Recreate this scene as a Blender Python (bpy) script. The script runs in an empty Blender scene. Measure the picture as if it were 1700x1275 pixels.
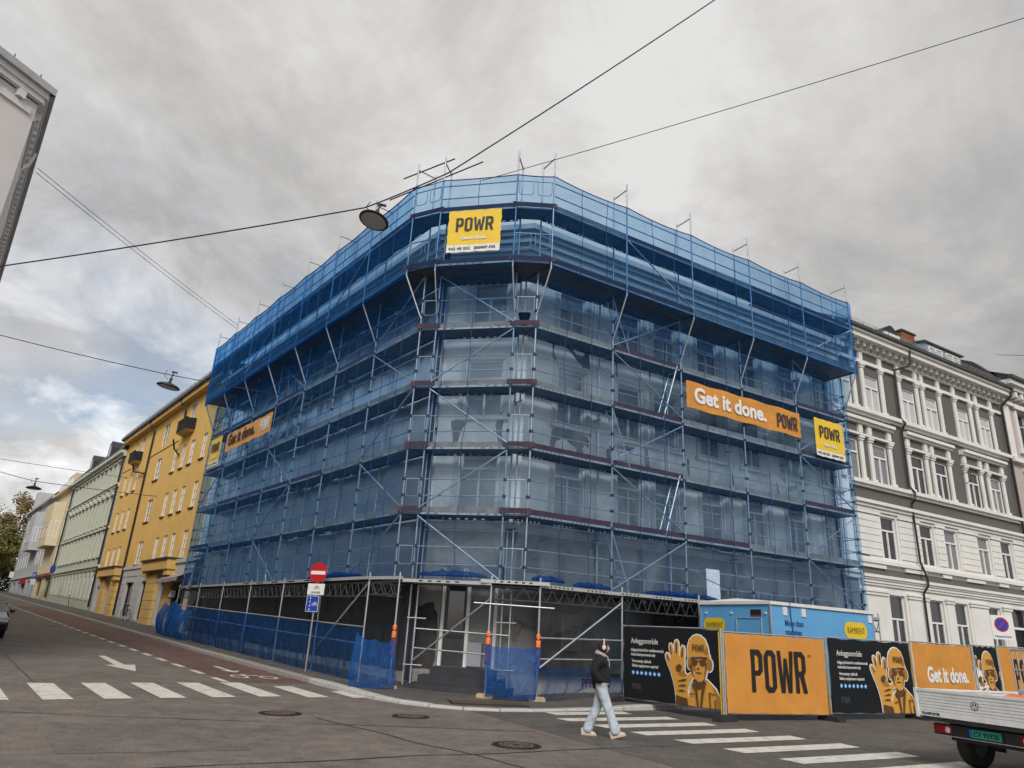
import bpy, bmesh, math, random
from mathutils import Vector, Matrix, noise
random.seed(7)
R_ = math.radians
S = bpy.context.scene
C = S.collection

# ---------------------------------------------------------------- camera
PITCH, ROLL, EYE = R_(19.4537), R_(3.2305), 1.68
fw = Vector((0, math.cos(PITCH), math.sin(PITCH)))
up0 = Vector((0, -math.sin(PITCH), math.cos(PITCH)))
x0 = Vector((1, 0, 0))
xr = x0 * math.cos(ROLL) + up0 * math.sin(ROLL)
ur = up0 * math.cos(ROLL) - x0 * math.sin(ROLL)
cam = bpy.data.cameras.new('camera')
cam.sensor_width = 36.0
cam.lens = 1178.76 / 1700 * 36.0
cam.clip_start, cam.clip_end = 0.1, 3000
co = bpy.data.objects.new('camera', cam)
co.matrix_world = Matrix((
    (xr.x, ur.x, -fw.x, 0), (xr.y, ur.y, -fw.y, 0), (xr.z, ur.z, -fw.z, EYE), (0, 0, 0, 1)))
C.objects.link(co)
S.camera = co

# ---------------------------------------------------------------- sky, sun, exposure
SUN = Vector((0.02, -0.76, 0.62)).normalized()
w = bpy.data.worlds.new('World')
S.world = w
w.use_nodes = True
nt = w.node_tree
nt.nodes.clear()
N = nt.nodes.new
lk = nt.links.new
out = N('ShaderNodeOutputWorld')
bg = N('ShaderNodeBackground')
bg.inputs[1].default_value = 0.61
lk(bg.outputs[0], out.inputs[0])
sky = N('ShaderNodeTexSky')
sky.sky_type = 'NISHITA'
sky.sun_disc = False
sky.sun_elevation = math.asin(SUN.z)
sky.sun_rotation = math.atan2(SUN.x, SUN.y)
skm = N('ShaderNodeVectorMath'); skm.operation = 'SCALE'; skm.inputs[3].default_value = 0.115
lk(sky.outputs[0], skm.inputs[0])
tc = N('ShaderNodeTexCoord')
sep = N('ShaderNodeSeparateXYZ')
lk(tc.outputs['Generated'], sep.inputs[0])
def wm(op, a, b=None, clamp=False):
    n = N('ShaderNodeMath'); n.operation = op; n.use_clamp = clamp
    for i, v in enumerate((a, b)):
        if v is None: continue
        if isinstance(v, (int, float)): n.inputs[i].default_value = v
        else: lk(v, n.inputs[i])
    return n.outputs[0]
zc = wm('ADD', wm('MAXIMUM', sep.outputs[2], 0.0), 0.38)
cmb = N('ShaderNodeCombineXYZ')
lk(wm('DIVIDE', sep.outputs[0], zc), cmb.inputs[0])
lk(wm('DIVIDE', sep.outputs[1], zc), cmb.inputs[1])
def wnoise(scale, detail, rough, off, dist=0.0):
    mp = N('ShaderNodeMapping'); mp.inputs['Location'].default_value = off
    mp.inputs['Scale'].default_value = (1.0, 1.0, 1.0)
    lk(cmb.outputs[0], mp.inputs[0])
    n = N('ShaderNodeTexNoise'); n.inputs['Scale'].default_value = scale
    n.inputs['Detail'].default_value = detail; n.inputs['Roughness'].default_value = rough
    n.inputs['Distortion'].default_value = dist
    lk(mp.outputs[0], n.inputs['Vector'])
    return n.outputs['Fac']
def wramp(fac, stops):
    r = N('ShaderNodeValToRGB'); el = r.color_ramp.elements
    while len(el) < len(stops): el.new(0.5)
    for e, (p, c) in zip(el, stops):
        e.position = p; e.color = (*c, 1)
    lk(fac, r.inputs[0])
    return r.outputs[0]
big = wnoise(1.0, 3, 0.5, (3.1, 7.3, 0), 0.5)
med = wnoise(2.3, 10, 0.64, (1.7, 0.4, 2.0), 0.8)
fine = wnoise(5.5, 10, 0.68, (5.0, 2.0, 1.0), 0.3)
mix = wm('ADD', wm('ADD', wm('MULTIPLY', big, 0.44), wm('MULTIPLY', med, 0.38)), wm('MULTIPLY', fine, 0.18))
cloud = wramp(mix, [(0.37, (0.33, 0.326, 0.332)), (0.45, (0.43, 0.424, 0.421)), (0.53, (0.56, 0.552, 0.544)), (0.61, (0.70, 0.693, 0.684))])
gap = wnoise(1.9, 7, 0.55, (8.2, 1.1, 0.0), 0.4)
low = wm('SUBTRACT', wm('ADD', 1.0, wm('MULTIPLY', sep.outputs[0], -0.75)), wm('MULTIPLY', sep.outputs[2], 2.3), True)      # the cloud breaks up low in the west
gm = wm('MULTIPLY', wm('MULTIPLY', wm('SUBTRACT', gap, 0.44), 6.0, True), low, True)
mx = N('ShaderNodeMix'); mx.data_type = 'RGBA'
lk(wm('MULTIPLY', gm, 0.75), mx.inputs[0])
lk(cloud, mx.inputs[6]); lk(skm.outputs[0], mx.inputs[7])
brd = wnoise(3.2, 7, 0.6, (8.2, 1.1, 0.0), 0.4)
edge = wm('MULTIPLY', wm('MULTIPLY', wm('SUBTRACT', brd, 0.46), 6.0, True), low, True)
mx2 = N('ShaderNodeMix'); mx2.data_type = 'RGBA'
lk(wm('MULTIPLY', edge, 0.85), mx2.inputs[0])
lk(mx.outputs[2], mx2.inputs[6]); mx2.inputs[7].default_value = (1.0, 1.01, 1.03, 1)
lk(mx2.outputs[2], bg.inputs[0])

sl = bpy.data.lights.new('sun', 'SUN')
sl.energy, sl.angle, sl.color = 1.5, R_(24), (1.0, 0.965, 0.91)
so = bpy.data.objects.new('sun', sl)
so.rotation_mode = 'QUATERNION'
so.rotation_quaternion = SUN.to_track_quat('Z', 'Y')
so.location = (0, 0, 60)
C.objects.link(so)

S.view_settings.view_transform = 'Standard'
S.view_settings.look = 'None'
S.view_settings.gamma = 1.0
S.view_settings.use_curve_mapping = False
S.view_settings.exposure = 0.86
S.render.engine = 'CYCLES'
S.cycles.transparent_max_bounces = 24
S.cycles.max_bounces = 5
S.cycles.diffuse_bounces = 2
S.cycles.glossy_bounces = 2
S.cycles.transmission_bounces = 4
S.cycles.use_denoising = True
S.cycles.use_adaptive_sampling = True
S.cycles.adaptive_threshold = 0.03
S.cycles.sample_clamp_indirect = 4.0

# ---------------------------------------------------------------- plan of the place (metres; camera over the origin)
V2 = lambda x, y: Vector((x, y))
def dirv(deg): return V2(math.cos(R_(deg)), math.sin(R_(deg)))
dL, dR = dirv(128.26), dirv(30.25)
nL, nR = V2(-dL.y, dL.x), V2(dR.y, -dR.x)
L0, R0 = V2(-3.109, 21.454), V2(0.654, 20.669)
P2, P3 = V2(-2.579, 21.342), V2(-0.046, 20.761)
dC = (P3 - P2).normalized()
nC = V2(dC.y, -dC.x)
C0 = V2(-2.6, 18.7)
_det = dL.x * dR.y - dR.x * dL.y
def to_ab(x, y):
    p, q = x - C0.x, y - C0.y
    return ((p * dR.y - dR.x * q) / _det, (dL.x * q - dL.y * p) / _det)
def from_ab(a, b): return C0 + dL * a + dR * b
def softp(x, k=1.5):
    if x > 30 * k: return x
    return k * math.log1p(math.exp(max(x / k, -40)))
def ground(x, y):
    a, b = to_ab(x, y)
    a = min(a, 150)
    return 0.0275 * softp(a) + 0.0035 * softp(a - 20, 3) + 0.012 * softp(min(b, 80) - 5)

class Face:
    """A vertical plane: u runs along it, o outwards, z up."""
    def __init__(s, org, d, n, right):
        s.org, s.d, s.n, s.right = org, d, n, right
    def P(s, u, o, z):
        p = s.org + s.d * u + s.n * o
        return Vector((p.x, p.y, z))
    def M(s, u, o, z, sx=1, sy=1, sz=1):           # local x to the right, y into the wall, z up
        p = s.P(u, o, z)
        r, n = s.right, s.n
        return Matrix(((r.x * sx, -n.x * sy, 0, p.x), (r.y * sx, -n.y * sy, 0, p.y), (0, 0, sz, p.z), (0, 0, 0, 1)))
    def T(s, u, o, z, sc=1, scx=None, roll=0):                # for print: local x right, y up, z out of the wall
        p = s.P(u, o, z)
        r, n = s.right, s.n
        sx = sc if scx is None else scx
        m = Matrix(((r.x * sx, 0, n.x, p.x), (r.y * sx, 0, n.y, p.y), (0, sc, 0, p.z), (0, 0, 0, 1)))
        return m @ Matrix.Rotation(roll, 4, 'Z')
FL = Face(L0, dL, nL, -dL)
FR = Face(R0, dR, nR, dR)
FC = Face(P2, dC, nC, dC)
def face_between(p, q):                             # a plane seen with p on the left and q on the right
    d = (q - p).normalized()
    return Face(p, d, V2(d.y, -d.x), d), (q - p).length

# ---------------------------------------------------------------- materials
MATS = {}
def mat(name, col, rough=0.8, metal=0.0, var=0.12, vs=2.0, bump=0.0, bs=30.0, spec=0.4, dirt=0.0, dcol=(0.05, 0.045, 0.04), ds=0.8, coat=0.0):
    if name in MATS: return MATS[name]
    m = bpy.data.materials.new(name); m.use_nodes = True
    t = m.node_tree; n = t.nodes; b = n['Principled BSDF']; L = t.links.new
    b.inputs['Roughness'].default_value = rough
    b.inputs['Metallic'].default_value = metal
    b.inputs['Specular IOR Level'].default_value = spec
    if coat: b.inputs['Coat Weight'].default_value = coat
    geo = n.new('ShaderNodeNewGeometry')
    if var or dirt:
        no = n.new('ShaderNodeTexNoise'); no.inputs['Scale'].default_value = vs; no.inputs['Detail'].default_value = 6; no.inputs['Roughness'].default_value = 0.62
        L(geo.outputs['Position'], no.inputs['Vector'])
        r = n.new('ShaderNodeValToRGB')
        r.color_ramp.elements[0].position = 0.3; r.color_ramp.elements[1].position = 0.7
        r.color_ramp.elements[0].color = (*[c * (1 - var) for c in col], 1)
        r.color_ramp.elements[1].color = (*[min(1, c * (1 + var)) for c in col], 1)
        L(no.outputs['Fac'], r.inputs[0])
        o = r.outputs[0]
        if dirt:
            n2 = n.new('ShaderNodeTexNoise'); n2.inputs['Scale'].default_value = ds; n2.inputs['Detail'].default_value = 8; n2.inputs['Roughness'].default_value = 0.7
            L(geo.outputs['Position'], n2.inputs['Vector'])
            mr = n.new('ShaderNodeMapRange'); mr.inputs[1].default_value = 0.5; mr.inputs[2].default_value = 0.75; mr.inputs[4].default_value = dirt
            L(n2.outputs['Fac'], mr.inputs[0])
            mx = n.new('ShaderNodeMix'); mx.data_type = 'RGBA'
            L(mr.outputs[0], mx.inputs[0]); L(o, mx.inputs[6]); mx.inputs[7].default_value = (*dcol, 1)
            o = mx.outputs[2]
        L(o, b.inputs['Base Color'])
    else:
        b.inputs['Base Color'].default_value = (*col, 1)
    if bump:
        nb = n.new('ShaderNodeTexNoise'); nb.inputs['Scale'].default_value = bs; nb.inputs['Detail'].default_value = 4
        L(geo.outputs['Position'], nb.inputs['Vector'])
        bp = n.new('ShaderNodeBump'); bp.inputs['Strength'].default_value = bump; bp.inputs['Distance'].default_value = 0.02
        L(nb.outputs['Fac'], bp.inputs['Height']); L(bp.outputs[0], b.inputs['Normal'])
    MATS[name] = m
    return m
def flat(name, col, rough=0.7, **k): return mat(name, col, rough, var=0.0, **k)

def asphalt(name, col, seed, crack=0.0):
    m = bpy.data.materials.new(name); m.use_nodes = True
    t = m.node_tree; n = t.nodes; b = n['Principled BSDF']; L = t.links.new
    geo = n.new('ShaderNodeNewGeometry')
    mp = n.new('ShaderNodeMapping'); mp.inputs['Location'].default_value = (seed, seed * 1.7, 0)
    L(geo.outputs['Position'], mp.inputs[0])
    def no(s, d, r=0.6):
        x = n.new('ShaderNodeTexNoise'); x.inputs['Scale'].default_value = s; x.inputs['Detail'].default_value = d; x.inputs['Roughness'].default_value = r
        L(mp.outputs[0], x.inputs['Vector']); return x.outputs['Fac']
    def ramp(f, p0, c0, p1, c1):
        r = n.new('ShaderNodeValToRGB'); e = r.color_ramp.elements
        e[0].position, e[1].position = p0, p1; e[0].color, e[1].color = (*c0, 1), (*c1, 1)
        L(f, r.inputs[0]); return r.outputs[0]
    def mul(a, c, f=1.0):
        x = n.new('ShaderNodeMix'); x.data_type = 'RGBA'; x.blend_type = 'MULTIPLY'; x.inputs[0].default_value = f
        L(a, x.inputs[6]); L(c, x.inputs[7]); return x.outputs[2]
    base = ramp(no(0.5, 6, 0.65), 0.3, [c * 0.80 for c in col], 0.7, [c * 1.18 for c in col])
    grit = ramp(no(24, 6, 0.85), 0.34, (0.42, 0.42, 0.42), 0.66, (1.65, 1.6, 1.54))
    blot = ramp(no(2.4, 7, 0.75), 0.36, (0.68, 0.68, 0.69), 0.62, (1.14, 1.13, 1.12))
    spots = ramp(no(9.0, 3, 0.6), 0.66, (1.0, 1.0, 1.0), 0.74, (1.5, 1.45, 1.4))
    dark = ramp(no(1.1, 4, 0.6), 0.62, (1.0, 1.0, 1.0), 0.76, (0.80, 0.80, 0.81))
    c = mul(mul(mul(mul(base, grit, 0.9), blot, 0.9), spots, 0.5), dark, 0.8)
    L(c, b.inputs['Base Color'])
    rr = n.new('ShaderNodeMapRange'); rr.inputs[3].default_value = 0.62; rr.inputs[4].default_value = 0.92
    L(no(3.0, 4), rr.inputs[0]); L(rr.outputs[0], b.inputs['Roughness'])
    b.inputs['Specular IOR Level'].default_value = 0.35
    bp = n.new('ShaderNodeBump'); bp.inputs['Strength'].default_value = 0.5; bp.inputs['Distance'].default_value = 0.006
    L(no(140, 2), bp.inputs['Height']); L(bp.outputs[0], b.inputs['Normal'])
    MATS[name] = m
    return m

def netmat(name, thread, T, wr=0.10, tint=(0.60, 0.79, 0.97)):
    """Woven scaffold net: the slanted look goes through more thread (T to the power 1/cos)."""
    m = bpy.data.materials.new(name); m.use_nodes = True
    t = m.node_tree; n = t.nodes; L = t.links.new
    n.clear()
    o = n.new('ShaderNodeOutputMaterial')
    geo = n.new('ShaderNodeNewGeometry')
    def mth(op, a, b):
        x = n.new('ShaderNodeMath'); x.operation = op
        for i, v in enumerate((a, b)):
            if isinstance(v, (int, float)): x.inputs[i].default_value = v
            elif v is not None: L(v, x.inputs[i])
        return x.outputs[0]
    dt = n.new('ShaderNodeVectorMath'); dt.operation = 'DOT_PRODUCT'
    L(geo.outputs['Normal'], dt.inputs[0]); L(geo.outputs['Incoming'], dt.inputs[1])
    cs = mth('MAXIMUM', mth('ABSOLUTE', dt.outputs['Value'], None), 0.16)
    no = n.new('ShaderNodeTexNoise'); no.inputs['Scale'].default_value = 1.6; no.inputs['Detail'].default_value = 5
    mp = n.new('ShaderNodeMapping'); mp.inputs['Scale'].default_value = (1, 1, 0.35)
    L(geo.outputs['Position'], mp.inputs[0]); L(mp.outputs[0], no.inputs['Vector'])
    den = mth('ADD', mth('MULTIPLY', mth('SUBTRACT', no.outputs['Fac'], 0.5), wr * 4), 1.0)
    tr = mth('POWER', T, mth('DIVIDE', den, cs))
    n3 = n.new('ShaderNodeTexNoise'); n3.inputs['Scale'].default_value = 2.6; n3.inputs['Detail'].default_value = 5; n3.inputs['Roughness'].default_value = .6; n3.inputs['Distortion'].default_value = 2.2
    L(geo.outputs['Position'], n3.inputs['Vector'])
    bp = n.new('ShaderNodeBump'); bp.inputs['Strength'].default_value = 1.0; bp.inputs['Distance'].default_value = 0.35; L(n3.outputs['Fac'], bp.inputs['Height'])
    df = n.new('ShaderNodeBsdfDiffuse'); df.inputs[0].default_value = (*thread, 1); L(bp.outputs[0], df.inputs['Normal'])
    tl = n.new('ShaderNodeBsdfTranslucent'); tl.inputs[0].default_value = (*[min(1, c * 1.15) for c in thread], 1)
    mx = n.new('ShaderNodeMixShader'); mx.inputs[0].default_value = 0.45
    L(df.outputs[0], mx.inputs[1]); L(tl.outputs[0], mx.inputs[2])
    tp = n.new('ShaderNodeBsdfTransparent'); cc = n.new('ShaderNodeCombineColor')
    for k_ in range(3): L(mth('POWER', tint[k_], mth('DIVIDE', 1.0, cs)), cc.inputs[k_])
    L(cc.outputs[0], tp.inputs[0])
    m2 = n.new('ShaderNodeMixShader')
    L(tr, m2.inputs[0]); L(mx.outputs[0], m2.inputs[1]); L(tp.outputs[0], m2.inputs[2])
    L(m2.outputs[0], o.inputs[0])
    MATS[name] = m
    return m

def filmmat(name, haze=0.10, gloss=0.16, tint=(0.92, 0.94, 0.96)):
    m = bpy.data.materials.new(name); m.use_nodes = True
    t = m.node_tree; n = t.nodes; L = t.links.new
    n.clear()
    o = n.new('ShaderNodeOutputMaterial')
    geo = n.new('ShaderNodeNewGeometry')
    mp = n.new('ShaderNodeMapping'); mp.inputs['Scale'].default_value = (0.9, 0.9, 0.7)
    L(geo.outputs['Position'], mp.inputs[0])
    no = n.new('ShaderNodeTexNoise'); no.inputs['Scale'].default_value = 0.9; no.inputs['Detail'].default_value = 2.5; no.inputs['Distortion'].default_value = 0.8
    L(mp.outputs[0], no.inputs['Vector'])
    bp = n.new('ShaderNodeBump'); bp.inputs['Strength'].default_value = 0.6; bp.inputs['Distance'].default_value = 0.12
    L(no.outputs['Fac'], bp.inputs['Height'])
    gl = n.new('ShaderNodeBsdfGlossy'); gl.inputs['Roughness'].default_value = 0.28; L(bp.outputs[0], gl.inputs['Normal'])
    df = n.new('ShaderNodeBsdfDiffuse'); df.inputs[0].default_value = (0.85, 0.85, 0.85, 1)
    tp = n.new('ShaderNodeBsdfTransparent'); tp.inputs[0].default_value = (*tint, 1)
    a = n.new('ShaderNodeMixShader')
    r = n.new('ShaderNodeMapRange'); r.inputs[1].default_value = 0.35; r.inputs[2].default_value = 0.7; r.inputs[3].default_value = haze * 0.3; r.inputs[4].default_value = haze * 2
    L(no.outputs['Fac'], r.inputs[0]); L(r.outputs[0], a.inputs[0])
    L(tp.outputs[0], a.inputs[1]); L(df.outputs[0], a.inputs[2])
    lw = n.new('ShaderNodeFresnel'); lw.inputs[0].default_value = 1.5; L(bp.outputs[0], lw.inputs['Normal'])
    ad = n.new('ShaderNodeMath'); ad.operation = 'ADD'; ad.inputs[1].default_value = gloss * 0.5; ad.use_clamp = True; L(lw.outputs[0], ad.inputs[0])
    b = n.new('ShaderNodeMixShader'); L(ad.outputs[0], b.inputs[0]); L(a.outputs[0], b.inputs[1]); L(gl.outputs[0], b.inputs[2])
    L(b.outputs[0], o.inputs[0])
    MATS[name] = m
    return m

M = MATS
asphalt('asphalt', (0.165, 0.143, 0.128), 1)
asphalt('asphalt_b', (0.150, 0.131, 0.118), 21)
asphalt('asphalt_dark', (0.104, 0.097, 0.091), 5)
asphalt('asphalt_red', (0.142, 0.086, 0.075), 9)
asphalt('asphalt_walk', (0.110, 0.102, 0.096), 13)
mat('granite', (0.30, 0.28, 0.26), 0.8, var=0.22, vs=9, bump=0.5, bs=60)
mat('granite_pale', (0.45, 0.44, 0.42), 0.8, var=0.15, vs=9, bump=0.4, bs=60)
mat('road_paint', (0.62, 0.60, 0.54), 0.7, var=0.10, vs=5, bump=0.3, bs=90, dirt=0.85, dcol=(0.15, 0.14, 0.13), ds=4.5)
_mr = [x for x in M['road_paint'].node_tree.nodes if x.type == 'MAP_RANGE'][0]; _mr.inputs[1].default_value = .52; _mr.inputs[2].default_value = .74
mat('cast_iron', (0.030, 0.026, 0.024), 0.6, metal=0.4, var=0.3, vs=12)
mat('rust_iron', (0.14, 0.10, 0.08), 0.75, metal=0.2, var=0.35, vs=10)
mat('plaster', (0.84, 0.83, 0.80), 0.85, var=0.05, vs=0.9, bump=0.25, bs=14, dirt=0.14, dcol=(0.4, 0.39, 0.36), ds=0.7)
mat('plaster_white', (0.62, 0.61, 0.585), 0.8, var=0.08, vs=1.2, dirt=0.25, dcol=(0.3, 0.29, 0.27), ds=0.9)
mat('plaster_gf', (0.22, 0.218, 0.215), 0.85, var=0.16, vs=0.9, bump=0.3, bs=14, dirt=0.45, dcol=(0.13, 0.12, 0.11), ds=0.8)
mat('bare_render', (0.05, 0.047, 0.045), 0.95, var=0.35, vs=7, bump=1.0, bs=30)
mat('bare_stone', (0.17, 0.155, 0.135), 0.95, var=0.45, vs=9, bump=1.2, bs=22)
mat('black_board', (0.055, 0.056, 0.058), 0.38, var=0.35, vs=1.5, bump=.3, bs=3)
mat('galvanised', (0.52, 0.54, 0.56), 0.42, metal=0.75, var=0.16, vs=6)
mat('scaffold_steel', (0.36, 0.40, 0.46), 0.45, metal=0.5, var=0.25, vs=6)
mat('steel_dark', (0.07, 0.074, 0.08), 0.6, metal=0.5, var=0.25, vs=4)
mat('plank_under', (0.075, 0.072, 0.07), 0.8, var=0.3, vs=3)
mat('plank_steel', (0.10, 0.104, 0.11), 0.55, metal=0.45, var=0.25, vs=3)
mat('toe_red', (0.085, 0.032, 0.036), 0.7, var=0.3, vs=4)
mat('toe_grey', (0.24, 0.215, 0.19), 0.85, var=0.35, vs=5)
mat('pvc_pipe', (0.03, 0.035, 0.05), 0.5, var=0.1)
mat('pipe_black', (0.012, 0.012, 0.013), 0.5, var=0.1)
mat('wood_block', (0.42, 0.31, 0.20), 0.85, var=0.25, vs=10)
mat('foam_orange', (0.85, 0.20, 0.06), 0.7, var=0.12, vs=9)
mat('foam_pink', (0.42, 0.10, 0.16), 0.7, var=0.12, vs=9)
mat('slate', (0.035, 0.037, 0.042), 0.6, var=0.2, vs=3)
mat('zinc', (0.36, 0.39, 0.43), 0.45, metal=0.5, var=0.1, vs=1.5)
mat('gutter', (0.045, 0.045, 0.048), 0.5, var=0.15)
m_ = flat('glass', (0.014, 0.017, 0.020), 0.04, spec=0.9)
m_ = flat('glass_pale', (0.16, 0.17, 0.18), 0.06, spec=0.9)
m_ = flat('glass_sky_pale', (0.46, 0.47, 0.48), 0.05, spec=0.9)  # pale base colour stands in for bright sky reflected in upper panes
mat('white_paint', (0.76, 0.755, 0.735), 0.55, var=0.05, vs=2)
mat('curtain', (0.35, 0.34, 0.32), 0.9, var=0.2, vs=3)
netmat('net', (0.06, 0.25, 0.64), 0.918, 0.30, (0.87, 0.945, 1.0))
netmat('net_top', (0.025, 0.155, 0.48), 0.84, 0.3, (0.68, 0.855, 0.995))
netmat('net_low', (0.035, 0.15, 0.46), 0.82, 0.30, (0.78, 0.88, 0.99))
netmat('net_thick', (0.03, 0.14, 0.46), 0.62, 0.30, (0.75, 0.86, 0.99))
netmat('net_bright', (0.045, 0.20, 0.66), 0.52, 0.25, (0.70, 0.84, 0.99))
filmmat('film', 0.10, 0.14)
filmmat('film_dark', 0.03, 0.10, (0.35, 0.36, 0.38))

# ---------------------------------------------------------------- building blocks
def link(o, parent=None):
    C.objects.link(o)
    if parent is not None:
        o.parent = parent
        o.matrix_parent_inverse = Matrix.Translation(-ROOT_LOC.get(parent.name, Vector((0, 0, 0))))
    return o
ROOT_LOC = {}
def thing(name, label, cat, loc, group=None):
    o = bpy.data.objects.new(name, None)
    o.empty_display_size = 0.3
    o.location = loc
    C.objects.link(o)
    ROOT_LOC[o.name] = Vector(loc)
    o['label'] = label; o['category'] = cat
    if group: o['group'] = group
    return o
def tag(o, label, cat, group=None):
    o['label'] = label; o['category'] = cat
    if group: o['group'] = group
    return o
def mark(o, kind):
    o['kind'] = kind
    return o
class MB:
    """Collects faces in world (or local) coordinates and builds one mesh object."""
    def __init__(s): s.v, s.f = [], []
    def add(s, vs, fs):
        k = len(s.v); s.v += [tuple(p) for p in vs]; s.f += [tuple(i + k for i in f) for f in fs]; return s
    def box(s, a, b, m=None):
        vs = [Vector((x, y, z)) for z in (a[2], b[2]) for y in (a[1], b[1]) for x in (a[0], b[0])]
        if m is not None: vs = [m @ p for p in vs]
        return s.add(vs, [(0, 2, 3, 1), (4, 5, 7, 6), (0, 1, 5, 4), (2, 6, 7, 3), (0, 4, 6, 2), (1, 3, 7, 5)])
    def tube(s, p, q, r, n=8, r2=None, caps=True):
        p, q = Vector(p), Vector(q); r2 = r if r2 is None else r2
        d = (q - p).normalized(); a = d.orthogonal().normalized(); b = d.cross(a)
        vs = [c + (a * math.cos(t) + b * math.sin(t)) * rr for c, rr in ((p, r), (q, r2)) for t in [2 * math.pi * i / n for i in range(n)]]
        fs = [(i, (i + 1) % n, n + (i + 1) % n, n + i) for i in range(n)]
        if caps: fs += [tuple(reversed(range(n))), tuple(range(n, 2 * n))]
        return s.add(vs, fs)
    def path(s, pts, r, n=6):
        for p, q in zip(pts, pts[1:]):
            if (Vector(q) - Vector(p)).length > 1e-5: s.tube(p, q, r, n)
        return s
    def prism(s, poly, m, y0, y1):                   # poly in local x,z; extruded along local y
        k = len(poly)
        vs = [m @ Vector((x, y0, z)) for x, z in poly] + [m @ Vector((x, y1, z)) for x, z in poly]
        fs = [tuple(range(k)), tuple(reversed(range(k, 2 * k)))] + [(i, k + i, k + (i + 1) % k, (i + 1) % k) for i in range(k)]
        return s.add(vs, fs)
    def lathe(s, prof, m, n=24):                       # prof: (r, z) up the local z axis
        vs, fs = [], []
        for r, z in prof:
            vs += [m @ Vector((r * math.cos(2 * math.pi * i / n), r * math.sin(2 * math.pi * i / n), z)) for i in range(n)]
        for j in range(len(prof) - 1):
            fs += [(j * n + i, j * n + (i + 1) % n, (j + 1) * n + (i + 1) % n, (j + 1) * n + i) for i in range(n)]
        return s.add(vs, fs)
    def mesh(s, name, material, smooth=False):
        me = bpy.data.meshes.new(name)
        me.from_pydata(s.v, [], s.f)
        me.materials.append(M[material] if isinstance(material, str) else material)
        if smooth: me.polygons.foreach_set('use_smooth', [True] * len(me.polygons))
        me.update()
        return me
    def obj(s, name, material, parent=None, smooth=False):
        return link(bpy.data.objects.new(name, s.mesh(name, material, smooth)), parent)
_unit = {}
def unit_mesh(kind, material):
    k = (kind, material)
    if k not in _unit:
        b = MB()
        if kind == 'box': b.box((-.5, -.5, -.5), (.5, .5, .5))
        elif kind == 'tube': b.tube((0, 0, -.5), (0, 0, .5), 1, 8)
        me = b.mesh('%s_%s' % (kind, material), material)
        if kind == 'tube':
            for p in me.polygons: p.use_smooth = len(p.vertices) == 4
        _unit[k] = me
    return _unit[k]
def inst(name, me, mtx, parent=None):
    o = bpy.data.objects.new(name, me)
    o.matrix_basis = mtx
    return link(o, parent)
def fbox(name, F, u0, u1, o0, o1, z0, z1, material, parent=None):
    return inst(name, unit_mesh('box', material), F.M((u0 + u1) / 2, (o0 + o1) / 2, (z0 + z1) / 2, abs(u1 - u0), abs(o1 - o0), z1 - z0), parent)
def tube(name, p, q, r, material, parent=None):
    p, q = Vector(p), Vector(q)
    d = q - p
    m = Matrix.Translation((p + q) / 2) @ d.to_track_quat('Z', 'Y').to_matrix().to_4x4() @ Matrix.Diagonal((r, r, d.length, 1))
    return inst(name, unit_mesh('tube', material), m, parent)
def beam(name, p, q, wd, ht, material, parent=None):
    p, q = Vector(p), Vector(q)
    d = (q - p); x = d.normalized(); y = Vector((0, 0, 1)).cross(x).normalized(); z = x.cross(y)
    m = Matrix(((x.x * d.length, y.x * wd, z.x * ht, 0), (x.y * d.length, y.y * wd, z.y * ht, 0), (x.z * d.length, y.z * wd, z.z * ht, 0), (0, 0, 0, 1)))
    m.translation = (p + q) / 2
    return inst(name, unit_mesh('box', material), m, parent)
def shape2d(polys, ext=0.0015):
    """Filled flat print; inner outlines become holes."""
    cu = bpy.data.curves.new('print', 'CURVE'); cu.dimensions = '2D'; cu.fill_mode = 'BOTH'; cu.extrude = ext
    for pl in polys:
        sp = cu.splines.new('POLY'); sp.points.add(len(pl) - 1)
        for q, (x, y) in zip(sp.points, pl): q.co = (x, y, 0, 1)
        sp.use_cyclic_u = True
    o = bpy.data.objects.new('print', cu)
    me = bpy.data.meshes.new_from_object(o)
    bpy.data.objects.remove(o); bpy.data.curves.remove(cu)
    return me
def text_mesh(s, size=1.0, bold=0.0, align='LEFT', ext=0.0015, spacing=1.0, line=1.0):
    cu = bpy.data.curves.new('lettering', 'FONT'); cu.body = s; cu.size = size; cu.offset = bold; cu.align_x = align
    cu.extrude = ext; cu.space_character = spacing; cu.space_line = line; cu.resolution_u = 3
    o = bpy.data.objects.new('lettering', cu)
    me = bpy.data.meshes.new_from_object(o)
    bpy.data.objects.remove(o); bpy.data.curves.remove(cu)
    return me
def put(name, me, mtx, material, parent):
    if not me.materials: me.materials.append(M[material])
    return inst(name, me, mtx, parent)
def blob(cx, cy, rx, ry, n=14, jag=0.25, seed=0):
    rnd = random.Random(seed)
    return [(cx + rx * math.cos(t) * (1 + rnd.uniform(-jag, jag)), cy + ry * math.sin(t) * (1 + rnd.uniform(-jag, jag))) for t in [2 * math.pi * i / n for i in range(n)]]
def ell(cx, cy, rx, ry, n=18, a0=0, a1=360):
    full = abs(a1 - a0) >= 360
    k = n if full else n + 1
    return [(cx + rx * math.cos(R_(a0 + (a1 - a0) * i / n)), cy + ry * math.sin(R_(a0 + (a1 - a0) * i / n))) for i in range(k)]

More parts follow.
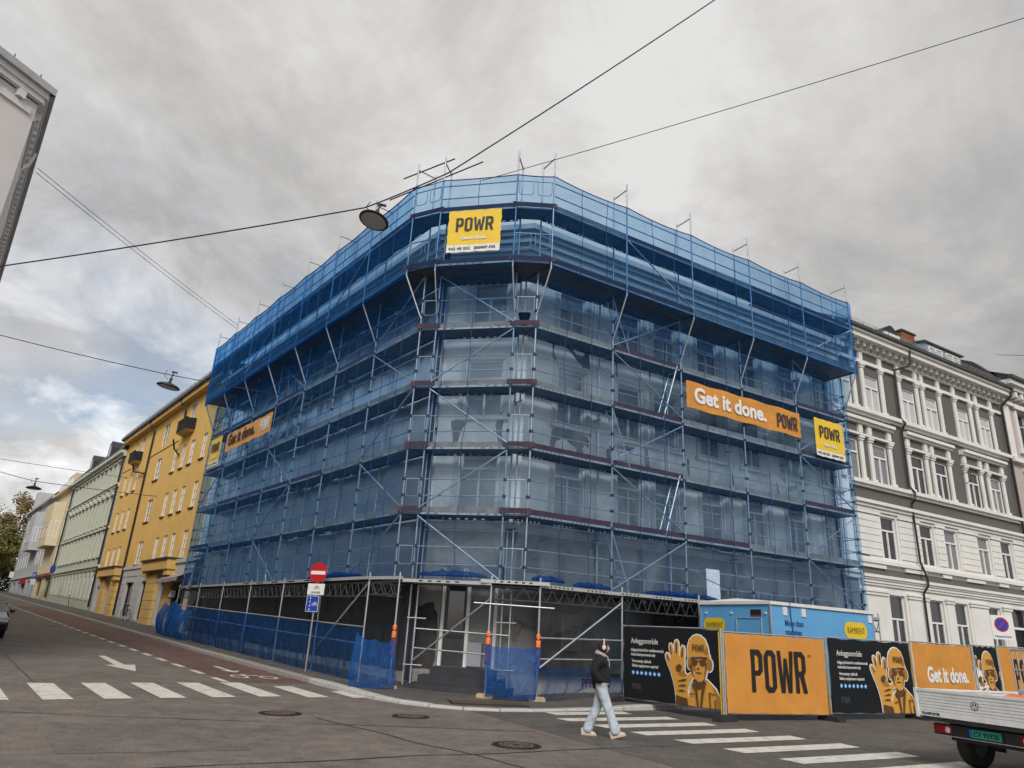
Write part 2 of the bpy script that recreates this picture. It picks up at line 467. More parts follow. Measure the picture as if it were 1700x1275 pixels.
def wall(F, u0, u1, z0, z1, holes, material, name, parent, o=0.0, reveal=0.16):
    """A wall face with real openings: each hole (ua, ub, za, zb) gets its reveal."""
    us = sorted({u0, u1, *[h[0] for h in holes], *[h[1] for h in holes]})
    zs = sorted({z0, z1, *[h[2] for h in holes], *[h[3] for h in holes]})
    us = [u for u in us if u0 <= u <= u1]; zs = [z for z in zs if z0 <= z <= z1]
    b = MB()
    for ua, ub in zip(us, us[1:]):
        for za, zb in zip(zs, zs[1:]):
            cu, cz = (ua + ub) / 2, (za + zb) / 2
            if any(h[0] < cu < h[1] and h[2] < cz < h[3] for h in holes): continue
            b.add([F.P(ua, o, za), F.P(ub, o, za), F.P(ub, o, zb), F.P(ua, o, zb)], [(0, 1, 2, 3)])
    for ua, ub, za, zb in holes:
        i = o - reveal
        for p, q in (((ua, za), (ub, za)), ((ub, za), (ub, zb)), ((ub, zb), (ua, zb)), ((ua, zb), (ua, za))):
            b.add([F.P(p[0], o, p[1]), F.P(q[0], o, q[1]), F.P(q[0], i, q[1]), F.P(p[0], i, p[1])], [(0, 1, 2, 3)])
    return b.obj(name, material, parent)

_win = {}
def window(F, u, z, wd, ht, o, parent, style='t', fm='white_paint', gm='glass', surround=None):
    """Frame in the opening, panes set into it; u is the middle, z the sill. styles: t = light over two casements, d = two casements, g = six panes, n = none"""
    key = (round(wd, 2), round(ht, 2), style, fm)
    if key not in _win:
        b = MB(); f = 0.055; y0, y1 = -0.02, 0.05
        x1, z1 = wd / 2, ht
        b.box((-x1, y0, 0), (-x1 + f, y1, z1)); b.box((x1 - f, y0, 0), (x1, y1, z1))
        b.box((-x1 + f, y0, 0), (x1 - f, y1, f * 1.3)); b.box((-x1 + f, y0, z1 - f), (x1 - f, y1, z1))
        bars = []
        if style == 't':
            tz = ht * 0.66
            b.box((-x1 + f, y0 - .012, tz), (x1 - f, y1, tz + f * 1.3)); b.box((-f * .65, y0 - .004, f * 1.3), (f * .65, y1, tz))
            panes = [(-x1 + f, -f * .65, f * 1.3, tz), (f * .65, x1 - f, f * 1.3, tz), (-x1 + f, x1 - f, tz + f * 1.3, z1 - f)]
        elif style == 'd':
            b.box((-f * .65, y0 - .004, f * 1.3), (f * .65, y1, z1 - f))
            panes = [(-x1 + f, -f * .65, f * 1.3, z1 - f), (f * .65, x1 - f, f * 1.3, z1 - f)]
        elif style == 'g':
            b.box((-f * .6, y0 - .004, f * 1.3), (f * .6, y1, z1 - f))
            zz = [f * 1.3, ht * .35, ht * .67, z1 - f]
            for k in (1, 2): b.box((-x1 + f, y0 + .008, zz[k] - .014), (x1 - f, y1 - .02, zz[k] + .014))
            panes = [(-x1 + f, -f * .6, f * 1.3, z1 - f), (f * .6, x1 - f, f * 1.3, z1 - f)]
        else:
            panes = [(-x1 + f, x1 - f, f * 1.3, z1 - f)]
        _win[key] = (b.mesh('window_frame', fm), panes)
    me, panes = _win[key]
    wo = inst('window', me, F.M(u, o, z), parent)
    for a, b_, c, d in panes:
        s = 1 if F.right.dot(F.d) > 0 else -1
        po = fbox_local('pane', F, u, o, z, a, b_, c, d, gm)
        po.parent = wo
        po.matrix_parent_inverse = (F.M(u, o, z)).inverted()
    return wo
def fbox_local(name, F, u, o, z, x0, x1, z0, z1, material):
    po = bpy.data.objects.new(name, unit_mesh('box', material))
    po.matrix_basis = F.M(u, o, z) @ Matrix.Translation(((x0 + x1) / 2, 0.035, (z0 + z1) / 2)) @ Matrix.Diagonal((x1 - x0, 0.012, z1 - z0, 1))
    C.objects.link(po)
    return po

# ================================================================ GROUND
def lines(spans):
    out_ = []
    for a, b, st in spans:
        n = max(1, round((b - a) / st)); out_ += [a + (b - a) * i / n for i in range(n)]
    return out_ + [spans[-1][1]]
aa = lines([(-700, -60, 80), (-60, -16, 4), (-16, 34, 1.25), (34, 150, 4), (150, 900, 75)])
bb = lines([(-700, -60, 80), (-60, -14, 4), (-14, 20, 1.25), (20, 90, 5), (90, 900, 80)])
g = MB()
gv = []
for a in aa:
    for b in bb:
        p = from_ab(a, b); gv.append((p.x, p.y, ground(p.x, p.y)))
nb_ = len(bb)
g.add(gv, [(i * nb_ + j, i * nb_ + j + 1, (i + 1) * nb_ + j + 1, (i + 1) * nb_ + j) for i in range(len(aa) - 1) for j in range(nb_ - 1)])
road = mark(g.obj('road', 'asphalt', None, True), 'structure')
if road.data.polygons[0].normal.z < 0: road.data.flip_normals()

def sheet(name, pts_ab, material, lift, parent, dense=1.0, kind=None):
    """A painted or paved sheet lying on the ground; corners given along/across the left street."""
    b = MB()
    (a0, b0), (a1, b1), (a2, b2), (a3, b3) = pts_ab
    n = max(1, int(max(math.hypot(a1 - a0, b1 - b0), math.hypot(a2 - a3, b2 - b3)) / dense))
    m2 = max(1, int(max(math.hypot(a3 - a0, b3 - b0), math.hypot(a2 - a1, b2 - b1)) / dense))
    vs = []
    for i in range(n + 1):
        for j in range(m2 + 1):
            s, t = i / n, j / m2
            a = (a0 * (1 - s) + a1 * s) * (1 - t) + (a3 * (1 - s) + a2 * s) * t
            c = (b0 * (1 - s) + b1 * s) * (1 - t) + (b3 * (1 - s) + b2 * s) * t
            p = from_ab(a, c); vs.append((p.x, p.y, ground(p.x, p.y) + lift))
    b.add(vs, [(i * (m2 + 1) + j, i * (m2 + 1) + j + 1, (i + 1) * (m2 + 1) + j + 1, (i + 1) * (m2 + 1) + j) for i in range(n) for j in range(m2)])
    o = b.obj(name, material, parent)
    if o.data.polygons[0].normal.z < 0: o.data.flip_normals()
    return o
# newer, darker surfacing in the mouth of the right street; red cycle lane on the left one
sheet('asphalt_patch', [(-2.0, 1.0), (-2.0, 60), (-24, 60), (-10.5, -0.6)], 'asphalt_dark', 0.004, road, 2.0)
sheet('cycle_lane', [(3.75, -2.30), (60, -2.30), (60, 0.0), (3.75, 0.0)], 'asphalt_red', 0.004, road, 1.25)
sheet('asphalt_patch', [(-3.4, -7.6), (-3.4, -5.2), (-6.4, -5.4), (-6.3, -7.7)], 'asphalt_b', 0.004, road, 1.0)
sheet('asphalt_patch', [(14, -6.4), (22, -6.4), (22, -5.1), (14, -5.1)], 'asphalt_b', 0.004, road, 1.0)
for k in range(34):
    a = 3.9 + 2.0 * k
    sheet('lane_dash', [(a, -2.55), (a + 1.05, -2.55), (a + 1.05, -2.36), (a, -2.36)], 'road_paint', 0.009, road, 1.2)
for k in range(-3, 7):
    b0 = -7.09 + 1.09 * k
    s = -0.1 + 0.17 * (b0 + 7.1)
    e = s + 3.05
    if k == 5: s, e = 0.55, 2.95
    if k == 6: s, e = 0.55, 1.95
    sheet('zebra_stripe', [(s, b0), (e, b0 + 0.05), (e, b0 + 0.57), (s + 0.1, b0 + 0.54)], 'road_paint', 0.009, road, 1.0)
for k in range(-1, 9):
    a0 = -3.42 - 1.07 * k
    b0, b1 = (2.15, 5.25) if k >= 0 else (2.7, 4.9)
    sheet('zebra_stripe', [(a0, b0), (a0, b1 + 0.15), (a0 - 0.49, b1), (a0 - 0.49, b0 - 0.05)], 'road_paint', 0.009, road, 1.0)
def road_print(name, polys_ab, lift=0.009):
    me = shape2d([[tuple(from_ab(a, b)) for a, b in pl] for pl in polys_ab], 0.0)
    for v in me.vertices: v.co.z = ground(v.co.x, v.co.y) + lift
    me.materials.append(M['road_paint'])
    return link(bpy.data.objects.new(name, me), road)
road_print('lane_arrow', [[(11.2, -4.2), (11.25, -3.98), (8.1, -4.02), (8.2, -3.72), (6.18, -4.13), (7.95, -4.6), (8.05, -4.3)]])
road_print('lane_arrow', [[(8.4, -1.45), (8.4, -1.30), (7.0, -1.28), (7.05, -1.05), (6.5, -1.33), (7.0, -1.62), (7.05, -1.43)]])
bk = [ell(5.35, -1.62, .42, .24, 16), ell(5.35, -1.62, .30, .16, 16)]
bk2 = [ell(5.2, -.86, .42, .24, 16), ell(5.2, -.86, .30, .16, 16)]
road_print('cycle_symbol', bk + bk2 + [[(5.6, -1.45), (5.75, -1.45), (5.75, -1.0), (5.6, -1.0)], [(5.76, -1.4), (6.0, -1.45), (6.0, -1.3), (5.76, -1.28)]])

def cover(x, y, r, seed):
    z = ground(x, y)
    b = MB(); m = Matrix.Translation((x, y, z))
    b.lathe([(0.0001, .012), (r * .82, .012), (r * .84, .006), (r * .88, .006), (r * .90, .014), (r, .014), (r * 1.02, .002)], m, 32)
    return b, m
for (a0, b0, a1, b1) in ((-1.5, -9, -5.2, 0.2), (-7.5, -8, -7.0, 6), (1.2, -6.9, 30, -6.6), (-3.0, -3.0, -12, -2.2)):
    L_ = math.hypot(a1 - a0, b1 - b0); n_ = int(L_ / .5); bs_ = MB(); vs = []
    for i in range(n_ + 1):
        t = i / n_; a, b = a0 + (a1 - a0) * t + .12 * noise.noise(Vector((i * .4, a0, 0))), b0 + (b1 - b0) * t + .12 * noise.noise(Vector((i * .4, b0, 5)))
        px_, py_ = -(b1 - b0) / L_, (a1 - a0) / L_; w_ = .018 + .012 * noise.noise(Vector((i, 1, a0)))
        for s_ in (-1, 1): p = from_ab(a + px_ * w_ * s_, b + py_ * w_ * s_); vs.append((p.x, p.y, ground(p.x, p.y) + .0065))
    bs_.add(vs, [(2 * i, 2 * i + 1, 2 * i + 3, 2 * i + 2) for i in range(n_)])
    bs_.obj('sealed_crack', 'bitumen' if 'bitumen' in M else mat('bitumen', (.05, .047, .045), .6, var=.2), road)
def manhole(x, y, r, label):
    t = thing('manhole_cover', label, 'manhole', (x, y, ground(x, y)), 'manhole covers in the road')
    b, m = cover(x, y, r, 0)
    b.obj('rim', 'cast_iron', t, True)
    s = MB()
    for ring, n in ((.25, 6), (.45, 12), (.65, 18)):
        for i in range(n):
            a = 2 * math.pi * (i + .5 * (n % 4)) / n
            p = Vector((x + r * ring * math.cos(a), y + r * ring * math.sin(a), 0))
            q = Matrix.Translation((p.x, p.y, ground(x, y) + .014)) @ Matrix.Rotation(a, 4, 'Z')
            s.box((-r * .06, -r * .09, -.004), (r * .06, r * .09, .006), q)
    mark(s.obj('stud', 'rust_iron', t), 'stuff')
manhole(-4.13, 15.2, .40, 'left of the three round iron manhole covers, in front of the zebra crossing')
manhole(-1.68, 15.95, .38, 'middle round iron manhole cover, close to the curved kerb')
manhole(.40, 12.77, .40, 'nearest round iron manhole cover, left of the walking person')

# pavement round the corner
kerb = [(from_ab(a, -0.2), 0.12) for a in (150, 120, 90, 70, 55)] + [(from_ab(44 - i * 1.0, -0.2), 0.12) for i in range(41)]
arc = [(-4.62, 21.0, .12), (-4.02, 20.2, .12), (-3.45, 19.42, .11), (-2.9, 18.82, .09), (-2.25, 18.30, .07), (-1.5, 17.92, .06), (-.7, 17.74, .055), (.15, 17.82, .055), (.95, 18.18, .055), (1.75, 18.72, .055), (2.5, 19.22, .06)]
kerb += [(V2(x, y), h) for x, y, h in arc]
base_r = V2(3.3, 19.70)
kerb += [(base_r + dR * (i * 1.0), 0.13 if i else .10) for i in range(0, 16)] + [(base_r + dR * k, .13) for k in (20, 30, 60)]
pts = [k[0] for k in kerb]
nrm = []
for i in range(len(pts)):
    t = (pts[min(i + 1, len(pts) - 1)] - pts[max(i - 1, 0)]).normalized()
    nrm.append(V2(-t.y, t.x))                       # towards the building
inner = [p + n * 0.28 for p, n in zip(pts, nrm)]
pb = MB(); rows = []
def wallpoint(p):                                    # the foot of the facade behind a kerb point
    uL, uR, uC = (p - L0).dot(dL), (p - R0).dot(dR), (p - P2).dot(dC)
    if uL > 1.0: return L0 + dL * uL - nL * 1.25
    if uR > 0.6: return R0 + dR * uR - nR * 1.25
    f = min(1, max(0, (uC + .2) / 3.0))
    return P2 + dC * (-.2 + 3.03 * f) - nC * 1.25
for (p, h), q in zip(kerb, inner):
    w_ = wallpoint(p); row = []
    for k in range(5):
        x = q.lerp(w_, k / 4)
        row.append((x.x, x.y, ground(p.x, p.y) + h - .004 + .012 * (x - q).length))
    rows.append(row)
vs = [v for r in rows for v in r]
pb.add(vs, [(i * 5 + j, (i + 1) * 5 + j, (i + 1) * 5 + j + 1, i * 5 + j + 1) for i in range(len(rows) - 1) for j in range(4)])
pave = mark(pb.obj('pavement', 'asphalt_walk', None, True), 'structure')
if pave.data.polygons[60].normal.z < 0: pave.data.flip_normals()
for i in range(len(kerb) - 1):
    (p, h), (q, h2) = kerb[i], kerb[i + 1]
    p2_, q2_ = inner[i], inner[i + 1]
    L_ = (q - p).length
    e = 0.013 / max(L_, .01) if L_ < 2 else 0
    def at(s, A, B, ha, hb, P_, Q_):
        x = A.lerp(B, s); z = (ground(P_.x, P_.y) + ha) * (1 - s) + (ground(Q_.x, Q_.y) + hb) * s
        return x, z
    b = MB(); vs = []
    jz = random.uniform(-.006, .006)
    for s in (e, 1 - e):
        xo, z = at(s, p, q, h, h2, p, q); xi, _ = at(s, p2_, q2_, h, h2, p, q)
        d_ = (xi - xo).normalized()
        vs += [(xo.x, xo.y, z - .3), (xo.x, xo.y, z - .02 + jz), (xo.x + d_.x * .02, xo.y + d_.y * .02, z + jz), (xi.x, xi.y, z + jz), (xi.x, xi.y, z - .3)]
    b.add(vs, [(0, 5, 6, 1), (1, 6, 7, 2), (2, 7, 8, 3), (3, 8, 9, 4), (4, 3, 2, 1, 0), (5, 6, 7, 8, 9)])
    b.obj('kerb_stone', 'granite_pale' if 45 <= i <= 57 else 'granite', pave)
# worn drain grating in the pavement at the corner
dg = thing('drain_grating', 'rusty rectangular drain grating in the pavement below the blue net', 'grating', (-.15, 18.98, .09))
gm_ = Matrix.Translation((-.15, 18.98, ground(-.15, 18.98) + .072)) @ Matrix.Rotation(R_(12), 4, 'Z')
b = MB(); b.box((-.95, -.42, -.03), (.95, .42, .002), gm_); b.obj('plate', 'cast_iron', dg)
for i in range(19):
    for_b = MB(); for_b.box((-.9 + i * .0975, -.38, 0), (-.84 + i * .0975, .38, .012), gm_); for_b.obj('bar', 'rust_iron', dg)

# ================================================================ CORNER BUILDING UNDER REPAIR
uLC, uRC, uC0, uC1 = 0.367, 0.298, -0.201, 2.835
WO = -1.0
cb = thing('corner_building', 'pale plastered corner building wrapped in blue scaffold netting', 'building', (-1.0, 24.0, 0))
rowz = [(5.25, 1.95), (8.28, 1.95), (11.35, 1.75)]
winR = [2.15, 4.7, 6.4, 8.65, 10.95, 13.3, 15.6]
winL = [2.6, 5.3, 7.9, 10.6, 13.2, 15.9, 18.6, 21.3]
winC = [1.5]
Zc = 4.62
for F, u0, u1, ws in ((FL, uLC, 23.6, winL), (FR, uRC, 16.9, winR), (FC, uC0, uC1, winC)):
    ww = 1.08 if F is not FC else 1.2
    holes = [(u - ww / 2, u + ww / 2, z, z + h) for u in ws for z, h in rowz]
    gh = []
    if F is FC: gh = [(.62, 2.36, .72, 3.55)]
    elif F is FR: gh = [(u - .75, u + .75, 1.0, 3.7) for u in winR[1:]]
    wall(F, u0, u1, Zc, 15.0, holes, 'plaster', 'wall', cb, WO)
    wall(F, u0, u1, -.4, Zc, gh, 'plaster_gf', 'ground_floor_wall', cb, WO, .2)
    for u in ws:
        for z, h in rowz:
            window(F, u, z, ww, h, WO - .11, cb, 't', 'white_paint', 'glass_pale' if random.random() < .4 else 'glass')
            for s in (-1, 1):
                fbox('window_surround', F, u + s * (ww / 2 + .08), u + s * (ww / 2 + .24), WO, WO + .05, z - .02, z + h + .18, 'plaster_white', cb)
            fbox('window_lintel', F, u - ww / 2 - .079, u + ww / 2 + .079, WO, WO + .055, z + h + .02, z + h + .18, 'plaster_white', cb)
            fbox('window_sill', F, u - ww / 2 - .3, u + ww / 2 + .3, WO, WO + .14, z - .14, z - .03, 'plaster_white', cb)
    for u in [h[0] / 2 + h[1] / 2 for h in gh] if F is FR else []:
        window(F, u, 1.0, 1.5, 2.7, WO - .15, cb, 'd', 'white_paint', 'glass')
    e0, e1 = u0 - .02, u1 + .02
    fbox('string_course', F, e0, e1, WO, WO + .20, 4.86, 4.98, 'plaster_white', cb)
    fbox('string_course', F, e0, e1, WO, WO + .12, 4.66, 4.86, 'plaster_white', cb)
    fbox('string_course', F, e0, e1, WO, WO + .10, 13.55, 13.72, 'plaster_white', cb)
    for k, (a, b_, pr) in enumerate(((14.25, 14.5, .12), (14.5, 14.72, .24), (14.72, 14.86, .36), (14.86, 15.06, .50))):
        fbox('cornice', F, e0 - pr * .4, e1 + (pr * .4 if F is FC else 0), WO, WO + pr, a, b_, 'plaster_white', cb)
    fbox('plinth', F, u0 - .01, u1 if F is not FC else .55, WO, WO + .06, -.3, .62, 'granite', cb)
rb = MB()
q = [FL.P(23.6, WO + .45, 15.07), FL.P(uLC, WO + .45, 15.07), FR.P(uRC, WO + .45, 15.07), FR.P(16.9, WO + .45, 15.07)]
q2 = [FL.P(23.6, -6, 17.6), FL.P(5, -6, 17.6), FR.P(4.5, -6, 17.6), FR.P(16.9, -6, 17.6)]
rb.add(q + q2, [(0, 1, 5, 4), (1, 2, 6, 5), (2, 3, 7, 6), (4, 5, 6, 7)])
rb.obj('roof', 'slate', cb)
# end walls so that nothing shows through
eb = MB(); eb.add([FR.P(16.9, WO, -.3), FR.P(16.9, -11, -.3), FR.P(16.9, -11, 15), FR.P(16.9, WO, 15)], [(0, 1, 2, 3)]); eb.obj('end_wall', 'plaster', cb)
# plaster knocked off the walls
def patch(F, pts_, material, nm='bare_patch', o=.004):
    me = shape2d([[((u if F.right.dot(F.d) > 0 else -u), z) for u, z in pts_]], .003)
    me.materials.append(M[material])
    m = Matrix(((F.right.x, 0, F.n.x, 0), (F.right.y, 0, F.n.y, 0), (0, 1, 0, 0), (0, 0, 0, 1)))
    p = F.P(0, WO + o, 0); m.translation = p
    return inst(nm, me, m, cb)
def rag(pts_, n=3, j=.05, seed=1):
    rnd = random.Random(seed); o_ = []
    for i, p in enumerate(pts_):
        q_ = pts_[(i + 1) % len(pts_)]
        for k in range(n):
            t = k / n; o_.append((p[0] * (1 - t) + q_[0] * t + rnd.uniform(-j, j), p[1] * (1 - t) + q_[1] * t + rnd.uniform(-j, j)))
    return o_
PR = [[(1.38, 7.76), (1.44, 8.07), (1.57, 8.2), (1.73, 8.21), (1.89, 8.13), (2.7, 8.1), (2.96, 7.95), (2.88, 7.63), (2.75, 7.78), (2.63, 7.62), (2.76, 7.30), (2.48, 7.2), (2.43, 7.55), (2.15, 7.74), (1.86, 7.82), (1.59, 7.7), (1.49, 7.35), (1.4, 7.35)],
      [(3.67, 7.74), (3.8, 7.93), (4.15, 8.05), (4.9, 8.08), (4.9, 7.9), (4.5, 7.9), (3.97, 7.9), (3.84, 7.69), (3.92, 7.2), (3.72, 7.2)],
      [(5.35, 8.18), (5.47, 8.2), (5.59, 7.54), (5.57, 7.29), (5.43, 7.29), (5.37, 7.75)],
      [(1.33, 11.1), (1.42, 11.1), (1.41, 10.68), (1.62, 10.35), (1.48, 10.33), (1.33, 10.63)],
      [(1.84, 11.13), (1.98, 11.12), (2.31, 10.91), (2.6, 10.92), (2.82, 11.1), (2.89, 10.9), (2.91, 10.5), (2.62, 10.45), (2.54, 10.56), (2.24, 10.77)],
      [(4.04, 11.1), (4.13, 11.1), (4.16, 10.45), (4.07, 10.52)], [(5.6, 11.1), (5.72, 11.1), (5.66, 10.7)], [(7.4, 8.1), (7.5, 8.1), (7.52, 7.3), (7.43, 7.3)],
      [(9.6, 8.1), (9.7, 8.1), (9.8, 7.4), (9.72, 7.4)], [(12.2, 7.95), (12.3, 7.9), (12.35, 7.2), (12.22, 7.2)], [(12.6, 7.25), (12.9, 7.9), (13.5, 8.05), (13.4, 7.85), (12.95, 7.7), (12.75, 7.2)]]
for i, p_ in enumerate(PR): patch(FR, rag(p_, 2, .025, i), 'bare_render')
for i, p_ in enumerate([[(.46, 8.16), (1.0, 8.1), (.77, 7.7), (.68, 7.2), (.58, 7.2), (.54, 7.7)], [(2.11, 8.44), (2.24, 8.4), (2.18, 7.7), (2.3, 7.2), (2.1, 7.2), (2.01, 7.7), (1.95, 8.02)], [(-.1, 7.9), (.02, 7.9), (0, 7.5)]]): patch(FC, rag(p_, 2, .02, 30 + i), 'bare_render')
patch(FC, rag([(-.04, 4.12), (.48, 4.33), (1.21, 4.35), (1.69, 4.36), (2.04, 4.49), (2.23, 4.0), (1.96, 3.95), (1.01, 3.85), (.55, 3.63), (-.01, 3.64), (-.13, 3.81)], 3, .04, 50), 'bare_stone')
patch(FC, rag([(-.15, 2.25), (.05, 2.4), (.21, 2.48), (.42, 2.48), (.46, 2.25), (.55, 2.16), (.56, 1.47), (.55, .66), (.3, .64), (-.14, .64)], 3, .04, 51), 'bare_render')
patch(FC, rag([(2.42, 1.84), (2.42, 2.1), (2.49, 2.27), (2.78, 2.27), (2.8, 1.9), (2.78, 1.44), (2.44, 1.44)], 3, .03, 52), 'bare_stone')
patch(FR, rag([(.32, 2.25), (.5, 2.1), (.9, 1.95), (1.2, 1.96), (1.2, 1.9), (.6, 1.87), (.5, 1.45), (.32, 1.4)], 3, .03, 53), 'bare_stone')
patch(FR, rag([(1.0, 4.5), (1.3, 4.55), (1.0, 4.1), (1.15, 3.8), (1.0, 3.6), (.85, 3.8), (.9, 4.2)], 2, .04, 54), 'bare_stone')
patch(FR, rag([(3.0, 4.5), (3.6, 4.5), (3.7, 4.0), (3.5, 3.6), (3.1, 3.7), (3.2, 4.1)], 2, .05, 55), 'bare_stone')
for i, (u, z) in enumerate([(4.2, 8.0), (9.2, 6.9), (6.3, 4.3), (1.2, 7.7), (12.3, 7.8), (16.0, 8.0), (7.2, 10.9)]):
    patch(FL, blob(u, z, .16, .42, 12, .4, i), 'bare_render')
# ground floor: door set back with white frame, steps, boarded-up left side
for u in (.68, 1.46, 2.30): fbox('door_post', FC, u - .05, u + .05, WO - .19, WO - .05, .74, 3.5, 'white_paint', cb)
dr = fbox('door', FC, .73, 1.41, WO - .19, WO - .14, .76, 3.5, 'black_board', cb)
dp = fbox('door_pane', FC, .83, 1.31, WO - .14, WO - .125, 1.5, 3.3, 'glass', cb)
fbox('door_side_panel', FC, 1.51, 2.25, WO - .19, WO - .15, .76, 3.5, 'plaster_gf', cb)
fbox('post_box', FC, 1.56, 1.98, WO - .1, WO + .12, .78, 1.42, 'zinc', cb)
for k, (a, b_, o1) in enumerate(((.55, 2.45, .30), (.3, 2.7, .60), (.05, 2.95, .90))):
    fbox('step', FC, a, b_, WO, WO + o1, .50 - .22 * k, .72 - .22 * k, 'slate', cb)
for k in range(16):
    u = .5 + k * 1.42
    fbox('hoarding_board', FL, u, u + 1.41, WO + .05, WO + .065 + .006 * (k % 2), .5 + .028 * u, 2.0 + .012 * u, 'black_board', cb)
    fbox('hoarding_board', FL, u, u + 1.41, WO + .05, WO + .064 + .006 * ((k + 1) % 2), 2.006 + .012 * u, 4.5, 'black_board', cb)
tube('downpipe', FL.P(.1, WO + .12, .3), FL.P(.1, WO + .12, 14.2), .06, 'pvc_pipe', cb)
tube('downpipe', FL.P(.28, WO + .12, .3), FL.P(.28, WO + .12, 14.2), .06, 'pvc_pipe', cb)
tube('downpipe', FR.P(15.6, WO + .12, .3), FR.P(15.6, WO + .12, 14.2), .07, 'pvc_pipe', cb)

# ================================================================ SCAFFOLD
sc = thing('scaffold', 'galvanised steel scaffold round the corner building, with plank decks and toe boards', 'scaffold', (-1.0, 21.0, .1))
H0 = 3.006
lev = [H0 + 2 * k for k in range(8)]
sL, sR = 3.049, 3.119
UL = [sL * k for k in range(8)]
UR = [sR * k for k in range(6)]
oUL, oUR, shL, shR = .625, .655, .20, .066
rt = .0275
def pole(F, u, o, z0, z1, m='scaffold_steel'): return tube('standard', F.P(u, o, z0), F.P(u, o, z1), rt, m, sc)
LOW = [(FL, u) for u in UL] + [(FR, u) for u in UR] + [(FC, 0.0), (FC, 2.6)]
for F, u in LOW:
    pole(F, u, 0, H0 - .05, lev[5]); pole(F, u, -.73, H0 - .05, lev[5] + .3)
    o_up, sh = (oUL, shL) if F is FL else (oUR, shR) if F is FR else (.65, 0)
    pole(F, u + sh, o_up, lev[5] - .25, lev[7] + .22)
    pole(F, u + sh, o_up - .73, lev[5], lev[7] + .12)
    tube('top_frame', F.P(u + sh, o_up, lev[7] - .02), F.P(u + sh, o_up - .73, lev[7] - .02), .024, 'galvanised', sc)
    for k in range(0, 5):
        tube('transom', F.P(u, 0, lev[k] - .06), F.P(u, -.73, lev[k] - .06), .024, 'steel_dark', sc)
    tube('transom', F.P(u + sh, o_up, lev[5] - .07), F.P(u, -.73, lev[5] - .07), .028, 'steel_dark', sc)
    tube('transom', F.P(u + sh, o_up, lev[6] - .06), F.P(u + sh, o_up - .73, lev[6] - .06), .024, 'steel_dark', sc)
    tube('bracket_strut', F.P(u + sh, o_up, lev[5] - .2), F.P(u, .02, lev[4] + .35), .026, 'galvanised', sc)
    for k in (1, 3): tube('wall_tie', F.P(u, -.62, lev[k] - .35), F.P(u, -1.0, lev[k] - .35), .02, 'steel_dark', sc)
for F, u in LOW:
    for k in range(0, 5):
        for hz in (-.05, .5, 1.0):
            p_ = F.P(u, .01, lev[k] + hz)
            fbox('coupler', F, u - .045, u + .045, -.045, .05, lev[k] + hz - .04, lev[k] + hz + .04, 'steel_dark', sc)
def bay(F, u0, u1, up0_, up1_, o_up, seed, infill=False):
    rnd = random.Random(seed)
    for k in range(0, 7):
        upb = k >= 5
        a, b_ = (up0_, up1_) if upb else (u0, u1)
        oo = o_up if upb else 0
        z = lev[k]
        n = 2
        offs = [oo - .04 - .335 * i for i in range(2)]
        if k == 5: offs = [oo - .04 - .335 * i for i in range(4)]
        wood = rnd.random() < .25
        for o_ in offs:
            beam('deck_plank', F.P(a + .03, o_ - .16, z - .03), F.P(b_ - .03, o_ - .16, z - .03), .32, .055, 'plank_under' if wood and k != 5 else 'plank_steel', sc)
        if k > 0:
            tm = 'toe_red' if rnd.random() < (.62 if F is not FL else .45) else 'toe_grey'
            ex = .12 if infill else .05
            beam('toe_board', F.P(a - ex, oo - .035, z + .085), F.P(b_ + ex, oo - .035, z + .085 + rnd.uniform(-.01, .01)), .03, .16, tm, sc)
        beam('deck_edge', F.P(a + .03, oo - .012, z - .035), F.P(b_ - .03, oo - .012, z - .035), .02, .06, 'deck_edge', sc)
        if k > 0: beam('deck_edge', F.P(a + .03, (offs[-1] - .335), z - .075), F.P(b_ - .03, (offs[-1] - .335), z - .075), .012, .075, 'deck_edge_back', sc)
        if not infill:
            for hz in (.5, 1.0):
                tube('guard_rail', F.P(a, oo - .03, z + hz), F.P(b_, oo - .03, z + hz), .019, 'scaffold_steel', sc)
        else:
            tube('guard_rail', F.P(a, oo, z + 1.0), F.P(b_, oo, z + 1.0), .019, 'galvanised', sc)
            w_ = b_ - a
            g_ = MB(); 
            g_.path([F.P(a + w_ * .2, oo, z + 1.0), F.P(a + w_ * .2, oo, z + .52), F.P(a + w_ * .28, oo, z + .46), F.P(b_ - w_ * .28, oo, z + .46), F.P(b_ - w_ * .2, oo, z + .52), F.P(b_ - w_ * .2, oo, z + 1.0)], .014)
            g_.obj('guard_hoop', 'galvanised', sc)
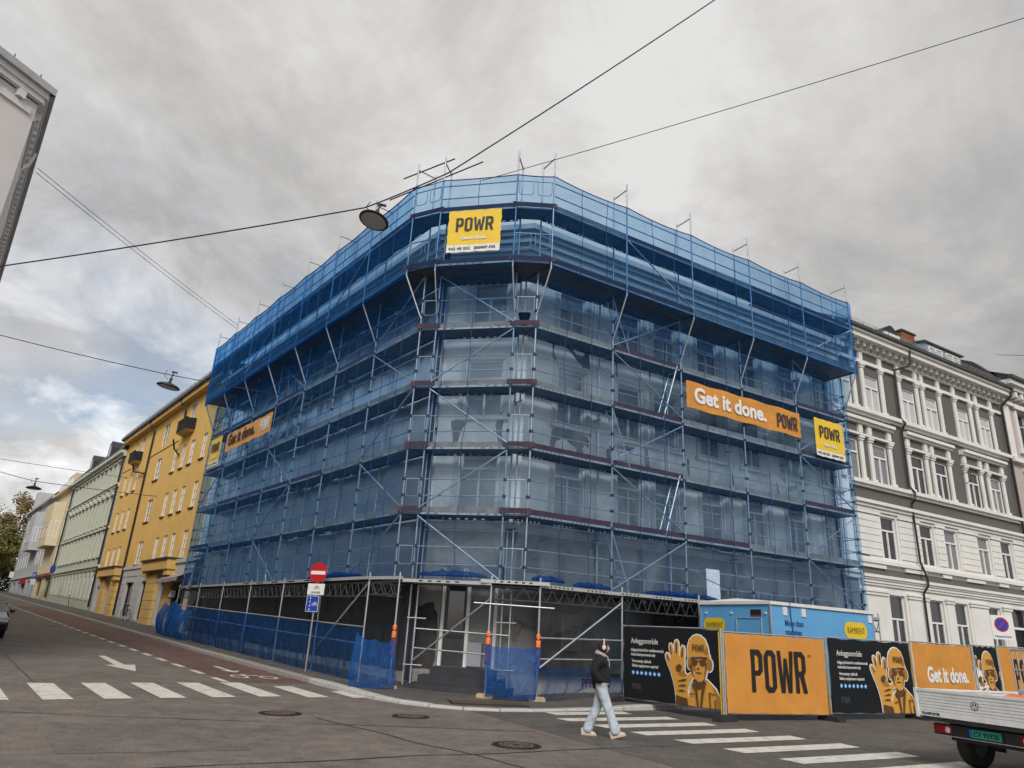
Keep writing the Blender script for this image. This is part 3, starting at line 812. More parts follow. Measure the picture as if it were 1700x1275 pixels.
# perforated edge of the steel decks
def perf():
    m = bpy.data.materials.new('deck_edge'); m.use_nodes = True
    t = m.node_tree; n = t.nodes; b = n['Principled BSDF']; L = t.links.new
    geo = n.new('ShaderNodeNewGeometry'); tcd = n.new('ShaderNodeTexCoord'); sx = n.new('ShaderNodeSeparateXYZ')
    L(tcd.outputs['Generated'], sx.inputs[0])
    def mth(op, a, b_=None):
        x = n.new('ShaderNodeMath'); x.operation = op
        for i, v in enumerate((a, b_)):
            if v is None: continue
            if isinstance(v, (int, float)): x.inputs[i].default_value = v
            else: L(v, x.inputs[i])
        return x.outputs[0]
    d = n.new('ShaderNodeVectorMath'); d.operation = 'DOT_PRODUCT'; d.inputs[1].default_value = (.72, .69, 0)
    L(geo.outputs['Position'], d.inputs[0])
    hole = mth('LESS_THAN', mth('FRACT', mth('MULTIPLY', d.outputs['Value'], 7.0)), .42)
    run = mth('LESS_THAN', mth('FRACT', mth('MULTIPLY', d.outputs['Value'], .8)), .62)
    mid = mth('LESS_THAN', mth('ABSOLUTE', mth('SUBTRACT', sx.outputs[2], .5)), .24)
    c = mth('MULTIPLY', mth('MULTIPLY', hole, run), mid)
    mx = n.new('ShaderNodeMix'); mx.data_type = 'RGBA'
    mx.inputs[6].default_value = (.42, .43, .43, 1); mx.inputs[7].default_value = (.02, .02, .022, 1)
    L(c, mx.inputs[0]); L(mx.outputs[2], b.inputs['Base Color'])
    b.inputs['Roughness'].default_value = .5; b.inputs['Metallic'].default_value = .3
    MATS['deck_edge'] = m
    m3 = m.copy(); m3.name = 'deck_edge_back'; t3 = m3.node_tree; b3 = t3.nodes['Principled BSDF']
    mixn = [x for x in t3.nodes if x.type == 'MIX'][0]; src = mixn.inputs[0].links[0].from_socket
    mixn.inputs[6].default_value = (.05, .052, .055, 1)
    tr_ = t3.nodes.new('ShaderNodeBsdfTransparent'); ms_ = t3.nodes.new('ShaderNodeMixShader')
    t3.links.new(src, ms_.inputs[0]); t3.links.new(b3.outputs[0], ms_.inputs[1]); t3.links.new(tr_.outputs[0], ms_.inputs[2])
    t3.links.new(ms_.outputs[0], [x for x in t3.nodes if x.type == 'OUTPUT_MATERIAL'][0].inputs[0])
    MATS['deck_edge_back'] = m3
perf()
for i in range(7): bay(FL, UL[i], UL[i + 1], UL[i] + shL, UL[i + 1] + shL, oUL, 10 + i)
for i in range(5): bay(FR, UR[i], UR[i + 1], UR[i] + shR, UR[i + 1] + shR, oUR, 30 + i)
bay(FC, 0, 2.6, 0, 2.6, .65, 50)
# narrow infill bays at the two corners
def infill_face(p, q): return face_between(V2(p.x, p.y), V2(q.x, q.y))
lowA, nA = infill_face(FL.P(0, 0, 0), FC.P(0, 0, 0)); upA, nA2 = infill_face(FL.P(shL, oUL, 0), FC.P(0, .65, 0))
lowB, nB = infill_face(FC.P(2.6, 0, 0), FR.P(0, 0, 0)); upB, nB2 = infill_face(FC.P(2.6, .65, 0), FR.P(shR, oUR, 0))
for low_, nl, up_, nu, sd in ((lowA, nA, upA, nA2, 61), (lowB, nB, upB, nB2, 62)):
    rnd = random.Random(sd)
    for k in range(0, 7):
        F, w_ = (up_, nu) if k >= 5 else (low_, nl)
        z = lev[k]
        dk = MB(); dk.box((0, .01, -.055), (w_, .66 if k != 5 else 1.35, -.005), F.M(0, 0, z)); dk.obj('deck_plank', 'plank_steel', sc)
        if k > 0: beam('toe_board', F.P(-.12, .015, z + .09), F.P(w_ + .12, .015, z + .09), .03, .16, 'toe_red', sc)
        tube('guard_rail', F.P(0, 0, z + 1.0), F.P(w_, 0, z + 1.0), .019, 'galvanised', sc)
        nh = 2 if (k >= 5 and w_ > .8) else 1
        for h_ in range(nh):
            a, b_ = w_ * (h_ + .12) / nh, w_ * (h_ + .88) / nh
            g_ = MB(); g_.path([F.P(a, 0, z + 1.0), F.P(a, 0, z + .54), F.P(a + .06, 0, z + .47), F.P(b_ - .06, 0, z + .47), F.P(b_, 0, z + .54), F.P(b_, 0, z + 1.0)], .013)
            g_.obj('guard_hoop', 'galvanised', sc)
# zigzag braces on the outside of some bays
def zig(F, u0, u1, first_down, k0, k1, o=.035):
    for k in range(k0, k1):
        down = (k % 2 == 0) == first_down
        a, b_ = (u0, u1) if down else (u1, u0)
        tube('diagonal_brace', F.P(a, o, lev[k + 1] - .12), F.P(b_, o, lev[k] + .12), .024, 'scaffold_steel', sc)
zig(FC, 0, 2.6, True, 0, 5)
zig(FR, UR[1], UR[2], False, 0, 5); zig(FR, UR[4], UR[5], True, 0, 5)
zig(FL, UL[0], UL[1], True, 0, 5); zig(FL, UL[3], UL[4], False, 0, 5); zig(FL, UL[6], UL[7], True, 0, 5)
for F, i, U, sh, oo in ((FR, 1, UR, shR, oUR), (FR, 4, UR, shR, oUR), (FL, 1, UL, shL, oUL), (FL, 4, UL, shL, oUL)):
    tube('diagonal_brace', F.P(U[i] + sh, oo + .035, lev[6] + (-.1 if F is FR and i == 1 or F is FL else -1.9)), F.P(U[i + 1] + sh, oo + .035, lev[5] + (.1 if F is FR and i == 1 or F is FL else 1.9)), .024, 'galvanised', sc)
# ladders between the decks
def ladder(F, ub, ut, k, o=-.33):
    b = MB()
    for s in (-.17, .17):
        b.tube(F.P(ub, o + s, lev[k] + .02), F.P(ut, o + s, lev[k + 1] + .1), .022, 6)
    for i in range(1, 8):
        t = i / 8; u = ub + (ut - ub) * t; z = lev[k] + 2.1 * t
        b.tube(F.P(u, o - .17, z), F.P(u, o + .17, z), .014, 6)
    b.obj('ladder', 'galvanised', sc)
for k in range(0, 5):
    if k % 2 == 0: ladder(FR, UR[1] + .75, UR[1] - .05, k, -.2)
    else: ladder(FR, UR[2] - .85, UR[2] - .15, k, -.2)
    if k % 2 == 0: ladder(FL, UL[4] - .9, UL[4] - .2, k)
    else: ladder(FL, UL[3] + .9, UL[3] + .2, k)
# end frames of the two faces: short rails
for F, u in ((FR, UR[5]), (FL, UL[7])):
    for k in range(0, 5):
        for hz in (.5, 1.0): tube('end_rail', F.P(u + .02, 0, lev[k] + hz), F.P(u + .02, -.73, lev[k] + hz), .019, 'galvanised', sc)
# passage at street level: outer posts, lattice girders, rails
def gz_at(F, u, o):
    p = F.P(u, o, 0); return ground(p.x, p.y)
PL = [.72, 3.9, 7.1, 10.4, 13.7, 17.0, 20.3]
for u in PL:
    z0 = gz_at(FL, u, .4) + .12
    tube('passage_post', FL.P(u, .4, z0 + .01), FL.P(u, .4, 3.2), .0275, 'galvanised', sc)
    fbox('foot_plate', FL, u - .1, u + .1, .3, .5, z0 + .0, z0 + .012, 'galvanised', sc)
    tube('transom', FL.P(u, .4, 2.93), FL.P(u, -.8, 2.93), .024, 'galvanised', sc)
    tube('standard', FL.P(u, -.72, z0 + .1), FL.P(u, -.72, H0), .0275, 'steel_dark', sc)
PA, PB, PC = V2(-2.86, 20.85), V2(-.25, 20.22), V2(1.09, 20.2)
post3 = [(PA, 'A'), (PB, 'B'), (PC, 'C')]
for p, _ in post3:
    tube('passage_post', (p.x, p.y, ground(p.x, p.y) + .16), (p.x, p.y, 3.2), .0275, 'galvanised', sc)
PRr = [sR * k for k in range(1, 6)]
for u in PRr:
    z0 = gz_at(FR, u, .5) + .13
    tube('passage_post', FR.P(u, .5, z0), FR.P(u, .5, 3.2), .0275, 'galvanised', sc)
    tube('transom', FR.P(u, .5, 2.93), FR.P(u, -.8, 2.93), .024, 'galvanised', sc)
for x, y in ((-2.60, 21.62), (-2.38, 21.50), (.08, 21.30), (.32, 21.20)):
    tube('standard', (x, y, ground(x, y) + .14), (x, y, H0), .0275, 'galvanised', sc)
def girder(p, q, h=.4, n=None, m='steel_dark'):
    p, q = Vector(p), Vector(q); L_ = (q - p).length; n = n or max(3, int(L_ / .38)); b = MB()
    dz = Vector((0, 0, h))
    b.tube(p, q, .024, 6); b.tube(p - dz, q - dz, .024, 6)
    for i in range(n):
        a, c = p.lerp(q, i / n), p.lerp(q, (i + 1) / n); mid = (a + c) / 2
        b.tube(a, mid - dz, .014, 5); b.tube(mid - dz, c, .014, 5)
    b.obj('lattice_girder', m, sc)
for a, b_ in zip(PL, PL[1:]):
    girder(FL.P(a, .36, 2.94), FL.P(b_, .36, 2.94))
    girder(FL.P(a, .30, 2.95), FL.P(a, -.75, 2.95), .36, 3, 'galvanised')
girder((PA.x, PA.y, 2.94), FL.P(PL[0], .36, 2.94), .36)
girder((PB.x, PB.y, 2.93), (PC.x, PC.y, 2.93), .36)
girder((PC.x, PC.y, 2.93), FR.P(sR, .5, 2.93), .36)
for a, b_ in zip(PRr, PRr[1:]): girder(FR.P(a, .5, 2.93), FR.P(b_, .5, 2.93))
# silver deck over the passage, widened to the wall to darken the ground floor
def pdeck(p, q, wd, z, jitter=0):
    p, q = Vector((p.x, p.y, z)), Vector((q.x, q.y, z))
    d = (q - p).normalized(); inn = Vector((-d.y, d.x, 0))
    beam('passage_deck', p + inn * wd / 2, q + inn * wd / 2, wd, .05, 'plank_under', sc)
    beam('deck_edge', p - inn * .012, q - inn * .012, .02, .09, 'deck_edge', sc)
for a, b_ in zip(PL, PL[1:]): pdeck(FL.P(b_, .42, 0), FL.P(a, .42, 0), 1.36, 3.06)
pdeck(FL.P(PL[0], .42, 0), Vector((PA.x + .1, PA.y - .05, 0)), 1.3, 3.05)
pdeck(Vector((PA.x + .1, PA.y - .1, 0)), Vector((PB.x, PB.y - .08, 0)), 1.45, 2.98)
pdeck(Vector((PB.x - .3, PB.y - .09, 0)), Vector((PC.x + .25, PC.y - .09, 0)), 1.4, 3.04)
pdeck(Vector((PC.x, PC.y - .05, 0)), FR.P(sR, .55, 0), 1.5, 2.99)
for a, b_ in zip(PRr, PRr[1:]): pdeck(FR.P(a, .55, 0), FR.P(b_, .55, 0), 1.5, 3.0)
# rails, braces in the passage
def rail(p, q, r=.022): tube('passage_rail', p, q, r, 'galvanised', sc)
for a, b_ in zip(PL, PL[1:]):
    for hz in (1.0, 1.46): rail(FL.P(a, .4, gz_at(FL, a, .4) + .12 + hz), FL.P(b_, .4, gz_at(FL, b_, .4) + .12 + hz))
tube('diagonal_brace', FL.P(.72, .42, 2.9), FL.P(3.75, .42, .95), .026, 'galvanised', sc)
tube('diagonal_brace', FL.P(16.8, .3, 2.9), FL.P(19.4, .3, 1.3), .024, 'steel_dark', sc)
rail((PB.x - .45, PB.y - .03, 2.46), (PC.x + .4, PC.y - .06, 2.42))
rail((-2.38, 21.50, 1.72), (.32, 21.2, 1.66)); rail((-2.38, 21.50, 1.2), (-.2, 20.9, 1.14))
tube('diagonal_brace', (-2.38, 21.48, .85), (PB.x, PB.y + .1, 2.6), .024, 'galvanised', sc)
for hz in (1.02, 1.55): rail((PC.x, PC.y, .1 + hz), FR.P(sR, .5, .15 + hz))
tube('diagonal_brace', (PC.x + .05, PC.y - .05, .9), FR.P(sR, .5, 2.75), .028, 'galvanised', sc)
for (x, y) in ((-2.38, 21.5), (.2, 21.2)):
    for z in (.75, 2.0): tube('coupler_tube', (x - .25, y, z), (x + .3, y - .08, z), .02, 'galvanised', sc)
# long tubes lying over the top at the corner
tube('loose_tube', FL.P(1.6, .9, 16.3), FC.P(1.3, .5, 17.0), .024, 'steel_dark', sc)
tube('loose_tube', FL.P(.9, .8, 16.9), FC.P(.3, .6, 17.15), .024, 'steel_dark', sc)

# ================================================================ NETS, FILM, BANNERS
def fold(F, u, z, seed, amp):
    p = Vector((u * .9 + seed * 7.1, z * .55, seed * 3.3))
    q = Vector((u * 3.1 + seed, z * .8, seed * 1.3))
    return amp * noise.noise(p) + amp * .45 * noise.noise(q)
def net_sheet(name, F, u0, u1, zf0, zf1, off, material, label, nodes_u, nodes_z, seed, amp=.06, step=.22, sag=.05, hem=0.0):
    """Net pulled over the poles: tied at poles and rails, bellied and creased between them."""
    b = MB()
    nu = max(2, int(abs(u1 - u0) / step)); nz = max(2, int((zf1(u0) - zf0(u0)) / step))
    vs = []
    for i in range(nu + 1):
        u = u0 + (u1 - u0) * i / nu
        du = min(abs(u - k) for k in nodes_u) if nodes_u else .5
        for j in range(nz + 1):
            z = zf0(u) + (zf1(u) - zf0(u)) * j / nz
            dz = min(abs(z - k) for k in nodes_z) if nodes_z else .5
            loose = min(1, du / .7) * (.35 + .65 * min(1, dz / .4))
            top = 1 if j == nz else 0
            drop = -sag * min(1, du / 1.2) * (top + (hem if j == 0 else 0))
            o_ = off + loose * (fold(F, u, z, seed, amp) + .02) 
            vs.append(F.P(u + .03 * loose * noise.noise(Vector((u, z, seed + 9))), o_, z + drop))
    b.add(vs, [(i * (nz + 1) + j, (i + 1) * (nz + 1) + j, (i + 1) * (nz + 1) + j + 1, i * (nz + 1) + j + 1) for i in range(nu) for j in range(nz)])
    o = b.obj(name, material, None, True)
    tag(o, label, 'scaffold net')
    return o
K = lambda c: (lambda u: c)
rails = [l + d for l in lev for d in (0, .5, 1.0)]
nets = {}
nets['L'] = net_sheet('scaffold_net', FL, UL[0], UL[7] + .12, K(3.10), K(lev[5] - .25), .055, 'net', 'blue net over the lower storeys of the left street face', UL, rails, 1)
nets['LU'] = net_sheet('scaffold_net', FL, UL[0] + shL, UL[7] + shL + .12, K(lev[5] - .28), K(16.19), oUL + .05, 'net_top', 'blue net band along the jutting top decks of the left face', [u + shL for u in UL], rails, 2, sag=.09)
nets['R'] = net_sheet('scaffold_net', FR, UR[0], UR[5] + .12, K(3.08), K(lev[5] - .25), .055, 'net', 'blue net over the lower storeys of the right street face', UR, rails, 3)
nets['RU'] = net_sheet('scaffold_net', FR, UR[0] + shR, UR[5] + shR + .12, K(lev[5] - .15), K(16.19), oUR + .05, 'net_top', 'blue net band along the jutting top decks of the right face', [u + shR for u in UR], rails, 4, sag=.09)
nets['C'] = net_sheet('scaffold_net', FC, -.02, 2.62, K(3.10), K(lev[5] - .1), .055, 'net', 'blue net over the lower storeys of the narrow corner face', [0, 2.6], rails, 5)
nets['CU'] = net_sheet('scaffold_net', FC, -.02, 2.62, K(lev[5] - .1), K(16.20), .70, 'net_top', 'blue net across the top of the corner face behind the yellow banner', [0, 2.6], rails, 6)
nets['A'] = net_sheet('scaffold_net', lowA, 0, nA, K(3.10), K(lev[5] - .1), .055, 'net', 'narrow strip of blue net at the left edge of the corner face', [0, nA], rails, 7, step=.14)
nets['AU'] = net_sheet('scaffold_net', upA, 0, nA2, K(lev[5] - .1), K(16.2), .05, 'net_top', 'narrow strip of blue net at the top left bend of the corner', [0, nA2], rails, 8, step=.14)
nets['B'] = net_sheet('scaffold_net', lowB, 0, nB, K(3.10), K(lev[5] - .1), .055, 'net', 'narrow strip of blue net between corner face and right face', [0, nB], rails, 9, step=.14)
nets['BU'] = net_sheet('scaffold_net', upB, 0, nB2, K(lev[5] - .1), K(16.2), .05, 'net_top', 'narrow strip of blue net at the top right bend of the corner', [0, nB2], rails, 10, step=.14)
def slope_net(F, us, sh, oo, label, seed):
    b = MB(); nz = 7; n = int((us[-1] - us[0]) / .3); vs = []
    for i in range(n + 1):
        u = us[0] + (us[-1] - us[0]) * i / n
        du = min(abs(u - k) for k in us); lo = min(1, du / .8)
        for j in range(nz + 1):
            f = j / nz
            vs.append(F.P(u + sh * (1 - f), (oo + .05) * (1 - f) + .07 * f + lo * (.05 * noise.noise(Vector((u * 1.1, f * 2, seed))) - .06 * math.sin(math.pi * f)), lev[5] - .12 - 1.5 * f * (1 - .25 * lo)))
    b.add(vs, [(i * (nz + 1) + j, i * (nz + 1) + j + 1, (i + 1) * (nz + 1) + j + 1, (i + 1) * (nz + 1) + j) for i in range(n) for j in range(nz)])
    tag(b.obj('scaffold_net', 'net', None, True), label, 'scaffold net')
slope_net(FR, UR, shR, oUR, 'blue net sloping in under the jutting decks of the right face', 1)
slope_net(FL, UL, shL, oUL, 'blue net sloping in under the jutting decks of the left face', 2)
slope_net(FC, [0, 2.6], 0, .65, 'blue net sloping in below the yellow banner of the corner face', 3)
FE = Face(V2(*FR.P(UR[5] + .13, 0, 0).xy), -nR, dR, -nR)      # the free end towards the grey building
def end_net(P0, seed, label, o0, o1, z0, z1):
    b = MB(); n, m_2 = 5, max(4, int((z1 - z0) / .4)); vs = []
    for i in range(n + 1):
        for j in range(m_2 + 1):
            z = z0 + (z1 - z0) * j / m_2; o_ = o0 + (o1 - o0) * i / n
            F, u = P0
            vs.append(F.P(u + .04 * noise.noise(Vector((o_ * 2, z * .6, seed))), o_, z))
    b.add(vs, [(i * (m_2 + 1) + j, (i + 1) * (m_2 + 1) + j, (i + 1) * (m_2 + 1) + j + 1, i * (m_2 + 1) + j + 1) for i in range(n) for j in range(m_2)])
    tag(b.obj('scaffold_net', 'net', None, True), label, 'scaffold net')
end_net((FR, UR[5] + .13), 1, 'blue net closing the scaffold end beside the grey building', .06, -.95, 3.1, lev[5] - .2)
end_net((FR, UR[5] + .2), 2, 'blue net closing the top decks at the grey building', oUR + .05, -.3, lev[5] - .2, 16.15)
end_net((FL, UL[7] + .13), 3, 'blue net closing the scaffold end beside the yellow building', .06, -.95, 3.1, lev[5] - .2)
end_net((FL, UL[7] + shL + .13), 4, 'blue net closing the top decks at the yellow building', oUL + .05, -.3, lev[5] - .2, 16.15)
# laps and hems of the net: dark wavering lines
def seam(net, F, u, o, z0, z1, seed, r=.011):
    pts_ = []
    n = max(4, int((z1 - z0) / .45))
    for i in range(n + 1):
        z = z0 + (z1 - z0) * i / n
        pts_.append(F.P(u + .10 * noise.noise(Vector((seed * 3.7, z * .8, 0))), o + .03, z))
    b = MB(); b.path(pts_, r, 5); b.obj('seam', 'seam', net)
mat('seam', (.012, .05, .17), .9, var=.1)
for i in range(7):
    for f in (.33, .68):
        seam(nets['L'], FL, UL[i] + sL * f, .06, 3.1, lev[5] - .3, i * 2 + f); seam(nets['LU'], FL, UL[i] + shL + sL * f, oUL + .06, lev[5] - .25, 16.1, i * 2 + f + 5)
for i in range(5):
    for f in (.36, .70):
        seam(nets['R'], FR, UR[i] + sR * f, .06, 3.1, lev[5] - .3, i * 2 + f + 20); seam(nets['RU'], FR, UR[i] + shR + sR * f, oUR + .06, lev[5] - .1, 16.1, i * 2 + f + 31)
seam(nets['C'], FC, 1.25, .06, 3.1, lev[5] - .2, 50); seam(nets['CU'], FC, 1.35, .72, lev[5], 16.1, 51); seam(nets['C'], FC, .35, .06, 3.1, lev[5] - .2, 52)
def hem(net, F, us, o, z, dip, r=.02):
    pts_ = []
    for a, b_ in zip(us, us[1:]):
        for i in range(8):
            t = i / 8; pts_.append(F.P(a + (b_ - a) * t, o, z - dip * 4 * t * (1 - t)))
    pts_.append(F.P(us[-1], o, z))
    b = MB(); b.path(pts_, r, 6); b.obj('hem', 'hem_blue', net)
mat('hem_blue', (.012, .06, .26), .8, var=.2, vs=5)
hem(nets['LU'], FL, [u + shL for u in UL], oUL + .06, 16.20, .09); hem(nets['RU'], FR, [u + shR for u in UR], oUR + .06, 16.20, .09); hem(nets['CU'], FC, [0, 2.6], .71, 16.2, .03)
hem(nets['AU'], upA, [0, nA2], .06, 16.2, .03); hem(nets['BU'], upB, [0, nB2], .06, 16.2, .03)

# clear plastic film hung between decks and wall
def film(F, u0, u1, z0, z1, seed, material='film', o=-.80):
    b = MB(); nu = max(3, int((u1 - u0) / .3)); nz = 9; vs = []
    for i in range(nu + 1):
        for j in range(nz + 1):
            u = u0 + (u1 - u0) * i / nu; z = z0 + (z1 - z0) * j / nz
            vs.append(F.P(u, o + .05 * noise.noise(Vector((u * .8, z * 1.1, seed))) + .03 * noise.noise(Vector((u * 3, z * .7, seed))), z))
    b.add(vs, [(i * (nz + 1) + j, (i + 1) * (nz + 1) + j, (i + 1) * (nz + 1) + j + 1, i * (nz + 1) + j + 1) for i in range(nu) for j in range(nz)])
    o_ = b.obj('plastic_film', material, None, True)
    return o_
fl = ['second', 'third', 'fourth', 'fifth', 'top']
for F, a, b_, nm in ((FL, .2, 21.3, 'left street face'), (FR, .2, 15.5, 'right street face'), (FC, .1, 2.5, 'narrow corner face')):
    for k in range(0, 5):
        tag(film(F, a, b_, lev[k] + .05, lev[k + 1] - .1, k * 3 + len(nm)), 'clear plastic film over the wall behind the %s deck up, %s' % (['lowest', 'second', 'third', 'fourth', 'fifth'][k], nm), 'plastic film')
tag(film(FR, .9, 15.3, .75, 2.85, 77, 'film_dark', -.62), 'dull plastic film over the shop front under the right scaffold', 'plastic film')

# low drapes of net at street level
def drape(pts_top, pts_bot, label, material, seed, amp=.06, sag=.10, nz=12, lean=0):
    """pts: plan points (x, y, z) along the top and bottom edge; hangs in pleats from its ties"""
    b = MB(); vs = []; cols = []
    for (p, q), (r, s) in zip(zip(pts_top, pts_top[1:]), zip(pts_bot, pts_bot[1:])):
        seg = max(8, int((Vector(q) - Vector(p)).length / .09))
        for i in range(seg):
            t = i / seg; cols.append((Vector(p).lerp(Vector(q), t) - Vector((0, 0, sag * 4 * t * (1 - t) * (1 + .4 * noise.noise(Vector((t * 5, seed, 1)))))), Vector(r).lerp(Vector(s), t), t, (Vector(q) - Vector(p)).normalized()))
    cols.append((Vector(pts_top[-1]), Vector(pts_bot[-1]), 0, cols[-1][3]))
    run = 0; last = None
    for k, (a, c, t, d) in enumerate(cols):
        if last is not None: run += (a - last).length
        last = a
        nn_ = Vector((d.y, -d.x, 0))
        if nn_.y > 0: nn_ = -nn_
        for j in range(nz + 1):
            f = j / nz; x = a.lerp(c, f)
            pl_ = noise.noise(Vector((run * 2.2 + 1.4 * f * noise.noise(Vector((run * .6, seed, 2))), f * .7, seed))) + .55 * noise.noise(Vector((run * 5.5 + f * 1.2, f * 1.5, seed + 4)))
            w_ = amp * (pl_ * min(1, .25 + f * 1.2) + .8 * math.sin(math.pi * f))
            zz = .05 * noise.noise(Vector((run * 1.5, seed, 8))) * (1 if j == nz else 0)
            vs.append(x + nn_ * w_ + Vector((0, 0, zz)))
    n = nz + 1
    b.add(vs, [(k * n + j, k * n + j + 1, (k + 1) * n + j + 1, (k + 1) * n + j) for k in range(len(cols) - 1) for j in range(nz)])
    o = b.obj('net_drape', material, None, True)
    return tag(o, label, 'scaffold net')
def lp(u, o, h): return FL.P(u, o, gz_at(FL, u, o) + .12 + h)
def rp(u, o, h): return FR.P(u, o, gz_at(FR, u, o) + .12 + h)
us = [.75, 3.9, 7.1, 10.4, 13.7, 17.0]
drape([lp(u, .45, 1.46) for u in us], [lp(u, .5, .03) for u in us], 'blue net strung low between the posts of the left walkway', 'net_low', 1, .09, .06)
drape([lp(17.0, .45, 1.45), lp(20.3, .5, 1.7), lp(22.2, .4, 1.6)], [lp(17.0, .7, .03), lp(20.3, .75, .03), lp(22.2, .6, .03)], 'crumpled blue net at the far left end of the walkway, before the yellow building', 'net_bright', 2, .22, .30)
drape([(PA.x - .98, PA.y - .25, 1.55), (PA.x - .45, PA.y - .25, 1.38), (PA.x + .03, PA.y - .04, 1.44)], [(PA.x - 1.0, PA.y - .5, .14), (PA.x - .4, PA.y - .55, .12), (PA.x + .15, PA.y - .2, .17)], 'blue net sheet hanging on the padded post left of the entrance', 'net_bright', 3, .22, .10)
drape([(PB.x - .08, PB.y - .05, 1.42), (PB.x + .7, PB.y - .08, 1.38), (PC.x + .09, PC.y - .05, 1.42)], [(PB.x - .0, PB.y - .12, .16), (PB.x + .7, PB.y - .3, .12), (PC.x - .02, PC.y - .12, .13)], 'blue net sheet hanging between the two padded posts of the entrance', 'net_bright', 4, .14, .04)
drape([(PC.x + .02, PC.y + .05, 1.1), FR.P(1.2, .5, .95), FR.P(2.0, .5, 1.05), FR.P(sR, .5, .7)], [(PC.x + .1, PC.y, .13), FR.P(1.2, .55, .25), FR.P(2.0, .55, .42), FR.P(sR, .55, .25)], 'torn blue net behind the walking person', 'net_low', 5, .16, .12)
for i, (F, a, b_, z, lb) in enumerate(((FC, .3, 2.3, 3.12, 'loose blue net bunched on the deck above the entrance'), (FR, .1, 1.2, 3.12, 'purple-blue roll of net on the deck below the street name plate'), (FR, 1.5, 2.9, 3.06, 'bright blue heap of net on the deck right of the street name plate'), (FL, 1.6, 5.5, 3.1, 'blue net bunched along the deck edge behind the no entry sign'), (FR, 4.2, 7.4, 3.06, 'blue net bundle on the deck beside the blue site cabin'))):
    b = MB(); n = 18; vs = []
    for k in range(n + 1):
        t = k / n; r = .025 + .055 * math.sin(math.pi * t) ** .5 * (1 + .9 * noise.noise(Vector((k * .6, i, 0))))
        for m2 in range(8):
            an = 2 * math.pi * m2 / 8; rr = r * (1 + .5 * noise.noise(Vector((k * .7, m2, i))))
            vs.append(F.P(a + (b_ - a) * t, .25 + rr * 1.6 * math.cos(an), z + .03 + rr * (1 + math.sin(an))))
    b.add(vs, [(k * 8 + m2, (k + 1) * 8 + m2, (k + 1) * 8 + (m2 + 1) % 8, k * 8 + (m2 + 1) % 8) for k in range(n) for m2 in range(8)])
    tag(b.obj('net_bundle', 'net_thick', None, True), lb, 'scaffold net')
# orange padding and wooden blocks at the posts
for p, nm in post3:
    z = ground(p.x, p.y)
    w_ = {'A': 'left of the entrance steps', 'B': 'at the left edge of the hanging net sheet', 'C': 'at the right edge of the hanging net sheet'}[nm]
    t = thing('post_padding', 'orange foam padding on the post %s' % w_, 'padding', (p.x, p.y, z + .3), 'foam padding on the scaffold posts')
    b = MB(); b.lathe([(.03, 1.60), (.055, 1.57), (.06, 1.5), (.04, 1.47), (.062, 1.43), (.068, 1.25), (.05, 1.22)], Matrix.Translation((p.x, p.y, z + .12)), 14); b.obj('pad', 'foam_orange', t, True)
    b = MB(); b.lathe([(.06, 1.22), (.07, 1.1), (.05, .98), (.07, .9), (.07, .78), (.03, .74)], Matrix.Translation((p.x, p.y, z + .12)), 14); b.obj('pad', 'foam_pink', t, True)
    b = MB(); b.lathe([(.066, 1.44), (.066, 1.46)], Matrix.Translation((p.x, p.y, z + .12)), 14); b.lathe([(.07, 1.24), (.07, 1.26)], Matrix.Translation((p.x, p.y, z + .12)), 14); b.obj('strap', 'pipe_black', t)
    b = MB(); mm = Matrix.Translation((p.x, p.y, z + .06)) @ Matrix.Rotation(R_({'A': 4, 'B': -8, 'C': 12}[nm]), 4, 'Z')
    b.box((-.22, -.11, 0), (.22, .11, .09), mm); b.box((-.2, -.1, .09), (.2, .1, .11), mm)
    tag(b.obj('wooden_block', 'wood_block'), 'wooden block under the padded post %s' % w_, 'wooden block', 'wooden blocks under the posts')
# bucket standing on the fourth deck at the corner
bu = thing('bucket', 'black plastic bucket on the scaffold deck at the right bend of the corner', 'bucket', lowB.P(.3, -.2, lev[4]))
b = MB(); b.lathe([(.001, 0), (.13, 0), (.19, .34), (.205, .34), (.205, .37), (.18, .37), (.13, .02)], Matrix.Translation(lowB.P(.3, -.2, lev[4] + .12)), 20); b.obj('body', 'pipe_black', bu, True)
b = MB(); c_ = lowB.P(.3, -.2, lev[4] + .45); b.path([c_ + Vector((.2 * math.cos(a), .02, .16 * math.sin(a))) for a in [math.pi * i / 8 for i in range(9)]], .008); b.obj('handle', 'galvanised', bu)
# white cloth on the rail near the site cabin
cl = MB(); vs = []
for i in range(7):
    for j in range(9): vs.append(FR.P(7.0 + .62 * i / 6, .12 + .03 * noise.noise(Vector((i, j * .4, 3))), 3.15 + .95 * j / 8))
cl.add(vs, [(i * 9 + j, (i + 1) * 9 + j, (i + 1) * 9 + j + 1, i * 9 + j + 1) for i in range(6) for j in range(8)])
tag(cl.obj('white_sheet', 'white_cloth' if 'white_cloth' in M else mat('white_cloth', (.42, .50, .62), .9, var=.2, vs=6), None, True), 'pale plastic sheet hung on the scaffold rail above the site cabin', 'plastic sheet')

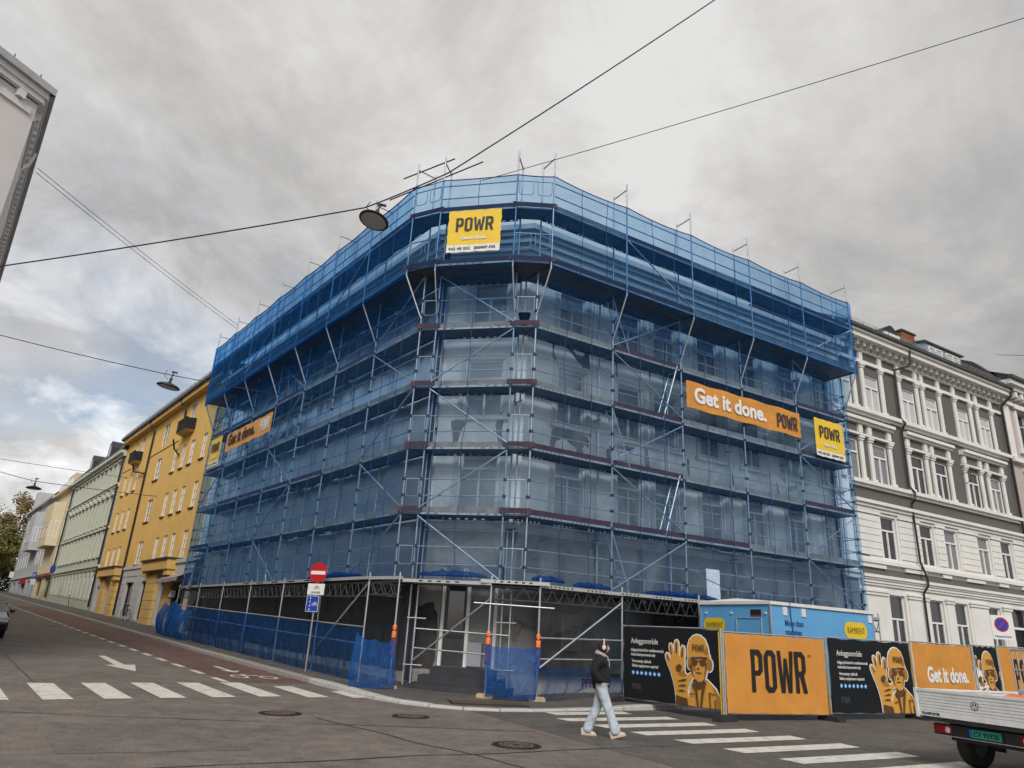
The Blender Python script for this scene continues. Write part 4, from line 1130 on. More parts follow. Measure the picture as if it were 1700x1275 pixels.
# ---------------------------------------------------------------- lettering
LET = {
 'P': ([[(0, 0), (.15, 0), (.15, .38), (.33, .38), (.45, .5), (.45, .88), (.33, 1), (0, 1)], [(.15, .5), (.25, .5), (.3, .55), (.3, .83), (.25, .88), (.15, .88)]], .52),
 'O': ([[(.0, .12), (.12, 0), (.34, 0), (.46, .12), (.46, .88), (.34, 1), (.12, 1), (0, .88)], [(.15, .17), (.2, .12), (.26, .12), (.31, .17), (.31, .83), (.26, .88), (.2, .88), (.15, .83)]], .52),
 'W': ([[(0, 1), (.14, 1), (.20, .32), (.265, .82), (.385, .82), (.45, .32), (.51, 1), (.65, 1), (.54, 0), (.385, 0), (.325, .47), (.265, 0), (.11, 0)]], .70),
 'R': ([[(0, 0), (.15, 0), (.15, .4), (.2, .4), (.31, 0), (.47, 0), (.36, .43), (.45, .52), (.45, .88), (.33, 1), (0, 1)], [(.15, .52), (.25, .52), (.3, .57), (.3, .83), (.25, .88), (.15, .88)]], .47)}
def powr():
    x = 0; pl = []
    for ch in 'POWR':
        ps, adv = LET[ch]
        pl += [[(x + a, b_) for a, b_ in q] for q in ps]; x += adv
    return [[(a / x, b_) for a, b_ in q] for q in pl]        # unit box
POWR = powr()
def logo(F, u, o, z, wd, ht, material, parent, name='lettering'):
    me = shape2d([[(a * wd, b_ * ht) for a, b_ in q] for q in POWR], .0012)
    me.materials.append(M[material])
    return inst(name, me, F.T(u, o, z), parent)
def words(F, s, u, o, z, size, material, parent, bold=0.0, sx=1.0, align='LEFT', name='lettering', line=1.0, fit=None):
    me = text_mesh(s, size, bold, align, .0012, 1.0, line)
    me.materials.append(M[material])
    if fit:
        xs = [v.co.x for v in me.vertices]; sx = fit / (max(xs) - min(xs))
    return inst(name, me, F.T(u, o, z, 1, sx), parent)
flat('print_black', (.012, .012, .013), .6); flat('print_dark', (.03, .032, .036), .6); flat('print_white', (.72, .72, .70), .6)
mat('banner_yellow', (.74, .50, .035), .55, var=.06, vs=2, bump=.15, bs=6)
mat('banner_orange', (.58, .25, .045), .65, var=.10, vs=1.5, bump=.5, bs=3.5, dirt=.18, dcol=(.30, .13, .03), ds=1.1)
mat('banner_orange_l', (.62, .29, .07), .6, var=.08, vs=2)
mat('banner_white', (.68, .68, .66), .6, var=.04)
mat('banner_black', (.012, .014, .017), .75, var=.15, vs=2, spec=.15)
def cloth(F, u0, u1, z0, z1, o, material, name, parent, seed, amp=.02, n=(14, 8), thick=.004, pull=.012):
    """A banner as a sheet with creases and pulled-in edges."""
    b = MB(); vs = []; nu, nz = n
    for i in range(nu + 1):
        for j in range(nz + 1):
            s, t = i / nu, j / nz
            edge_ = math.sin(math.pi * s) * math.sin(math.pi * t)
            d = amp * edge_ * (noise.noise(Vector((s * 4 + seed, t * 2.5, seed))) + .5 * noise.noise(Vector((s * 9, t * 7, seed + 3))) + .45 * (1 - abs(noise.noise(Vector((s * 3.2 + t * 2.2, (t - s) * .6, seed + 6)))) * 4))
            px = pull * math.sin(6 * math.pi * t) * (1 if s in (0, 1) else 0); pz = pull * math.sin(8 * math.pi * s) * (1 if t in (0, 1) else 0)
            vs.append(F.P(u0 + (u1 - u0) * s + px, o + d - amp * .35, z0 + (z1 - z0) * t + pz))
    b.add(vs, [(i * (nz + 1) + j, (i + 1) * (nz + 1) + j, (i + 1) * (nz + 1) + j + 1, i * (nz + 1) + j + 1) for i in range(nu) for j in range(nz)])
    return b.obj(name, material, parent, True)
def yellow_banner(F, uc, o, z0, label, mirror=1, thin=False):
    w_, h_ = 1.80, 1.57
    lft = uc - mirror * w_ / 2
    t = thing('banner', label, 'banner', F.P(uc, o, z0), 'yellow square banners on the scaffold')
    cloth(F, uc - w_ / 2, uc + w_ / 2, z0 + .27, z0 + h_, o, 'banner_yellow', 'cloth', t, uc, .03)
    cloth(F, uc - w_ / 2, uc + w_ / 2, z0, z0 + .268, o, 'banner_white', 'white_strip', t, uc + 5, .012, (14, 3))
    logo(F, lft + mirror * .27, o + .016, z0 + .78, 1.28, .50, 'print_dark', t)
    words(F, 'Get it done.', lft + mirror * .48, o + .016, z0 + .46, .17, 'print_white', t, .006, fit=.85)
    words(F, '942 48 000', lft + mirror * .08, o + .008, z0 + .08, .15, 'print_black', t, .001, fit=.72)
    words(F, 'powr.no', lft + mirror * .95, o + .008, z0 + .09, .19, 'print_black', t, .004, fit=.70)
    for a in (-.49, .49):
        for z in (.02, h_ - .02):
            tube('tie', F.P(uc + a * w_ * 2 * .5 * 1.0, o, z0 + z), F.P(uc + a * w_ * 1.06, o - .06, z0 + z + (.06 if z > 1 else -.06)), .005, 'pipe_black', t)
yellow_banner(FC, 1.26, .79, 13.32, 'yellow POWR banner with phone number high on the corner face')
yellow_banner(FR, 14.20, .17, 9.05, 'yellow POWR banner at the right end of the right face')
yellow_banner(FL, 19.80, .17, 9.17, 'yellow POWR banner at the far end of the left face', -1)
def orange_banner(F, u0, u1, o, z0, z1, label, mirror, c1, c2, m):
    t = thing('banner', label, 'banner', F.P((u0 + u1) / 2, o, z0), 'long orange banners on the scaffold')
    cloth(F, u0, u1, z0, z1, o, m, 'cloth', t, u0, .035, (40, 8), pull=.02)
    l_ = u0 if mirror > 0 else u1
    words(F, 'Get it done.', l_ + mirror * .34, o + .02, z0 + .27, .78, c1, t, .028, fit=3.75)
    logo(F, l_ + mirror * 4.72, o + .02, z0 + .2, 1.18, .56, c2, t)
    for k in range(8):
        u = u0 + (u1 - u0) * (k + .5) / 8
        tube('tie', F.P(u, o, z1 - .01), F.P(u + .03, o - .06, z1 + .08), .005, 'pipe_black', t)
orange_banner(FR, 6.32, 12.42, .17, 9.58, 10.58, 'long orange banner with white Get it done. on the right face', 1, 'print_white', 'print_dark', 'banner_orange')
orange_banner(FL, 12.0, 18.1, .17, 9.68, 10.60, 'long orange banner with black Get it done. on the left face', -1, 'print_black', 'print_white', 'banner_orange_l')
# signs on the corner building
sg = thing('shop_sign', 'dark blue shop sign over the entrance, half hidden by the deck', 'sign', FC.P(1.5, WO + .08, 3.1))
mat('sign_blue', (.02, .045, .13), .4, var=.1)
fbox('panel', FC, .72, 2.5, WO + .01, WO + .07, 3.05, 3.62, 'sign_blue', sg)
words(FC, 'Ro', 1.25, WO + .074, 3.2, .42, 'print_white', sg, 0)
ns = thing('street_name_plate', 'white street name plate on the wall right of the entrance', 'sign', FR.P(.9, WO + .05, 3.2))
fbox('plate', FR, .62, 1.3, WO + .07, WO + .085, 3.18, 3.46, 'print_white', ns)
words(FR, 'gate', .98, WO + .089, 3.28, .13, 'print_black', ns, 0)
words(FR, 'PFFY', 2.75, WO + .068, .35, .3, 'sign_purple_ink', cb, .01, name='graffiti') if 'sign_purple_ink' in M or flat('sign_purple_ink', (.10, .03, .12), .8) else None
ps = thing('poster', 'white poster LOKALE TIL LEIE on the shop front behind the walking person', 'poster', FR.P(2.2, -.55, 1.4))
fbox('sheet', FR, 1.85, 2.57, -.76, -.755, 1.33, 2.36, 'banner_white', ps)
words(FR, 'LOKALE\nTIL LEIE\n129 m²', 2.21, -.752, 2.13, .155, 'print_dark', ps, .002, align='CENTER', line=1.05)

# ================================================================ NEIGHBOURING BUILDINGS
mat('ochre', (.73, .46, .135), .85, var=.09, vs=1.2, bump=.6, bs=5, dirt=.15, dcol=(.40, .20, .04), ds=.6)
mat('ochre_trim', (.66, .42, .14), .85, var=.08, vs=1.2)
mat('pale_stone', (.50, .49, .475), .8, var=.08, vs=1.5, dirt=.2, dcol=(.3, .29, .27))
mat('green_wall', (.46, .48, .385), .85, var=.07, vs=1.0)
mat('green_trim', (.54, .555, .47), .8, var=.06, vs=1.0)
mat('cream', (.60, .51, .34), .85, var=.07, vs=1.0)
mat('cool_grey', (.40, .41, .43), .85, var=.07, vs=1.0)
mat('grey_wall', (.115, .108, .104), .85, var=.07, vs=1.0)
mat('ivory', (.70, .69, .66), .75, var=.06, vs=1.2, dirt=.16, dcol=(.40, .385, .36), ds=1.0)
mat('pink_wall', (.43, .375, .36), .85, var=.06, vs=1.0)
mat('near_grey', (.72, .685, .675), .85, var=.05, vs=1.0)
mat('brick', (.25, .085, .045), .9, var=.45, vs=14)
mat('balcony_dark', (.007, .007, .008), .8, var=.2)
mat('awning', (.33, .29, .27), .9, var=.1)
flat('white_plastic', (.75, .75, .74), .4)

def courses(F, u0, u1, z0, z1, h, o, material, parent, name='stone_course'):
    n = max(1, round((z1 - z0) / h)); hh = (z1 - z0) / n
    for i in range(n): fbox(name, F, u0, u1, WO - .02, o, z0 + i * hh + .012, z0 + (i + 1) * hh - .012, material, parent)
def rel(F, u): p = F.P(u, 0, 0); return ground(p.x, p.y)

# ---- yellow building
yb = thing('yellow_building', 'ochre yellow apartment house with two corner balconies, left of the scaffold', 'building', FL.P(37, -3, 1))
rows_y = [(4.92, 1.6), (7.88, 1.6), (10.9, 1.6)]
colsA = [(26.6, .85), (29.15, .85), (31.05, .85), (33.1, .85), (37.4, 1.35), (44.1, .85), (46.1, .85), (48.1, .85)]
holes = [(u - w_ / 2, u + w_ / 2, z, z + h) for u, w_ in colsA for z, h in rows_y]
top = [(30.7, 1.1, 13.3, 2.1), (37.2, 1.5, 13.5, 1.6), (44.2, .9, 13.3, 2.1), (46.4, .85, 13.6, 1.5)]
holes += [(u - w_ / 2, u + w_ / 2, z, z + h) for u, w_, z, h in top]
wall(FL, 23.62, 50.15, 4.8, 16.0, holes, 'ochre', 'wall', yb, WO, .14)
for u, w_ in colsA:
    for z, h in rows_y:
        window(FL, u, z, w_, h, WO - .07, yb, 'g', 'white_paint', 'glass_pale' if random.random() < .5 else 'glass')
        fbox('window_sill', FL, u - w_ / 2 - .06, u + w_ / 2 + .06, WO, WO + .09, z - .07, z - .01, 'slate', yb)
for u, w_, z, h in top: window(FL, u, z, w_, h, WO - .07, yb, 'g', 'white_paint', 'glass')
gh = [(32.75, 34.85, 1.35, 3.75), (37.0, 39.35, 1.5, 3.75), (28.3, 30.0, 1.2, 3.6), (44.2, 45.3, 1.5, 3.85), (48.4, 49.4, 1.6, 3.6), (24.4, 27.2, 1.1, 3.3)]
wall(FL, 23.62, 50.15, -.2, 4.8, gh, 'pale_stone', 'ground_floor_wall', yb, WO, .3)
for a, b_, z0, z1 in gh:
    fbox('shop_window' if b_ - a > 1.5 else 'door', FL, a, b_, WO - .3, WO - .26, z0, z1, 'glass', yb)
    for u in (a + .05, b_ - .05): fbox('shop_frame', FL, u - .05, u + .05, WO - .26, WO - .2, z0, z1, 'pipe_black', yb)
    if b_ - a > 1.5: fbox('stall_riser', FL, a - .05, b_ + .05, WO, WO + .05, rel(FL, a) + .1, z0, 'pale_stone', yb)
for a, b_ in ((35.0, 36.9), (39.5, 40.8), (49.5, 50.1), (46.9, 48.3)): courses(FL, a, b_, rel(FL, a), 4.1, .52, WO + .02, 'pale_stone', yb)
fbox('band', FL, 23.62, 50.15, WO, WO + .10, 4.62, 4.84, 'pale_stone', yb)
fbox('band', FL, 34.3, 41.0, WO, WO + .03, 4.14, 4.58, 'pale_stone', yb)
for a, b_ in ((30.3, 32.6), (26.9, 28.2), (41.6, 43.6), (45.6, 47.0)): courses(FL, a, b_, rel(FL, a), 4.05, .48, WO + .22, 'ochre_trim', yb)
for a, b_ in ((27.2, 33.2), (41.3, 47.6)):
    fbox('portal_head', FL, a, b_, WO, WO + .55, 4.28, 4.86, 'ochre_trim', yb)
    fbox('portal_head', FL, a - .08, b_ + .08, WO, WO + .66, 4.862, 4.95, 'slate', yb)
    fbox('corbel', FL, a + .1, a + .8, WO, WO + .45, 3.95, 4.27, 'ochre_trim', yb); fbox('corbel', FL, b_ - .8, b_ - .1, WO, WO + .45, 3.95, 4.27, 'ochre_trim', yb)
for a, b_, zt in ((29.4, 32.0, 14.02), (43.6, 46.0, 14.02)):
    bal = MB(); m_b = FL.M((a + b_) / 2, WO, 13.0); w_ = (b_ - a) / 2
    bal.add([m_b @ Vector(p) for p in ((-w_, 0, .26), (w_, 0, .26), (w_ - .25, -.56, .26), (-w_ + .25, -.56, .26), (-w_ + .2, 0, .10), (w_ - .2, 0, .10), (w_ - .4, -.4, .16), (-w_ + .4, -.4, .16))], [(0, 1, 2, 3), (4, 7, 6, 5), (3, 2, 6, 7), (0, 3, 7, 4), (2, 1, 5, 6)])
    bal.obj('balcony_slab', 'ochre_trim', yb)
    for k in range(13):
        u = a + .25 + (b_ - a - .5) * k / 12
        if k < 12: fbox('balcony_board', FL, u + .008, u + (b_ - a - .5) / 12 - .008, WO + .54, WO + .57, 13.26, zt, 'balcony_dark', yb)
    for ua, ub in ((a, a + .25), (b_, b_ - .25)): beam('balcony_board', FL.P(ua, WO + .02, (13.26 + zt) / 2), FL.P(ub, WO + .55, (13.26 + zt) / 2), .03, zt - 13.26, 'balcony_dark', yb)
    fbox('balcony_rail', FL, a + .22, b_ - .22, WO + .52, WO + .59, zt + .002, zt + .06, 'balcony_dark', yb)
for hz in (14.55, 14.8): tube('balcony_tube', FL.P(29.0, WO + .72, hz), FL.P(30.6, WO + .72, hz), .02, 'steel_dark', yb)
fbox('string_course', FL, 33.0, 41.0, WO, WO + .05, 13.1, 13.2, 'ochre_trim', yb); fbox('string_course', FL, 47, 50.1, WO, WO + .05, 13.1, 13.2, 'ochre_trim', yb)
fbox('eaves_board', FL, 23.62, 50.3, WO, WO + .45, 15.62, 15.95, 'ochre_trim', yb)
fbox('gutter', FL, 23.6, 50.6, WO + .40, WO + .62, 15.95, 16.18, 'gutter', yb)
rb = MB(); rb.add([FL.P(23.6, WO + .5, 16.15), FL.P(50.5, WO + .5, 16.15), FL.P(50.5, -7, 18.2), FL.P(23.6, -7, 18.2)], [(0, 1, 2, 3)]); rb.obj('roof', 'slate', yb)
for k in range(28):
    u = 23.9 + k
    tube('snow_guard_bracket', FL.P(u, WO + .45, 16.15), FL.P(u, WO + .45, 16.52), .015, 'steel_dark', yb)
for z in (16.35, 16.5): tube('snow_guard_rail', FL.P(23.8, WO + .45, z), FL.P(50.4, WO + .45, z), .015, 'steel_dark', yb)
for u, zt, zb in ((40.95, 16.0, 1.5), (32.6, 16.0, 14.6)):
    b = MB(); b.path([FL.P(u, WO + .5, zt), FL.P(u, WO + .45, zt - .3), FL.P(u - .25, WO + .1, zt - .9), FL.P(u - .25, WO + .1, zb)], .07, 8); b.obj('downpipe', 'pipe_black', yb)
for u, s in ((31.6, -1), (43.2, -1)):
    b = MB(); b.path([FL.P(u + .8, WO + .5, 13.0), FL.P(u + .9, WO + .3, 12.4), FL.P(u + .2 + (.0 if u < 40 else -2.2), WO + .1, 11.9)], .06, 8); b.obj('downpipe', 'pipe_black', yb)
ey = MB(); ey.add([FL.P(50.15, WO, 0), FL.P(50.15, -9, 0), FL.P(50.15, -9, 16), FL.P(50.15, WO, 16)], [(0, 1, 2, 3)]); ey.obj('end_wall', 'ochre', yb)
fbox('wall_lamp', FL, 26.1, 26.4, WO + .02, WO + .3, 2.7, 3.05, 'white_paint', yb)
aw = thing('awning', 'folded brown shop awning at the scaffold end of the yellow building', 'awning', FL.P(25.8, -.6, 3.4))
b = MB(); b.add([FL.P(23.7, WO + .02, 4.05), FL.P(28.2, WO + .02, 3.95), FL.P(28.2, WO + .75, 3.62), FL.P(23.7, WO + .75, 3.72), FL.P(28.2, WO + .75, 3.42), FL.P(23.7, WO + .75, 3.52)], [(0, 1, 2, 3), (3, 2, 4, 5)]); b.obj('canopy', 'awning', aw)
words(FL, 'VINBOX', 28.0, WO + .10, 3.1, .55, 'print_black', aw, .02, fit=3.6)

# ---- green building
gb = thing('green_building', 'pale green four storey house with dark mansard roof, beyond the yellow house', 'building', FL.P(62, -3, 2))
cg = [52.0 + 1.93 * k for k in range(12)]
rowsg = [(6.25, 2.0), (8.95, 2.25), (12.5, 1.75)]
wall(FL, 50.2, 75.7, 5.0, 15.0, [(u - .42, u + .42, z, z + h) for u in cg for z, h in rowsg], 'green_wall', 'wall', gb, WO, .13)
for u in cg:
    for z, h in rowsg:
        window(FL, u, z, .84, h, WO - .07, gb, 'd', 'green_trim', 'glass')
        for s in (-1, 1): fbox('window_surround', FL, u + s * .44, u + s * .62, WO, WO + .05, z - .1, z + h + .15, 'green_trim', gb)
        fbox('window_head', FL, u - .72, u + .72, WO, WO + .16, z + h + .16, z + h + .30, 'green_trim', gb)
        fbox('window_sill', FL, u - .7, u + .7, WO, WO + .14, z - .2, z - .102, 'green_trim', gb)
    fbox('pilaster', FL, u + .72, u + 1.21, WO, WO + .06, 12.35, 14.5, 'green_trim', gb)
    courses(FL, u + .55, u + 1.38, rel(FL, u) + .9, 5.0, .5, WO + .07, 'green_trim', gb)
    fbox('bracket', FL, u - .15, u + .15, WO, WO + .3, 11.55, 11.85, 'green_trim', gb)
wall(FL, 50.2, 75.7, 0, 5.0, [(u - .45, u + .45, rel(FL, u) + 1.0, 4.6) for u in cg], 'green_wall', 'ground_floor_wall', gb, WO, .13)
for u in cg: window(FL, u, rel(FL, u) + 1.0, .9, 3.6 - rel(FL, u), WO - .07, gb, 't', 'white_paint', 'glass')
for z0, z1, pr in ((5.0, 5.25, .12), (5.25, 5.4, .25), (8.45, 8.62, .12), (12.0, 12.2, .14), (12.2, 12.32, .24), (14.7, 14.95, .25), (14.95, 15.2, .5)):
    fbox('band', FL, 50.2, 75.7, WO, WO + pr, z0, z1, 'green_trim', gb)

rb = MB(); rb.add([FL.P(50.2, WO + .5, 15.22), FL.P(75.7, WO + .5, 15.22), FL.P(75.7, WO - .8, 17.2), FL.P(50.2, WO - .8, 17.2), FL.P(75.7, -7, 18), FL.P(50.2, -7, 18), FL.P(50.2, -7, 15.2), FL.P(50.2, WO, 15.2)], [(0, 1, 2, 3), (3, 2, 4, 5), (0, 3, 5, 6, 7)]); rb.obj('roof', 'slate', gb)
for u in (57.5, 66.5):
    d_ = MB(); m_d = FL.M(u, WO + .25, 15.4)
    d_.prism([(-.9, 0), (.9, 0), (.9, 1.1), (.65, 1.6), (.0, 1.85), (-.65, 1.6), (-.9, 1.1)], m_d, 0, 3); d_.obj('dormer', 'slate', gb)
    d_ = MB(); d_.prism(ell(0, .85, .5, .6, 14), m_d, -.02, .02); d_.obj('dormer_window', 'glass', gb)
tube('downpipe', FL.P(50.4, WO + .15, 2), FL.P(50.4, WO + .15, 15.2), .08, 'pipe_black', gb)
tube('downpipe', FL.P(75.5, WO + .15, 2.8), FL.P(75.5, WO + .15, 15.2), .08, 'pipe_black', gb)

# ---- cream building with an oriel, then a cool grey one
def far_house(name, label, u0, u1, m, trim, cols, rows, ztop, oriel, gfm, shop):
    t = thing(name, label, 'building', FL.P((u0 + u1) / 2, -3, 3))
    holes = [(u - .55, u + .55, z, z + h) for u in cols for z, h in rows if not (oriel[0] - .6 < u < oriel[1] + .6 and z < oriel[3])]
    wall(FL, u0, u1, 5.6, ztop, holes, m, 'wall', t, WO, .12)
    for a, b_, c_, d in holes: window(FL, (a + b_) / 2, c_, 1.1, d - c_, WO - .06, t, 'd', 'white_paint', 'glass')
    gh_ = [(a, b_, rel(FL, a) + .5, 5.0) for a, b_ in shop]
    wall(FL, u0, u1, 0, 5.6, gh_, gfm, 'ground_floor_wall', t, WO, .25)
    for a, b_, c_, d in gh_: fbox('shop_window', FL, a, b_, WO - .25, WO - .2, c_, d, 'glass', t)
    fbox('band', FL, u0, u1, WO, WO + .2, 5.5, 5.75, trim, t)
    fbox('cornice', FL, u0, u1, WO, WO + .5, ztop - .25, ztop, trim, t)
    a, b_, z0, z1 = oriel
    ob = MB(); w_ = (b_ - a) / 2; mo = FL.M((a + b_) / 2, WO, 0)
    ob.prism([(-w_, 0), (w_, 0), (w_ - .8, -1.1), (-w_ + .8, -1.1)], mo @ Matrix(((1, 0, 0, 0), (0, 0, 1, 0), (0, 1, 0, 0), (0, 0, 0, 1))), z0, z1); ob.obj('oriel', m, t)
    for zz in [z for z, h in rows if z0 < z < z1 - 1]:
        window(FL, (a + b_) / 2, zz, 2 * w_ - 2.0, 1.9, WO + 1.11, t, 't', 'white_paint', 'glass')
        for s in (-1, 1):
            F2, l2 = face_between(V2(*FL.P((a + b_) / 2 + (w_ if s > 0 else -w_ + .8), WO + (0 if s > 0 else 1.1), 0).xy), V2(*FL.P((a + b_) / 2 + (w_ - .8 if s > 0 else -w_), WO + (1.1 if s > 0 else 0), 0).xy))
            window(F2, l2 / 2, zz, .9, 1.9, .012, t, 'd', 'white_paint', 'glass')
    return t
cr = far_house('cream_building', 'cream house with a projecting oriel window and shop fronts below', 75.75, 89.6, 'cream', 'cream', [77.5, 79.7, 82.6, 86, 88.4], [(6.6, 1.8), (9.6, 1.9), (12.6, 1.7)], 15.3, (79.5, 87.5, 8.6, 13.6), 'cream', [(77, 81), (83.5, 88)])
b = MB(); b.box((-2.6, .3, 15.3), (2.6, 4, 17.4), FL.M(83, WO, 0)); b.obj('roof_pavilion', 'cream', cr)
for u in (81.6, 83, 84.4): window(FL, u, 15.7, 1.0, 1.3, WO - .28, cr, 'd', 'white_paint', 'glass')
fbox('roof_terrace_rail', FL, 80, 86, WO + .3, WO + .34, 15.4, 16.2, 'white_paint', cr)
rb = MB(); rb.add([FL.P(75.75, WO + .4, 15.31), FL.P(89.6, WO + .4, 15.31), FL.P(89.6, -4, 17.6), FL.P(75.75, -4, 17.6)], [(0, 1, 2, 3)]); rb.obj('roof', 'slate', cr)
fbox('sign_panel', FL, 76, 89.4, WO + .2, WO + .24, 5.2, 5.5, 'brick', cr)
gr2 = far_house('cool_grey_building', 'cool grey house with dark oriel glazing at the far end of the left street', 89.65, 117.5, 'cool_grey', 'pale_stone', [91.5, 94, 103, 106, 109, 112, 115], [(7.0, 1.8), (10.0, 1.9), (13.0, 1.6)], 15.6, (95, 102, 8.9, 13.9), 'cool_grey', [(91, 93.5), (94.5, 97), (99, 102.5), (105, 108), (111, 114)])
rb = MB(); rb.add([FL.P(89.65, WO + .5, 15.61), FL.P(117.5, WO + .5, 15.61), FL.P(117.5, -3, 18.3), FL.P(89.65, -3, 18.3), FL.P(89.65, -3, 15.6), FL.P(117.5, -9, 18.3), FL.P(117.5, -9, 0), FL.P(117.5, WO, 0), FL.P(117.5, WO, 15.6)], [(0, 1, 2, 3), (0, 3, 4), (2, 5, 6, 7, 8)]); rb.obj('roof', 'slate', gr2)
b = MB(); b.box((-1.5, -.2, 15.6), (1.5, 3, 18.4), FL.M(112, WO, 0)); b.obj('roof_tower', 'pale_stone', gr2)

# ---- grey and ivory house on the right
hg = thing('grey_house', 'dark grey house with ivory pilasters, cornices and white windows, right of the scaffold', 'building', FR.P(24, -4, .5))
cw = [17.3, 19.45, 22.4, 24.4, 27.3, 29.45]
U0, U1 = 16.95, 31.25
rows_h = [(5.62, 1.86), (8.93, 1.82), (12.33, 1.80)]
dz_h = 2.42
holes = [(u - .56, u + .56, z, z + h) for u in cw for z, h in rows_h]
wall(FR, U0, U1, 8.0, 15.2, [h for h in holes if h[2] > 8], 'grey_wall', 'wall', hg, WO, .12)
wall(FR, U0, U1, 4.98, 8.0, [h for h in holes if h[2] < 8], 'ivory', 'first_floor_wall', hg, WO, .18)
ghr = [(u - .56, u + .56, 1.2, 4.15) for u in cw[:5]] + [(28.75, 30.3, .3, 4.2)]
wall(FR, U0, U1, -.3, 4.98, ghr, 'ivory', 'ground_floor_wall', hg, WO, .2)
for u in cw:
    for z, h in rows_h: window(FR, u, z, 1.12, h, WO - (.06 if z > 8 else .12), hg, 't', 'white_paint', 'glass_sky_pale' if z > 12 else random.choice(['glass', 'glass', 'glass_pale']))
for u in cw[:5]: window(FR, u, 1.2, 1.12, 2.95, WO - .13, hg, 't', 'white_paint', 'glass')
fbox('door', FR, 28.75, 30.3, WO - .26, WO - .2, .3, 3.3, 'pipe_black', hg); fbox('door_light', FR, 28.8, 30.25, WO - .255, WO - .19, 3.35, 4.15, 'glass', hg)
fbox('door_transom', FR, 28.75, 30.3, WO - .2, WO - .12, 3.25, 3.36, 'white_paint', hg)
for k, (a, b_) in enumerate(((U0, 18.75), (20.15, 21.75), (23.05, 23.75), (25.05, 26.65), (27.95, 28.8), (30.1, U1))):
    # rusticated piers between the first floor windows, plain ones below
    courses(FR, a, b_, 5.7, 7.45, .3, WO + .045, 'ivory', hg, 'stone_course')
    fbox('pier_cap', FR, a - .05, b_ + .05, WO, WO + .10, 7.47, 7.60, 'ivory', hg)
    fbox('pier', FR, a + .06, b_ - .06, WO, WO + .05, .8, 4.05, 'ivory', hg)
    fbox('pier_cap', FR, a, b_, WO, WO + .10, 4.06, 4.18, 'ivory', hg); fbox('pier_cap', FR, a - .04, b_ + .04, WO, WO + .14, 4.182, 4.26, 'ivory', hg)
    fbox('sill_block', FR, a, b_, WO, WO + .12, 5.18, 5.36, 'ivory', hg)
# bands and cornices
for z0, z1, pr, m in ((4.46, 4.56, .08, 'ivory'), (4.56, 4.68, .13, 'ivory'), (4.68, 4.76, .18, 'ivory'), (4.76, 4.88, .24, 'ivory'), (4.88, 5.2, .03, 'grey_wall'), (5.36, 5.5, .18, 'ivory'), (5.5, 5.6, .10, 'ivory'),
                      (7.62, 7.76, .08, 'ivory'), (7.76, 7.9, .16, 'ivory'), (7.9, 8.04, .26, 'ivory'), (8.62, 8.74, .12, 'ivory'), (8.74, 8.90, .24, 'ivory'),
                      (12.0, 12.12, .12, 'ivory'), (12.12, 12.30, .26, 'ivory'), (14.62, 14.78, .12, 'ivory'), (15.22, 15.36, .10, 'ivory')):
    fbox('band', FR, U0, U1, WO, WO + pr, z0, z1, m, hg)
# coupled pilasters at every window on the two upper floors
def pil(u, z0, z1, o=.08):
    fbox('pilaster', FR, u - .12, u + .12, WO, WO + o, z0 + .14, z1 - .2, 'ivory', hg)
    fbox('pilaster_base', FR, u - .17, u + .17, WO, WO + o + .05, z0, z0 + .14, 'ivory', hg)
    fbox('capital', FR, u - .16, u + .16, WO, WO + o + .04, z1 - .2, z1 - .1, 'ivory', hg); fbox('capital', FR, u - .19, u + .19, WO, WO + o + .08, z1 - .1, z1, 'ivory', hg)
for u in cw:
    for s in (-.74, .74):
        pil(u + s, 12.31, 14.61); pil(u + s, 8.91, 10.95)
        fbox('pediment_block', FR, u + s - .14, u + s + .14, WO, WO + .12, 11.1, 11.5, 'ivory', hg)
    fbox('window_panel', FR, u - .5, u + .5, WO, WO + .05, 11.05, 11.45, 'grey_wall', hg)
    fbox('window_head', FR, u - .6, u + .6, WO, WO + .10, 10.955, 11.05, 'ivory', hg)
    fbox('frieze_panel', FR, u - .5, u + .5, WO, WO + .03, 14.83, 15.15, 'grey_wall', hg)
    for s in (-.74, .74): fbox('frieze_block', FR, u + s - .13, u + s + .13, WO, WO + .10, 14.79, 15.2, 'ivory', hg)
for a, b_ in ((cw[0], cw[1]), (cw[2], cw[3]), (cw[4], cw[5])):
    for z0, z1, pr in ((10.952, 11.05, .17), (11.51, 11.62, .2), (11.62, 11.76, .32)):
        fbox('pediment', FR, a - 1.0, b_ + 1.0, WO, WO + pr + .003, z0, z1, 'ivory', hg)
k = 0
u = U0 + .25
while u < U1:
    fbox('modillion', FR, u - .10, u + .10, WO, WO + .38, 15.4, 15.58, 'ivory', hg); fbox('modillion', FR, u - .12, u + .12, WO, WO + .42, 15.582, 15.63, 'ivory', hg)
    fbox('modillion_foot', FR, u - .09, u + .09, WO, WO + .16, 15.22, 15.398, 'ivory', hg)
    u += .5
fbox('cornice', FR, U0, U1 + .1, WO, WO + .08, 15.36, 15.63, 'ivory', hg)
fbox('cornice', FR, U0, U1 + .1, WO, WO + .62, 15.632, 15.86, 'ivory', hg); fbox('cornice', FR, U0, U1 + .1, WO, WO + .72, 15.86, 15.98, 'ivory', hg)
fbox('gutter', FR, U0, U1 + .25, WO + .62, WO + .84, 15.985, 16.14, 'gutter', hg)
rb = MB(); rb.add([FR.P(U0, WO + .8, 16.15), FR.P(U1 + .2, WO + .8, 16.15), FR.P(U1 + .2, -5, 19.0), FR.P(U0, -5, 19.0), FR.P(U1 + .2, -10, 19.0), FR.P(U0, -10, 19.0)], [(0, 1, 2, 3), (3, 2, 4, 5)]); rb.obj('roof', 'zinc', hg)
